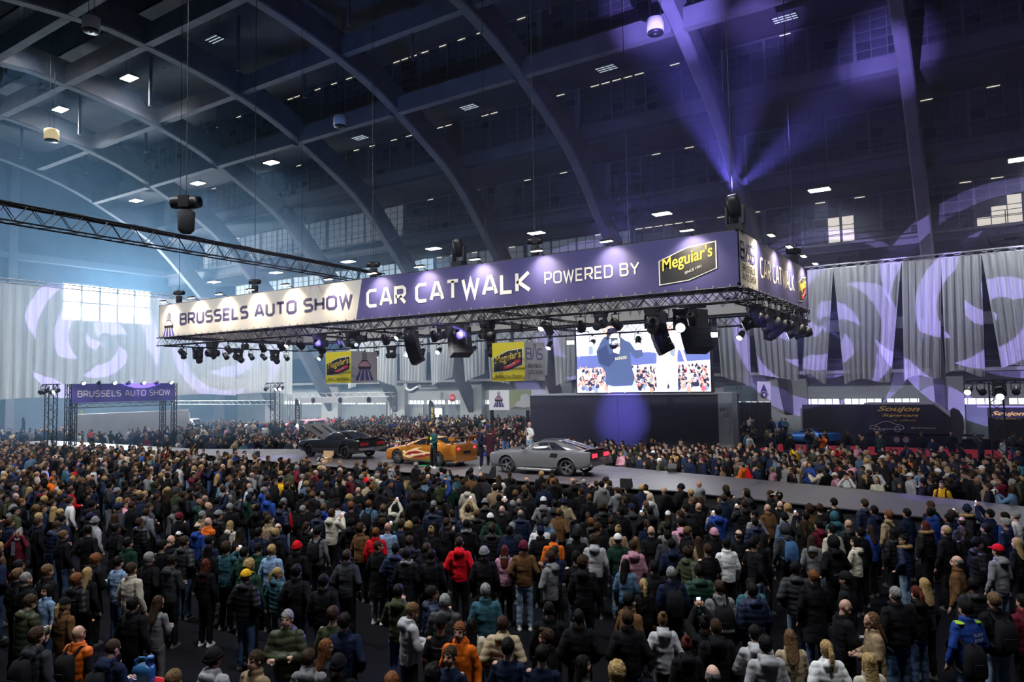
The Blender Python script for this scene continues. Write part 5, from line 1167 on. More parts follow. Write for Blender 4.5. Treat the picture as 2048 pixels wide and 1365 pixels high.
def top_mesh(kind, pose):
    key = (kind, pose)
    if key in TOPS: return TOPS[key]
    mb = MB(); fat = {'puffer': .035, 'coat': .022, 'jacket': .02, 'hoodie': .016, 'sweater': .008, 'tee': .006, 'vest': .03}[kind]
    hem = {'coat': .58, 'tee': .93, 'vest': .92}.get(kind, .88)
    prof = [(hem, .158, .125), (.98, .165, .13), (1.10, .162, .12), (1.22, .172, .125), (1.33, .178, .122), (1.41, .165, .10), (1.46, .115, .082), (1.50, .075, .072)]
    if hem < .8: prof = [(hem, .205, .17), (.75, .185, .15)]+prof[1:]
    mb.rings([[Vector((math.cos(t)*(rx+fat), math.sin(t)*(ry+fat)-.005, z+.0*fat)) for t in np.linspace(0, 2*math.pi, 25)[:-1]] for z, rx, ry in prof])
    e1, w1, e2, w2 = ARMS[pose]
    for s_, e, w_ in ((1, e1, w1), (-1, e2, w2)):
        S_ = Vector((s_*.172, 0, 1.405)); e, w_ = Vector(e), Vector(w_)
        if kind == 'tee': limb(mb, [S_, S_.lerp(e, .75)], [.066, .062])
        elif kind == 'vest': limb(mb, [S_, S_.lerp(e, .12)], [.085, .075])
        else: limb(mb, [S_, e, e.lerp(w_, .95)], [.064+fat*.9, .054+fat*.8, .042+fat*.6])
    if kind == 'hoodie':
        mb.ell((0, -.115, 1.455), (.125, .07, .095), 14, 8); mb.ell((0, -.09, 1.52), (.105, .06, .05), 14, 8)
        for sx in (-1, 1): mb.ell((sx*.075, -.02, 1.51), (.035, .075, .035), 8, 6)
        mb.rings([[Vector((math.cos(t)*.172, math.sin(t)*.142-.005, z)) for t in np.linspace(0, 2*math.pi, 25)[:-1]] for z in (.875, .93)])
    elif kind in ('jacket', 'coat', 'puffer', 'vest'):
        for t in np.linspace(0, 2*math.pi, 15)[:-1]: mb.ell((math.cos(t)*.078, math.sin(t)*.076-.012, 1.515), (.028, .028, .036), 8, 6)
        if kind == 'puffer': mb.ell((0, -.11, 1.47), (.12, .055, .08), 14, 8)
    else:
        for t in np.linspace(0, 2*math.pi, 13)[:-1]: mb.ell((math.cos(t)*.074, math.sin(t)*.072-.01, 1.495), (.018, .018, .015), 6, 4)
    me = remeshed(mb, .017, 1., 2); n = len(me.vertices); co = np.empty(n*3); me.vertices.foreach_get('co', co); co = co.reshape(-1, 3)
    no = np.empty(n*3); me.vertices.foreach_get('normal', no); no = no.reshape(-1, 3)
    if kind in ('puffer', 'vest'): d = .011*(np.abs(np.sin(co[:, 2]*math.pi/.095+.5*np.sin(co[:, 0]*9)))**.6-.6)+np.array([.006*_nz.noise(Vector(c)*11.) for c in co])
    else: d = np.array([.011*_nz.noise(Vector(c)*8.)+.007*_nz.noise(Vector((c[0]*9, c[1]*9, c[2]*22))) for c in co])
    co += no*d[:, None]; me.vertices.foreach_set('co', co.ravel()); me.update()
    me.materials.append(m_puff if kind in ('puffer', 'vest') else m_cloth); me.name = kind; TOPS[key] = me
    return me
PANTS = {}
def pants_mesh(legs):
    if legs in PANTS: return PANTS[legs]
    mb = MB(); k1, a1, k2, a2 = LEGS[legs]
    mb.rings([[Vector((math.cos(t)*rx, math.sin(t)*ry-.005, z)) for t in np.linspace(0, 2*math.pi, 21)[:-1]] for z, rx, ry in ((.83, .165, .125), (.90, .168, .13), (1.0, .155, .115))])
    for s_, k, a in ((1, k1, a1), (-1, k2, a2)): limb(mb, [Vector((s_*.088, -.005, .88)), Vector(k), Vector(a)+Vector((0, .0, .015))], [.100, .078, .066], 12)
    me = remeshed(mb, .02, 1., 2); n = len(me.vertices); co = np.empty(n*3); me.vertices.foreach_get('co', co); co = co.reshape(-1, 3)
    no = np.empty(n*3); me.vertices.foreach_get('normal', no); no = no.reshape(-1, 3)
    co += no*np.array([.010*_nz.noise(Vector((c[0]*8, c[1]*8, c[2]*14))) for c in co])[:, None]; me.vertices.foreach_set('co', co.ravel()); me.update()
    me.materials.append(m_cloth); me.name = 'trousers'; PANTS[legs] = me
    sh = []
    for a, yw in ((a1, 0), (a2, 0)):
        ms = MB(); c = Vector((a[0], a[1]+.045, max(a[2]-.085, 0)))
        ms.rings([[c+Vector((math.cos(t)*rx, math.sin(t)*ry+oy, z)) for t in np.linspace(0, 2*math.pi, 15)[:-1]] for z, rx, ry, oy in ((0, .045, .135, 0), (.03, .052, .142, 0), (.035, .048, .135, 0), (.07, .042, .10, -.02), (.11, .04, .065, -.045))])
        sh.append(ms.mesh('shoe', m_shoe))
    PANTS[legs+'s'] = sh
    return me
HAIR = {}
def shell(mb, c, r, keep, nu=28, nv=20, jit=0., seed=0):
    rg = random.Random(seed); vs = []; idx = {}; fs = []
    for j in range(nv+1):
        for i in range(nu):
            t = math.pi*j/nv; a = 2*math.pi*i/nu; k = 1+jit*(rg.random()-.4)
            vs.append(Vector((c[0]+r[0]*k*math.sin(t)*math.cos(a), c[1]+r[1]*k*math.sin(t)*math.sin(a), c[2]+r[2]*k*math.cos(t))))
    for j in range(nv):
        for i in range(nu):
            q = (j*nu+i, (j+1)*nu+i, (j+1)*nu+(i+1) % nu, j*nu+(i+1) % nu); m = sum((vs[k] for k in q), Vector())/4
            if keep(m): fs.append(q)
    mb.add(vs, fs, 0, True)
def hair_mesh(style):
    if style in HAIR: return HAIR[style]
    mb = MB(); C = (0, -.012, 1.668)
    up = lambda m: (m.z > 1.705 if m.y > .045 else m.z > 1.655 if m.y > .0 else m.z > 1.585) 
    if style in ('short', 'pony', 'bun', 'long', 'cap', 'quiff'): shell(mb, C, (.088, .110, .108), up, jit=.10, seed=1)
    if style == 'buzz': shell(mb, C, (.081, .103, .102), up, jit=.01)
    if style == 'quiff': mb.ell((0, .06, 1.755), (.06, .045, .03), 12, 8)
    if style == 'balding': shell(mb, C, (.082, .104, .10), lambda m: m.z < 1.70 and m.z > 1.59 and m.y < .0, jit=.03)
    if style == 'curly': shell(mb, C, (.102, .122, .122), lambda m: up(m) or (m.y < -.02 and m.z > 1.56), jit=.20, seed=4)
    if style == 'wavy': shell(mb, (0, -.02, 1.655), (.102, .118, .125), lambda m: up(m) or (m.y < .02 and m.z > 1.52), jit=.08, seed=5)
    if style == 'long':
        rs = []
        for z, rx, ry, oy in ((1.70, .09, .06, -.05), (1.62, .098, .065, -.058), (1.54, .10, .06, -.07), (1.46, .105, .055, -.095), (1.38, .10, .045, -.125), (1.32, .07, .03, -.145)):
            rs.append([Vector((math.cos(t)*rx, math.sin(t)*ry+oy, z)) for t in np.linspace(0, 2*math.pi, 17)[:-1]])
        mb.rings(rs)
        for sx in (-1, 1): mb.ell((sx*.083, -.01, 1.60), (.022, .045, .11), 8, 8)
    if style == 'pony':
        for a, b, r0, r1 in (((0, -.11, 1.70), (0, -.155, 1.62), .03, .042), ((0, -.155, 1.62), (0, -.165, 1.50), .042, .036), ((0, -.165, 1.50), (0, -.15, 1.40), .036, .012)): mb.cyl(a, b, r0, 10, r1); mb.ell(b, (r1, r1, r1), 8, 6)
    if style == 'bun': mb.ell((0, -.085, 1.765), (.045, .045, .04), 10, 8)
    me = mb.mesh('hair', m_hair); HAIR[style] = me
    return me
def hat_mesh(kind):
    k2 = 'hat_'+kind
    if k2 in HAIR: return HAIR[k2]
    mb = MB()
    if kind == 'cap':
        shell(mb, (0, -.008, 1.675), (.097, .118, .112), lambda m: m.z > 1.68)
        mb.prism([(-.07, .085, 1.70), (.07, .085, 1.70), (.075, .15, 1.685), (.04, .185, 1.68), (-.04, .185, 1.68), (-.075, .15, 1.685)], (0, 0, .008))
    elif kind == 'beanie':
        shell(mb, (0, -.012, 1.672), (.098, .12, .122), lambda m: m.z > 1.66 if m.y > 0 else m.z > 1.63)
        for t in np.linspace(0, 2*math.pi, 19)[:-1]: mb.ell((math.cos(t)*.093, math.sin(t)*.114-.012, 1.665+.02*math.sin(t)), (.022, .022, .028), 6, 5)
    elif kind == 'hood':
        shell(mb, (0, -.02, 1.645), (.118, .138, .15), lambda m: not (m.y > .055 and m.z < 1.745) and m.z > 1.50)
    me = mb.mesh(kind, m_cloth); HAIR[k2] = me
    return me
def acc_mesh(kind):
    if kind in HAIR: return HAIR[kind]
    mb = MB()
    if kind == 'backpack':
        mb.rings([[Vector((sx*w3, -.165-d3*(.5-.5*sy), z)) for sx, sy in ((-.8, 1), (.8, 1), (1, .8), (1, -.6), (.75, -1), (-.75, -1), (-1, -.6), (-1, .8))] for z, w3, d3 in ((.98, .11, .10), (1.0, .145, .15), (1.12, .15, .17), (1.30, .145, .15), (1.40, .12, .10), (1.42, .08, .05))])
        mb.box((0, -.335, 1.12), (.2, .03, .16)); mb.tube([(0, -.19, 1.42), (0, -.22, 1.46), (0, -.25, 1.42)], .012, 6)
        for sx in (-1, 1): mb.tube([(sx*.09, -.17, 1.40), (sx*.11, -.06, 1.485), (sx*.12, .06, 1.455), (sx*.135, .155, 1.33), (sx*.165, .08, 1.12), (sx*.14, -.15, 1.03)], .022, 6)
    elif kind == 'bag':
        mb.tube([(.13, .0, 1.49), (-.02, .165, 1.25), (-.22, .06, 1.0), (-.2, -.1, 1.02), (-.02, -.175, 1.28), (.13, -.0, 1.49)], .014, 6)
        mb.rings([[Vector((-.23+sx*.05, sy*.12, z)) for sx, sy in ((-1, -.8), (-.5, -1), (.5, -1), (1, -.8), (1, .8), (.5, 1), (-.5, 1), (-1, .8))] for z in (.80, .82, .98, 1.0)])
    elif kind == 'scarf':
        for t in np.linspace(0, 2*math.pi, 19)[:-1]: mb.ell((math.cos(t)*.10, math.sin(t)*.098-.01, 1.50+.015*math.sin(3*t)), (.04, .04, .042), 8, 6)
        mb.box((.07, .155, 1.28), (.10, .03, .36))
    elif kind == 'fur':
        for t in np.linspace(math.pi*.85, math.pi*2.15, 15): mb.ell((math.cos(t)*.16, math.sin(t)*.15-.01, 1.50-.01*math.sin(t)), (.055, .05, .05), 8, 6)
    elif kind == 'headphone':
        for sx in (-1, 1): mb.ell((sx*.095, -.005, 1.635), (.022, .036, .042), 8, 6)
        mb.tube([(.1*math.cos(t), -.005, 1.64+.14*math.sin(t)) for t in np.linspace(0, math.pi, 9)], .01, 6)
    elif kind == 'glasses':
        for sx in (-1, 1): mb.tube([(sx*.034+.022*math.cos(t), .108, 1.648+.016*math.sin(t)) for t in np.linspace(0, 2*math.pi, 9)], .003, 4); mb.cyl((sx*.056, .105, 1.65), (sx*.082, .0, 1.645), .003, 4)
        mb.cyl((-.012, .108, 1.65), (.012, .108, 1.65), .003, 4)
    me = mb.mesh(kind, {'fur': m_hair, 'glasses': dk, 'headphone': m_shoe}.get(kind, m_cloth)); HAIR[kind] = me
    return me
phone_me = MB().box((0, 0, 0), (.078, .009, .155)).mesh('phone', dk); phone_sc = MB().box((0, -.0052, 0), (.07, .001, .142)).mesh('phone_screen', mat('phone_glow', (.5, .6, .8), .2, emit=(.55, .68, 1), es=1.4))
mic_me = MB().cyl((0, 0, -.13), (0, 0, .05), .014, 8).ell((0, 0, .08), (.028, .028, .032), 8, 6).mesh('microphone', dk)
ART = {'hoodie': 'hooded sweatshirt', 'puffer': 'puffer jacket', 'jacket': 'jacket', 'sweater': 'sweater', 'coat': 'long coat', 'tee': 'T-shirt', 'vest': 'padded vest'}
HDESC = {'short': 'short {} hair', 'buzz': 'cropped {} hair', 'curly': 'curly {} hair', 'wavy': 'wavy {} hair', 'long': 'long {} hair', 'pony': '{} ponytail', 'bun': '{} hair bun', 'quiff': '{} quiff', 'balding': 'balding head', 'bald': 'bald head', 'cap': '{} cap', 'beanie': '{} beanie', 'hood': 'hood up'}
PDESC = {'crossed': 'arms crossed', 'phone': 'filming with a phone', 'reading': 'looking at hands', 'chin': 'hand at chin', 'raised': 'arms raised', 'ears': 'hands over ears', 'walk': 'walking', 'mic': 'holding a microphone', 'point': 'one arm out'}
EXD = {'backpack': 'backpack', 'bag': 'shoulder bag', 'scarf': 'scarf', 'fur': 'fur collar', 'headphone': 'headphones', 'glasses': 'glasses'}
LABELS = {}
def person(loc, heading, height, top, topc, bot, hair, hairc, pose='down', legs='stand', yaw=0, pitch=0, skin=0, extras=(), hat=None, hatc=None, where='in the crowd', shoe=(.5, .5, .5), group='people standing in the crowd before the catwalk', label=None, bodyname='person', topcol=None, z=0., accc=None):
    """heading: compass angle of the facing direction (0 = +Y, ccw)"""
    s = height/1.765
    fem = hair in ('long', 'pony', 'bun')
    cn = topc.replace('_', ' ')
    hd = HDESC[hat].format((hatc or 'black').replace('_', ' ')) if hat else HDESC[hair].format(HAIRC[hairc][0])
    ex = [EXD[e] for e in extras if e in EXD][:1]
    if label is None:
        label = 'person in %s %s, %s trousers, %s' % (cn, ART[top], BOT[bot][0], hd)
        if ex: label += ', '+ex[0]
        if pose in PDESC: label += ', '+PDESC[pose]
        w_ = label.split()
        if len(w_) > 16: label = 'person in %s %s, %s' % (cn, ART[top], hd)+(', '+ex[0] if ex else '')+(', '+PDESC[pose] if pose in PDESC else '')
    yq = 40*round(max(-50, min(50, yaw))/40); pq = 25 if pitch > 12 else 0
    o = obj(bodyname, body_mesh(pose, legs, yq, pq), None, (*loc, z), (0, 0, heading), label, 'person', group, color=SKIN[skin % len(SKIN)], scale=(s*(.88 if fem else .95), s*(.92 if fem else .97), s))
    tc = topcol or CLR[topc]; j = random.uniform(.85, 1.15)
    obj(top if top != 'tee' else 't_shirt', top_mesh(top, pose), o, color=tuple(min(1, c*j) for c in tc))
    if top == 'vest': obj('sweater', top_mesh('sweater', pose), o, color=CLR['black'])
    obj('trousers', pants_mesh(legs), o, color=BOT[bot][1])
    for sm in PANTS[legs+'s']: obj('shoe', sm, o, color=shoe)
    R = head_R(math.radians(yq), math.radians(pq)).to_4x4(); Mx = Matrix.Translation(HP)@R@Matrix.Translation(-HP)
    if hair not in ('bald',) and hat != 'hood': 
        h = obj('hair', hair_mesh(hair), o, color=HAIRC[hairc][1]); h.matrix_local = Mx if hair != 'long' else Matrix.Translation(HP)@head_R(math.radians(yq*.7), math.radians(pq*.3)).to_4x4()@Matrix.Translation(-HP)
    if hat:
        h = obj({'cap': 'cap', 'beanie': 'beanie', 'hood': 'hood'}[hat], hat_mesh(hat), o, color=CLR[hatc or 'black'] if hat != 'hood' else tc); h.matrix_local = Mx
    for e in extras:
        if e in ('glasses', 'headphone'): h = obj(e, acc_mesh(e), o, color=(.05, .05, .05)); h.matrix_local = Mx
        elif e in EXD: obj({'fur': 'fur_collar'}.get(e, e), acc_mesh(e), o, color=(accc if accc else CLR['black'] if e in ('backpack', 'bag') else (.30, .19, .08) if e == 'fur' else CLR['grey']))
    if pose in ('phone', 'reading', 'raised'):
        p = {'phone': (0, .43, 1.53), 'reading': (0, .35, 1.16), 'raised': (0, .33, 1.88)}[pose]
        ph = obj('phone', phone_me, o, p, (math.radians(8 if pose != 'reading' else 55), 0, 0)); obj('phone_screen', phone_sc, ph)
    if pose == 'mic': obj('microphone', mic_me, o, (.015, .225, 1.50), (math.radians(-25), 0, 0))
    return o
# ---- who stands where: head position in the photograph, clothes, hair, turn of body (0 = watching the stage), pose
TILE = {'5': (0, 1040, 3.938), '6': (500, 1040, 3.938), '7': (1000, 1040, 3.938), '8': (1500, 1000, 3.737)}
ROLL = '''5 150 105 jacket maroon bk bun gy 150 ears scarf,glasses
5 500 120 jacket black jn short lb 0 down
5 625 85 sweater black gr short bk 40 pocket
5 430 45 puffer navy jn short br 0 reading
5 915 65 coat black bk short bk 0 pocket
5 300 20 jacket black bk short br 0 down
5 150 360 hoodie maroon bk short bk -20 down
5 140 430 jacket black bk short lb 0 down
5 205 462 jacket black bk buzz gy 0 down
5 375 400 coat black bk short lb 0 down
5 300 550 jacket light_blue jn long bk 120 down
5 215 645 puffer olive bk short br -10 reading
5 510 668 jacket brown kh pony bl -10 down - cap:black
5 605 470 puffer black bk short gi 0 pocket
5 735 315 coat black bk curly gi 0 reading
5 690 420 jacket black bk long bl 10 down
5 895 330 sweater light_blue jn short bk 0 down
5 1035 385 jacket cream bk short br 0 down w
5 1175 300 jacket black bk short gy 0 pocket
5 1310 320 hoodie charcoal bk short bk 0 reading
5 1275 200 sweater black bk short bk 0 down
5 1332 160 jacket black bk bald br 0 reading
5 1410 165 puffer charcoal jn short br 0 pocket
5 1010 180 jacket green bk short bk 0 down
5 1240 650 sweater grey gr long br 0 reading w
5 1180 615 jacket black bk short bk 10 down
5 1625 350 hoodie black bk long au 0 down w
5 1785 212 sweater teal bk wavy br 0 phone
5 1558 60 hoodie blue bk balding br 0 down
5 1608 28 vest orange bk bald br -10 down
5 1590 170 jacket navy bk short bk 0 down
5 1645 235 coat black bk long bk 0 down
5 1815 40 hoodie cream bk long bl 0 down backpack
5 1890 110 jacket black bk long br 0 down - cap:black
5 1965 360 jacket green bk curly bl 0 down
5 1940 440 puffer black jn short br 0 pocket - cap:yellow
5 2030 225 jacket green bk short bk 20 reading
5 290 912 hoodie charcoal jn short br 0 down backpack
5 490 922 vest orange bk bald br 0 down backpack,glasses
5 865 1010 hoodie navy bk buzz br -10 reading backpack
5 1370 1255 sweater grey bk short lb 0 down
5 1685 1085 hoodie light_grey bk short bk -50 down - beanie:black
5 1812 1110 jacket tan bk short br 130 down
5 80 20 jacket navy bk short br 0 down
5 1100 20 puffer black olive short br 0 down
6 292 775 puffer olive jn short gy 160 crossed
6 465 1085 hoodie grey bk short br 0 down
6 592 1010 jacket charcoal bk long gi -40 down glasses
6 635 1120 jacket black bk short bk 0 down - beanie:black
6 655 740 sweater olive jn short br 0 down
6 710 768 jacket navy jn short bk 0 pocket
6 582 480 jacket black jn short bk 0 down w
6 370 400 jacket black bk short bk 0 pocket bag
6 120 430 puffer teal gr pony bl -40 pocket
6 165 235 jacket light_blue bk short bl 0 down
6 345 215 jacket black bk short br 0 down - beanie:red
6 535 90 sweater grey bk short bk 0 down backpack cap:black
6 45 225 jacket green bk short bk 0 down
6 765 280 jacket charcoal bk short br 0 pocket
6 1010 205 coat black gr buzz br -30 down w
6 1120 222 puffer navy bk short bk 0 pocket
6 1240 172 puffer black bk short br 0 down
6 1235 270 coat black bk short bk -10 down scarf
6 1430 275 jacket black bk short bk 0 down
6 1395 225 jacket black bk short br 0 down
6 1650 175 hoodie red bk buzz br 0 pocket
6 1845 258 coat black bk short br 0 down - beanie:grey
6 2005 240 jacket pink bk long au 0 down scarf
6 1170 560 hoodie olive jn short bk 0 chin
6 1255 710 hoodie light_grey bk short lb -70 reading
6 1435 578 puffer navy bk short bk -80 down
6 1520 632 puffer charcoal bk short gy 0 chin
6 1855 555 jacket teal bk short gy 10 down
6 1505 812 tee black jn buzz br 0 down - cap:black
6 1597 845 hoodie orange bk short gi 165 down
6 1750 832 jacket cream jn long bk 0 down
6 1990 818 puffer beige bk short br 0 pocket
6 1575 1065 sweater navy bk short br 150 down
6 1440 1215 jacket black bk curly bk 0 down
6 1150 1268 jacket olive bk short gi 0 down
6 2032 1000 tee navy bk short bk -20 down
6 70 100 jacket navy bk short bk 0 down
6 150 98 jacket black bk short bl -20 down
6 222 62 jacket navy bk balding br 0 down
6 800 20 hoodie black gr short bk 0 pocket
6 875 62 jacket brown bk wavy br -40 down
6 990 98 jacket red bk short gi 0 down
6 1085 58 sweater light_blue bk bald br 0 down
6 1165 40 sweater navy bk short br 0 down
6 1230 52 jacket black bk curly bl 0 down
6 1305 8 coat black bk short bk 0 down
6 1400 45 coat black bk long bk 0 down
6 1430 85 jacket black bk bun bl 0 down
6 1545 22 jacket black bk short br -50 chin
6 1705 35 jacket black bk short bk 0 down scarf
6 1905 68 puffer black bk short br 0 down
6 2022 82 jacket navy bk short bk 0 down
6 910 118 coat brown bk long bk 0 down
7 60 78 jacket charcoal bk short gy 0 down
7 185 210 jacket brown lj short br 0 pocket - beanie:maroon w
7 420 140 hoodie orange bk buzz br 0 down
7 432 248 jacket navy bk short br -30 down
7 392 292 hoodie grey bk short br 60 chin
7 520 292 tee black lj short bk 0 down
7 655 332 hoodie black bk curly br -30 down
7 745 152 hoodie light_grey bk wavy br -30 down
7 575 122 jacket black bk curly bk 0 down
7 872 155 jacket green lj short br 0 pocket - cap:white
7 965 188 jacket black bk long lb 0 down
7 1045 202 hoodie pink bk short br 0 down
7 990 352 jacket denim bk long bk -40 down
7 1110 105 coat black bk bald br 0 down
7 770 58 sweater black bk short br -40 down
7 915 78 jacket tan bk bun bl 0 down
7 1130 512 jacket black bk pony bl 0 down bag
7 1022 632 jacket brown bk short bk -50 down
7 1005 772 jacket black jn short br 0 pocket
7 1280 785 hoodie light_grey gr bun lb 0 pocket
7 620 762 jacket black bk buzz bk 0 pocket
7 385 702 jacket black bk buzz bk 0 down bag
7 365 922 jacket black bk quiff br 70 down
7 95 1005 tee navy bk short bk -20 down
7 520 1135 jacket charcoal bk long bk -70 down
7 920 1195 jacket brown bk curly bl 0 down
7 1332 422 jacket navy bk short gy 0 down backpack
7 1350 192 hoodie navy bk short bk 0 down
7 1490 252 puffer olive bk curly br -50 pocket
7 1600 238 tee black bk short br 0 down
7 1780 188 jacket white bk short bk 0 down
7 1565 402 puffer green bk short bk 0 pocket
7 1725 528 jacket grey jn buzz br 0 down backpack
7 1965 552 puffer navy bk short bk 20 down
7 1610 812 jacket black bk bun bk 0 raised
7 1700 842 hoodie black bk buzz br 0 down
7 1515 970 hoodie black bk bun au 0 down
7 1675 1220 jacket brown bk balding gy 0 down
7 2010 892 hoodie light_grey jn short bk 0 crossed
7 1270 392 jacket black bk short bk 0 down
7 2005 182 sweater black lj short bk -60 down
7 1480 92 jacket black bk short lb -50 down
7 1555 165 jacket tan bk long br 0 down
7 1650 112 jacket black bk short br 0 down - beanie:pink
7 1880 118 jacket black bk balding br 0 down
7 1340 58 sweater grey bk short bk 0 down
7 1425 22 hoodie pink bk short bk 0 down
7 1200 95 jacket charcoal bk short bk 0 down
7 315 42 jacket white bk short br 0 down - cap:black
7 345 98 jacket black bk short bk 0 down - cap:navy
7 612 78 sweater grey bk short br 0 down - beanie:charcoal
7 680 62 coat black bk long bk 0 down
8 40 312 tee black jn short bk -30 crossed
8 115 292 jacket black bk long bk -70 down glasses
8 258 218 hoodie charcoal bk short br 0 down backpack hood:grey b
8 460 302 hoodie grey bk long br -40 down
8 620 312 hoodie black bk short br 0 pocket - hood:black
8 785 312 hoodie cream bk long bk 40 crossed
8 400 182 jacket black bk long br 0 raised
8 612 218 jacket cream bk short bk 0 down
8 735 182 puffer black bk bald br 0 down
8 820 242 jacket black bk short bk 0 down
8 900 222 jacket blue bk long br 0 down
8 1035 112 jacket tan bk short gi 0 down backpack
8 1065 252 puffer black bk long bk 0 down
8 1145 297 puffer navy lj bun bk 40 pocket fur,glasses
8 1310 192 puffer black bk long au 0 down fur
8 1465 232 jacket black bk short bl 0 down
8 1600 242 sweater black bk pony br -30 down
8 1760 212 jacket black bk short bk 0 down
8 1910 172 sweater navy bk short gy 0 down
8 1600 165 jacket charcoal bk balding br -30 down
8 1700 322 puffer black bk short bk -60 down - cap:black
8 1852 378 hoodie grey lj short br 0 down - cap:red
8 1990 322 jacket black bk long bl 0 down
8 1545 462 jacket brown bk balding gy 80 down
8 1670 632 puffer black bk short bk -30 down glasses
8 1610 805 jacket blue jn short bk 0 down backpack
8 1822 748 jacket black lj short lb -20 down backpack
8 1992 762 jacket maroon bk short bk 0 down
8 1085 702 jacket black jn buzz gy 0 down
8 1240 692 hoodie black jn pony au 0 down w
8 1292 640 jacket charcoal bk long bl 0 down
8 340 512 puffer charcoal lj short br -40 pocket - cap:black
8 475 572 coat black jn short gi -20 down glasses
8 602 575 jacket black bk short br 70 down - cap:black
8 690 792 jacket black bk bald br -60 reading glasses
8 862 880 coat tan bk long lb 110 reading
8 50 992 hoodie light_grey bk short bk 0 down
8 255 1032 jacket beige bk long lb -20 reading
8 570 1112 puffer white bk pony bl 0 pocket
8 820 1195 jacket cream bk long bl 0 down
8 12 672 puffer teal bk short bk 0 down
8 632 122 hoodie teal bk short br -30 down - hood:teal
8 520 62 sweater black bk short br -40 down
8 130 62 jacket brown bk bald br 0 down
8 255 128 jacket denim bk short bk 0 down - beanie:black
8 350 122 jacket olive bk short bk -20 down
8 270 62 jacket cream bk curly bl 0 down
8 925 78 hoodie navy bk short bk 0 down
8 1170 98 jacket navy bk short bk 0 down
8 1265 92 jacket blue bk short bk -40 down
8 1352 80 hoodie blue bk short br 0 down
8 1470 102 jacket navy bk short br 0 down
8 1620 55 puffer charcoal bk short br -40 phone fur beanie:navy
8 1792 105 jacket navy bk short bk 0 raised
8 1842 112 jacket blue bk short bk 0 down
8 1982 95 tee white bk short gy 0 down'''
def where_from(px, py, hz): return onz(px, py, hz)
PLACED = []
WHO = {}
def inside(x, y, pl):
    c = False; j = len(pl)-1
    for i in range(len(pl)):
        if (pl[i][1] > y) != (pl[j][1] > y) and x < (pl[j][0]-pl[i][0])*(y-pl[i][1])/(pl[j][1]-pl[i][1])+pl[i][0]: c = not c
        j = i
    return c
STAGE_T = Vector((-20, 27.5, 0))
def heading_to(p, t): d = Vector(t)-Vector(p); return math.atan2(-d.x, d.y)
rp = random.Random(21)
def stage_heading(p):
    t = Vector((-20+.55*(p[0]+20)*.5, 27.5, 0)); return heading_to((p[0], p[1], 0), t)
for ln_ in ROLL.split('\n'):
    f = ln_.split(); ox, oy, sc_ = TILE[f[0]]; px, py = ox+float(f[1])/sc_, oy+float(f[2])/sc_
    top, tcn, bot, hair, hc = f[3:8]; turn = float(f[8]); pose = f[9]; bot = bot if bot in BOT else 'bk'
    rest = f[10:]; extras = []; hat = hatc = None; shoe = (.06, .06, .06)
    for q in rest:
        if q == 'w': shoe = (.6, .6, .58)
        elif ':' in q: hat, hatc = q.split(':')
        elif q not in ('-', 'b'): extras += q.split(',')
    fem = hair in ('long', 'pony', 'bun'); hgt = rp.uniform(1.62, 1.70) if fem else rp.uniform(1.73, 1.83)
    p = where_from(px, py, hgt*.94)
    for _ in range(20):      # keep neighbours from standing inside each other
        mv = Vector((0, 0, 0))
        for q in PLACED:
            d = Vector((p.x-q[0], p.y-q[1], 0))
            if d.length < .50: mv += (d.normalized() if d.length > .01 else Vector((1, 0, 0)))*(.51-d.length)*.6
        if mv.length < 1e-3: break
        p = p+mv
    dv = Vector((p.x, p.y, 0)).normalized()*.15
    while any(inside(p.x+dx, p.y+dy, poly) for dx, dy in ((0, .35), (.3, 0), (-.3, 0))): p = p-dv
    PLACED.append((p.x, p.y))
    hdg = stage_heading(p) if abs(turn) < 45 else heading_to((0, 0, 0), (p.x, p.y, 0))
    hdg += math.radians(turn*(1 if abs(turn) >= 45 else .5))
    pit = 25 if pose == 'reading' else 0
    WHO[(f[0], f[1])] = person((p.x, p.y), hdg, hgt, top, tcn, bot, hair, hc, pose, 'stand', turn*.7 if abs(turn) < 45 else rp.uniform(-20, 20), pit, rp.randrange(6), extras, hat, hatc, shoe=shoe, accc=(.05, .12, .25) if 'b' in rest else None)
N_ROLL = len(PLACED)
def back_print(o, text, z, h, wd, m, x0=None, a=.205, b=.158, shear=0.):
    mb = font_text(text, (0, 0, 0), (1, 0, 0), (0, 0, 1), h, width=wd, shear=shear, bold=.015); x0 = -wd/2 if x0 is None else x0
    mb.v = [(v[0]+x0, -(b*math.sqrt(max(.05, 1-((v[0]+x0)/a)**2)))-.016, v[2]+z) for v in mb.v]
    mb.build('print', m, o)
pw_ = mat('print_bright', (.7, .7, .7), .7)
o = WHO[('8', '1610')]; back_print(o, 'SUZUKI', 1.31, .045, .20, pw_, -.04); back_print(o, 'ECSTAR', 1.24, .04, .18, pw_, -.03, shear=.3)
for c in o.children:
    if c.name.startswith('backpack'): c.location = (-.10, 0, -.2)
for sx in (-1, 1): MB().ell((sx*.135, -.01, 1.462), (.075, .085, .022), 12, 8).build('shoulder_panel', m_cloth, o, color=CLR['lime'])
o['label'] = 'person in bright blue racing team jacket with lime shoulders and black backpack'
back_print(WHO[('7', '1725')], 'JACK & JONES', 1.06, .05, .22, pw_, b=.35, a=.4)
o = WHO[('6', '1505')]; back_print(o, 'RS car polish', 1.33, .04, .20, pw_, a=.185, b=.135); back_print(o, 'DETAILING', 1.16, .03, .20, mat('print_mint', (.1, .5, .2), .7), a=.185, b=.135)
back_print(WHO[('7', '1780')], 'PORSCHE', 1.27, .03, .2, blk); back_print(WHO[('8', '520')], 'SCULPTURE', 1.30, .04, .2, pw_, a=.187, b=.137); back_print(WHO[('8', '520')], 'CENTER', 1.24, .04, .14, pw_, a=.187, b=.137)
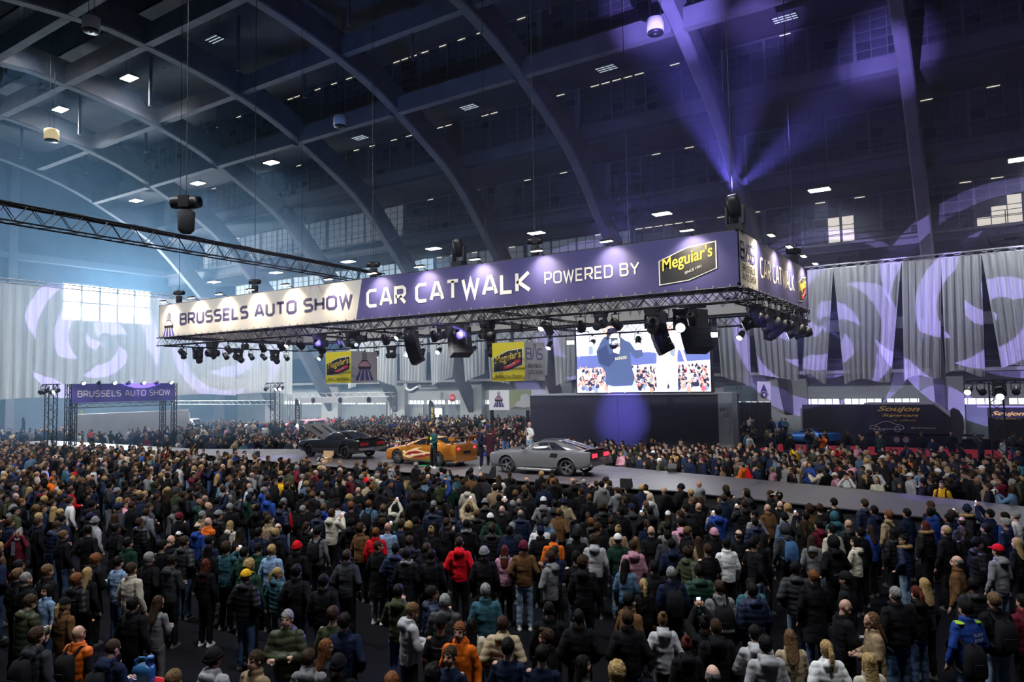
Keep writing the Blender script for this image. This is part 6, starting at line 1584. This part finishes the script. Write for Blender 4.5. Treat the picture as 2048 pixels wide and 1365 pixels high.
back_print(WHO[('8', '1352')], 'ORIGINAL', 1.30, .05, .24, pw_)
# ---- fill the rest of the floor with a dense standing crowd
def visible(x, y, z=1.6, mg=60):
    d = Vector((x, y, z-CAM_H)); w_ = d.dot(CF)
    if w_ < 1: return None
    u, v = 1024+FPX*d.dot(CR)/w_, 682.5-FPX*d.dot(CU)/w_
    return (u, v, w_) if -mg < u < 2048+mg and v < 1400 else None
GRID = {}
def free(x, y, r):
    cx, cy_ = int(math.floor(x/.6)), int(math.floor(y/.6))
    for i in (-1, 0, 1):
        for j in (-1, 0, 1):
            for q in GRID.get((cx+i, cy_+j), ()):
                if (q[0]-x)**2+(q[1]-y)**2 < r*r: return False
    return True
def put(x, y): GRID.setdefault((int(math.floor(x/.6)), int(math.floor(y/.6))), []).append((x, y))
for q in PLACED: put(*q)
# spots kept for the people with their own entry further down: head pixel and head height
LIFT = [(782, 934, 1.12), (797, 957, 1.25), (879, 968, 1.2), (563, 918, 1.2)]
for px, py, h in LIFT: q = onz(px, py, .95+h*.94); put(q.x, q.y)
def front_row(px):
    q = onz(px, 970+(px-1600)*.0966, 1.3); d = Vector((q.x, q.y, 0)).normalized()
    while any(inside(q.x+dx, q.y+dy, poly) for dx, dy in ((0, -.3), (.25, 0), (-.25, 0), (0, .1))): q = q+d*.08
    return q
FRONT = [front_row(x) for x in (1885, 1755, 1695)]
EDGE = [(1700, 905, 1.75), (1684, 890, 1.8), (2035, 925, 1.65)]
for q in FRONT: put(q.x, q.y)
for px, py, h in EDGE: q = onz(px, py, h*.94); put(q.x, q.y)
q = onz(1846, 917, 2.2); put(q.x, q.y)
SOLID = [(-26, 39.4, -11.5, 45), (-34, 47, -25, 48.2), (-14, 60.8, 9, 66), (-50.7, 21.6, -48.9, 23.1), (-49.3, 37.8, -47.7, 39.2), (-.6, 36.8, .9, 38.4), (-52.8, 23.8, -51.2, 32.3), (-15.5, 52.5, 9, 60.5), (-66.5, 31, -65.4, 43), (-11.0, 5.0, -9.6, 6.6)]
SOLID += [(q.location.x-2.4, q.location.y-2.4, q.location.x+2.4, q.location.y+2.4) for q in COL.objects if q.name.startswith('parked_car')]
BACKF = []    # (x, y, zone)
rq = random.Random(99)
def scatter(x0, x1, y0, y1, n, zone, r):
    k = 0
    for _ in range(n*14):
        if k >= n: break
        x, y = rq.uniform(x0, x1), rq.uniform(y0, y1)
        if inside(x, y, poly) or not visible(x, y): continue
        if any(inside(x+dx, y+dy, poly) for dx, dy in ((.35, 0), (-.35, 0), (0, .4), (0, -.4))): continue
        if any(a-.3 < x < c+.3 and b-.3 < y < d+.3 for a, b, c, d in SOLID): continue
        if zone == 'near':
            v = visible(x, y, 1.65, 200); 
            if v[1] > 1052 and v[0] > 0: continue
        if not free(x, y, r): continue
        put(x, y); BACKF.append((x, y, zone)); k += 1
scatter(-62, 6, 6, 25, 760, 'near', .47)
scatter(-42, 8, 25.0, 36.5, 520, 'far', .46)
scatter(-44, -26, 36.5, 47, 270, 'far', .55)
scatter(-26, 8, 33, 39.3, 70, 'far', .6)
scatter(-62, -26, 45, 66, 420, 'back', .62)
scatter(-78, -42, 27.7, 50, 330, 'back', .62)
scatter(-24, -12, 45.5, 66, 70, 'back', .8)
scatter(-14, 8, 45, 52.4, 26, 'back', 1.0)
scatter(-14, 8, 53, 60.4, 5, 'back', 1.0)
# ---- the nearest of the fillers are people of their own, the rest of the crowd is one mesh
TOPW = [('puffer', 'black', 16), ('jacket', 'black', 20), ('hoodie', 'black', 12), ('jacket', 'navy', 10), ('puffer', 'navy', 7), ('coat', 'black', 7), ('hoodie', 'charcoal', 6), ('jacket', 'charcoal', 5), ('hoodie', 'grey', 5), ('sweater', 'black', 5), ('hoodie', 'light_grey', 3), ('jacket', 'olive', 3), ('jacket', 'brown', 3), ('jacket', 'beige', 2), ('hoodie', 'cream', 2), ('jacket', 'denim', 3), ('hoodie', 'maroon', 2), ('jacket', 'red', 1.6), ('hoodie', 'orange', .9), ('jacket', 'teal', 1.5), ('hoodie', 'blue', 2), ('sweater', 'white', 1.6), ('hoodie', 'pink', .8), ('jacket', 'tan', 2), ('hoodie', 'green', 2), ('jacket', 'yellow', .4)]
HW = [('short', 'br', 22), ('short', 'bk', 22), ('short', 'lb', 7), ('buzz', 'br', 8), ('buzz', 'bk', 6), ('short', 'gi', 3), ('short', 'bl', 4), ('short', 'gy', 4), ('bald', 'br', 5), ('balding', 'gy', 3), ('curly', 'br', 3), ('long', 'br', 6), ('long', 'bk', 4), ('long', 'bl', 4), ('pony', 'br', 2), ('pony', 'bl', 2), ('wavy', 'br', 3)]
def pick(W, r): 
    t = r.random()*sum(w_[-1] for w_ in W)
    for w_ in W:
        t -= w_[-1]
        if t <= 0: return w_[:-1]
    return W[-1][:-1]
rc = random.Random(5)
def look(zone):
    top, tcn = pick(TOPW, rc); hair, hc = pick(HW, rc); hat = hatc = None
    u = rc.random()
    if u < .07: hat, hatc = 'cap', rc.choice(['black', 'black', 'navy', 'grey', 'white'])
    elif u < .12: hat, hatc = 'beanie', rc.choice(['black', 'charcoal', 'navy', 'grey', 'maroon'])
    pose = rc.choices(['down', 'pocket', 'crossed', 'phone', 'reading', 'chin', 'raised'], [34, 28, 10, 10 if zone != 'near' else 7, 5, 5, 2])[0]
    bot = rc.choices(['bk', 'jn', 'lj', 'gr', 'nv'], [50, 26, 8, 8, 8])[0]
    fem = hair in ('long', 'pony'); h = rc.uniform(1.58, 1.70) if fem else rc.uniform(1.70, 1.86)
    if rc.random() < .035: h = rc.uniform(1.15, 1.4)
    return top, tcn, bot, hair, hc, hat, hatc, pose, h
def hd_for(x, y, zone):
    if zone == 'near': return stage_heading((x, y))+rc.gauss(0, .22)
    t = (-20+.5*(x+20), 26.5, 0)
    if zone == 'back' and rc.random() < .45: return rc.uniform(0, 6.28)
    return heading_to((x, y, 0), t)+rc.gauss(0, .3)
order = sorted(BACKF, key=lambda q: q[0]**2+q[1]**2)
N_IND = 300-N_ROLL-21
for x, y, zone in order[:N_IND]:
    top, tcn, bot, hair, hc, hat, hatc, pose, h = look(zone)
    person((x, y), hd_for(x, y, zone), h, top, tcn, bot, hair, hc, pose, 'stand', rc.choice([-20, 0, 0, 20, 40]), 25 if pose == 'reading' else 0, rc.randrange(6), ['backpack'] if rc.random() < .06 else [], hat, hatc, shoe=(.06, .06, .06))
# low detail copies for the merged crowd
def lod(me, ntri, zmin=None):
    m2 = me.copy(); 
    if zmin is not None:
        bm = bmesh.new(); bm.from_mesh(m2); bmesh.ops.delete(bm, geom=[v for v in bm.verts if v.co.z < zmin], context='VERTS'); bm.to_mesh(m2); bm.free()
    o = bpy.data.objects.new('t', m2); nt = sum(len(p.vertices)-2 for p in m2.polygons)
    d = o.modifiers.new('d', 'DECIMATE'); d.ratio = min(1., ntri/max(nt, 1))
    ev = shaped(o)
    ev.calc_loop_triangles(); V = np.empty(len(ev.vertices)*3); ev.vertices.foreach_get('co', V)
    F = np.empty(len(ev.loop_triangles)*3, dtype=np.int64); ev.loop_triangles.foreach_get('vertices', F)
    bpy.data.meshes.remove(ev); bpy.data.meshes.remove(m2)
    return V.reshape(-1, 3), F.reshape(-1, 3)
LC = {}
def lodc(key, fn):
    if key not in LC: LC[key] = fn()
    return LC[key]
class Acc:
    def __init__(s): s.V = []; s.F = []; s.C = []; s.n = 0
    def add(s, V, F, C):
        s.V.append(V); s.F.append(F+s.n); s.C.append(C); s.n += len(V)
    def build(s, name, label, group=None):
        V = np.concatenate(s.V); F = np.concatenate(s.F); C = np.concatenate(s.C)
        me = bpy.data.meshes.new(name); me.vertices.add(len(V)); me.vertices.foreach_set('co', V.ravel())
        me.loops.add(len(F)*3); me.loops.foreach_set('vertex_index', F.ravel().astype(np.int32)); me.polygons.add(len(F))
        me.polygons.foreach_set('loop_start', np.arange(0, len(F)*3, 3, dtype=np.int32)); me.polygons.foreach_set('loop_total', np.full(len(F), 3, dtype=np.int32))
        me.update(calc_edges=True); me.polygons.foreach_set('use_smooth', np.ones(len(F), dtype=bool))
        ca = me.color_attributes.new('col', 'FLOAT_COLOR', 'POINT'); ca.data.foreach_set('color', np.concatenate([C, np.ones((len(C), 1))], 1).ravel())
        me.materials.append(m_crowd); me.validate()
        return obj(name, me, None, label=label, cat='crowd', kind='stuff')
def face_cols(V, yaw, base):
    R = np.array(head_R(math.radians(yaw), 0).transposed()); hl = (V-np.array(HP))@R.T+np.array(HP); C = np.tile(np.array(base), (len(V), 1)); fr = hl[:, 1] > .06
    m = fr & (abs(abs(hl[:, 0])-.032) < .02) & (abs(hl[:, 2]-1.655) < .016); C[m] *= .45
    m = fr & (abs(hl[:, 0]) < .028) & (abs(hl[:, 2]-1.577) < .012); C[m] *= .62
    return C
def add_low(acc, x, y, z, hdg, look_, far):
    top, tcn, bot, hair, hc, hat, hatc, pose, h = look_; s = h/1.765; L2 = far
    yaw = rc.choice([-40, 0, 0, 40]); parts = []
    sk = np.array(SKIN[rc.randrange(6)])
    V, F = lodc(('head', yaw, L2), lambda: lod(body_mesh('down', 'stand', yaw, 0), 110 if L2 else 320, 1.44)); parts.append((V, F, face_cols(V, yaw, sk)))
    V, F = lodc((top, pose, L2), lambda: lod(top_mesh(top, pose), 130 if L2 else 420)); parts.append((V, F, np.tile(np.array(CLR[tcn])*rc.uniform(.8, 1.25), (len(V), 1))))
    V, F = lodc(('p', L2), lambda: lod(pants_mesh('stand'), 60 if L2 else 160)); parts.append((V, F, np.tile(np.array(BOT[bot][1]), (len(V), 1))))
    R = np.array(head_R(math.radians(yaw), 0))
    for nm, colr in (((hair, HAIRC[hc][1]) if hair != 'bald' else (None, None)), (('hat_'+hat, CLR[hatc]) if hat else (None, None))):
        if nm is None: continue
        V, F = lodc((nm, L2), lambda nm=nm: lod(hat_mesh(nm[4:]) if nm.startswith('hat_') else hair_mesh(nm), 70 if L2 else 220)); V = (V-np.array(HP))@R.T+np.array(HP)
        parts.append((V, F, np.tile(np.array(colr), (len(V), 1))))
    if pose in ('phone', 'raised', 'chin', 'crossed', 'reading', 'down'):
        e1, w1, e2, w2 = ARMS[pose]; mb = lodc(('hd', pose), lambda: (lambda q: (np.array(q.v), np.array([t for f in q.f for t in ([f] if len(f) == 3 else [f[:3], (f[0], f[2], f[3])])])))(MB().ell(Vector(w1)+(Vector(w1)-Vector(e1)).normalized()*.07, (.04, .035, .05), 6, 4).ell(Vector(w2)+(Vector(w2)-Vector(e2)).normalized()*.07, (.04, .035, .05), 6, 4)))
        parts.append((mb[0], mb[1], np.tile(sk, (len(mb[0]), 1))))
        if pose in ('phone', 'raised'):
            q = MB().box((0, .43, 1.53) if pose == 'phone' else (0, .33, 1.88), (.085, .012, .16)); V = np.array(q.v); F = np.array([t for f in q.f for t in (f[:3], (f[0], f[2], f[3]))]); parts.append((V, F, np.full((8, 3), .02)))
    ca, sa = math.cos(hdg), math.sin(hdg); M = np.array(((ca, -sa, 0), (sa, ca, 0), (0, 0, 1)))*s
    for V, F, C in parts: acc.add(V@M.T+np.array((x, y, z)), F, C)
accs = {'near': Acc(), 'far': Acc(), 'back': Acc()}
for x, y, zone in order[N_IND:]:
    lk = look(zone); add_low(accs[zone], x, y, 0., hd_for(x, y, zone), lk, (x*x+y*y) > 36**2)
accs['near'].build('standing_crowd', 'dense crowd of people standing between the viewer and the catwalk')
accs['far'].build('standing_crowd', 'dense crowd of people watching from beyond the catwalk')
accs['back'].build('standing_crowd', 'loose crowd of visitors around the far exhibition stands')
# ---- people on the stage
SG = 'people standing on the stage'
def on_stage(px, py, hdg, h, *a, **k):
    p = onz(px, py, SZ); return person((p.x, p.y), math.radians(hdg), h, *a, z=SZ+.002, group=SG, **k)
o = on_stage(868, 937, 160, 1.86, 'sweater', 'teal', 'bk', 'quiff', 'gi', 'mic', 'wide', 40, 0, 0, topcol=(.012, .06, .065), label='man in dark green sweatshirt with round yellow print standing beside the orange car')
MB().lathe([(0, 0), (.085, .004), (.085, .008), (0, .009)], c=(0, .147, 1.27), n=20, M=Matrix.Rotation(-math.pi/2, 3, 'X')).build('round_print', mat('print_lemon', (.55, .55, .08), .7), o)
on_stage(963, 937, -60, 1.83, 'hoodie', 'navy', 'nv', 'short', 'br', 'pocket', 'stand', 0, 0, 1, shoe=(.6, .6, .6), label='man in navy tracksuit and white shoes standing by the orange car')
on_stage(981, 941, 20, 1.80, 'coat', 'maroon', 'bk', 'buzz', 'br', 'mic', 'stand', 0, 0, 2, topcol=(.035, .012, .02), label='man in dark maroon suit seen from behind on the stage', extras=['headphone'])
on_stage(1012, 921, 200, 1.85, 'sweater', 'black', 'jn', 'quiff', 'br', 'mic', 'stand', 20, 0, 0, label='man in black sweater and jeans with microphone behind the grey car')
o = on_stage(1060, 921, 170, 1.87, 'tee', 'white', 'lj', 'bald', 'br', 'mic', 'stand', 0, 0, 3, label='bald bearded man in white printed T-shirt behind the grey car')
MB().ell((0, .14, 1.22), (.05, .012, .09), 10, 8).build('chest_print', blk, o)
MB().ell((0, .075, 1.575), (.045, .035, .045), 10, 8).build('beard', m_hair, o, color=(.2, .2, .2))
# ---- children carried on shoulders or standing on something above the crowd
KG = 'children lifted above the crowd'
def carry(x, y, hd, look_, lab):
    top, tcn, bot, hair, hc = look_; f = Vector((-math.sin(hd), math.cos(hd)))*.10
    person((x+f.x, y+f.y), hd, 1.78, top, tcn, bot, hair, hc, 'pocket', 'stand', 0, 0, 0, group='adults carrying children', label=lab)
def lifted(i, adult, alab, *a, **k):
    px, py, h = LIFT[i]; p = onz(px, py, .95+h*.94); dv = Vector((p.x, p.y, 0)).normalized()*.1
    while any(inside(p.x+dx, p.y+dy, poly) for dx, dy in ((0, .6), (.4, .2), (-.4, .2))): p = p-dv
    hd = stage_heading(p); carry(p.x, p.y, hd, adult, alab)
    return person((p.x, p.y), hd, h, *a, z=.95, group=KG, **k)
lifted(0, ('jacket', 'black', 'bk', 'short', 'bk'), 'adult in black jacket carrying a blond toddler before the orange car', 'hoodie', 'light_grey', 'gr', 'short', 'bl', 'chin', 'sit', -40, 0, 1, label='blond toddler in pale sweatshirt lifted above the crowd before the orange car')
lifted(1, ('hoodie', 'navy', 'jn', 'short', 'br'), 'adult in navy hooded top carrying a ginger child before the orange car', 'jacket', 'navy', 'gr', 'short', 'gi', 'down', 'sit', 0, 0, 1, label='ginger child in dark shirt lifted above the crowd before the orange car')
lifted(2, ('puffer', 'black', 'bk', 'long', 'br'), 'adult in black puffer carrying a child in olive by the stage', 'jacket', 'olive', 'bk', 'short', 'br', 'reading', 'sit', -40, 0, 1, label='child in olive parka sitting above the crowd by the stage')
lifted(3, ('jacket', 'charcoal', 'bk', 'short', 'bk'), 'adult in charcoal jacket carrying a child at the left stage edge', 'jacket', 'black', 'bk', 'short', 'bk', 'down', 'sit', 40, 0, 0, label='child in black jacket sitting above the crowd at the left stage edge')
p = onz(1846, 917, 2.2); hd = heading_to(p, (-8, 25, 0)); carry(p.x, p.y, hd, ('jacket', 'black', 'bk', 'buzz', 'br'), 'man in black carrying a hooded child beyond the catwalk')
person((p.x, p.y), hd, 1.2, 'jacket', 'navy', 'lj', 'short', 'br', 'pocket', 'sit', 0, 0, 1, [], 'hood', 'grey', z=.95, group=KG, label='child in navy coat with hood on shoulders beyond the catwalk')
# ---- brightly dressed people at the far edge of the catwalk
FG = 'people at the far edge of the catwalk'
def edge(px, py, h, *a, **k):
    p = FRONT[py] if py < 3 else onz(px, py, h*.94); return person((p.x, p.y), heading_to((p.x, p.y, 0), (p.x*.6-4, 10, 0)), h, *a, group=FG, **k)
edge(1885, 0, 1.78, 'hoodie', 'yellow', 'bk', 'short', 'br', 'down', 'stand', 0, 0, 1, ['backpack'], label='boy in bright yellow sweatshirt with backpack at the far catwalk edge')
edge(1755, 1, 1.74, 'sweater', 'cream', 'bk', 'long', 'lb', 'reading', 'stand', 0, 25, 1, label='woman in cream cardigan with long hair at the far catwalk edge')
edge(1695, 2, 1.74, 'jacket', 'white', 'bk', 'long', 'bk', 'ears', 'stand', 0, 0, 1, label='woman in white jacket raising her hands at the far catwalk edge')
edge(1700, 905, 1.75, 'jacket', 'pink', 'bk', 'buzz', 'br', 'pocket', 'stand', 0, 0, 4, label='man in bright pink jacket beyond the catwalk', topcol=(.6, .06, .1))
edge(1684, 890, 1.8, 'sweater', 'beige', 'bk', 'short', 'br', 'down', 'stand', 0, 0, 1, label='man in beige sweater standing before the red carpet')
edge(2035, 925, 1.65, 'jacket', 'teal', 'bk', 'long', 'bk', 'reading', 'stand', 0, 0, 1, label='woman in turquoise coat by the truss tower', topcol=(.03, .25, .38))
HAZE = True
# ================================================================ light and haze of the show
VIO = (.28, .22, 1.0)
for x, e in ((-31, 620), (-27, 480), (-23, 760), (-19, 700), (-15.5, 800), (-12, 560)):
    add_light('SPOT', 'stage_wash', (x, 22.6, 7.2), e, (1, .95, .9), .15, target=(x, 27.5, 1.3), spot=75, blend=.7)
    add_light('SPOT', 'stage_backwash', (x, 31.6, 7.2), e*.8, (.93, .93, 1), .15, target=(x, 27.0, 1.3), spot=75, blend=.7)
add_light('SPOT', 'front_crowd_wash', (-15, 31.5, 7.3), 900, (.95, .92, 1), .2, target=(-14, 36, 1), spot=120, blend=.8)
add_light('SPOT', 'front_crowd_wash', (-28, 31.5, 7.3), 900, (.95, .92, 1), .2, target=(-28, 37, 1), spot=120, blend=.8)
def beam(p, t, e, spot=9, col=VIO, size=.1, blend=.5): return add_light('SPOT', 'violet_beam', p, e, col, size, target=t, spot=spot, blend=blend)
tp = tower_l[1]; q0 = Vector((tp.x, tp.y, BZ1+1.3))
beam(q0, (-17.5, 46, 31), 110000, 16, blend=1); beam(q0, (-12.0, 50, 30), 55000, 11, blend=1); beam(q0, (-4.5, 56, 28), 60000, 12, blend=1)
add_light('SPOT', 'violet_roof_wash', (-12, 24, 10.2), 3500, (.30, .26, 1.0), .2, target=(-10, 52, 27), spot=95, blend=1.); add_light('SPOT', 'blue_roof_wash', (-34, 24, 10.2), 2500, (.16, .34, 1.0), .2, target=(-40, 48, 27), spot=100, blend=1.)
h = HOT['mid'].location; beam((h.x-.4, h.y-.1, h.z-.5), (h.x-12, h.y-2.0, h.z+1.6), 16000, 26)
h = HOT['left'].location; beam((h.x-.4, h.y-.1, h.z-.5), (h.x-12, h.y-2.0, h.z+1.6), 10000, 22)
h = HOT['right'].location; beam((h.x, h.y-.5, h.z-.6), (h.x-1, h.y-14, 1.0), 3000, 16)
h = HOT['corner'].location; beam((h.x+.4, h.y, h.z-.5), (h.x+9, h.y+9, h.z-1), 2200, 18)
beam((-17, 31.5, 7.2), (-18.6, 40.1, 3.0), 9000, 24, blend=1); beam((-6.4, 29, 7.2), (-1.5, 26.0, 1.3), 2600, 16)
beam((-30, 22.4, 7.2), (-32.5, 26, 1.3), 3500, 20); beam((-34, 22.0, 7.2), (-27, 15, 1.5), 4500, 12); beam((-36, 22, 7.2), (-35, 16.5, 1.5), 5000, 16); beam((-37, 22.0, 7.2), (-19, 10, 1.2), 9000, 6); beam((-37.4, 22.0, 7.2), (-44, 15.5, 1.5), 5000, 14)
beam((-6.0, 21.7, 7.2), (1.0, 18.0, 1.3), 3000, 24); beam((-20, 31.8, 7.2), (-22.5, 38, 1.3), 900, 16); beam((-34, 31.8, 7.2), (-40, 33, 1.3), 1600, 18)
# gobo projectors: swirl shaped apertures throw violet scrolls on the sheer curtains
def gobo(p, t, e, spot, seed):
    o = add_light('SPOT', 'gobo_projector', p, e, (.42, .33, 1.0), .02, target=t, spot=spot, blend=.05); ld = o.data; ld.use_nodes = True
    nt = ld.node_tree; N = nt.nodes; L = nt.links; em_ = N['Emission']
    tc = N.new('ShaderNodeTexCoord'); sp = N.new('ShaderNodeSeparateXYZ'); L.new(tc.outputs['Normal'], sp.inputs[0])
    def M(op, a, b=None, c=None):
        n = N.new('ShaderNodeMath'); n.operation = op
        for i, v in enumerate((a, b, c)):
            if v is None: continue
            if isinstance(v, (int, float)): n.inputs[i].default_value = v
            else: L.new(v, n.inputs[i])
        return n.outputs[0]
    k = 1/math.tan(math.radians(spot)/2)
    u = M('MULTIPLY', M('DIVIDE', sp.outputs[0], sp.outputs[2]), k); v = M('MULTIPLY', M('DIVIDE', sp.outputs[1], sp.outputs[2]), k)
    r = M('SQRT', M('ADD', M('MULTIPLY', u, u), M('MULTIPLY', v, v))); a = M('ARCTAN2', v, u)
    arms = M('SINE', M('ADD', M('MULTIPLY', r, 17.0), M('MULTIPLY', a, 1.0)))
    gap = M('SINE', M('ADD', M('MULTIPLY', a, 3.0), M('MULTIPLY', r, 5.0+seed)))
    on = M('MULTIPLY', M('GREATER_THAN', arms, .15), M('GREATER_THAN', gap, -.55))
    on = M('MULTIPLY', on, M('LESS_THAN', r, .95))
    L.new(M('ADD', M('MULTIPLY', on, 1.0), .02), em_.inputs['Strength'])
gobo((-37.8, 26.5, 7.2), (-62, 31.5, 9.2), 30000, 30, 0.); gobo((-37.8, 29.5, 7.2), (-62, 44, 9.2), 24000, 26, 1.5)
gobo((-5.8, 31.9, 7.2), (.3, 59, 9.4), 30000, 34, .7); gobo((-7, 32.3, 7.2), (-10.5, 59, 9.0), 22000, 30, 2.2); gobo((-20, 32.3, 7.2), (-30, 59, 9.0), 18000, 34, 1.1)
# light on the curtains and the left end of the hall
# haze: thin through the hall, thicker towards the far end
def haze(lo, hi, dens, name, lab, col=(.30, .60, 1)):  # blue of the show lights is put into the haze colour
    m = bpy.data.materials.new(name); m.use_nodes = True; N = m.node_tree.nodes; N.remove(N['Principled BSDF'])
    vs = N.new('ShaderNodeVolumeScatter'); vs.inputs['Color'].default_value = (*col, 1); vs.inputs['Density'].default_value = dens; vs.inputs['Anisotropy'].default_value = .25
    m.node_tree.links.new(vs.outputs[0], N['Material Output'].inputs['Volume'])
    o = MB().bb(lo, hi).build(name, m, label=lab, cat='haze', kind='stuff')
    return o
if HAZE:
    haze((-96.5, -16.5, .05), (-40.0, 69.9, 21), .0058, 'haze_bank', 'stage haze coloured as if lit blue filling the far end of the hall')
    haze((-96.5, -16.5, 21.05), (-40.0, 69.9, 36), .0013, 'haze_veil', 'faint haze below the roof at the far end')
    haze((-39.95, 12.0, 3.2), (12, 69.9, 10.55), .0016, 'thin_haze', 'thin stage haze hanging over the catwalk', (.60, .64, 1))
    haze((-26.0, 22.5, 10.6), (12, 69.9, 36), .0038, 'roof_haze', 'violet lit haze drifting up to the roof arches', (.60, .64, 1))
bpy.data.scenes.remove(SHOP)
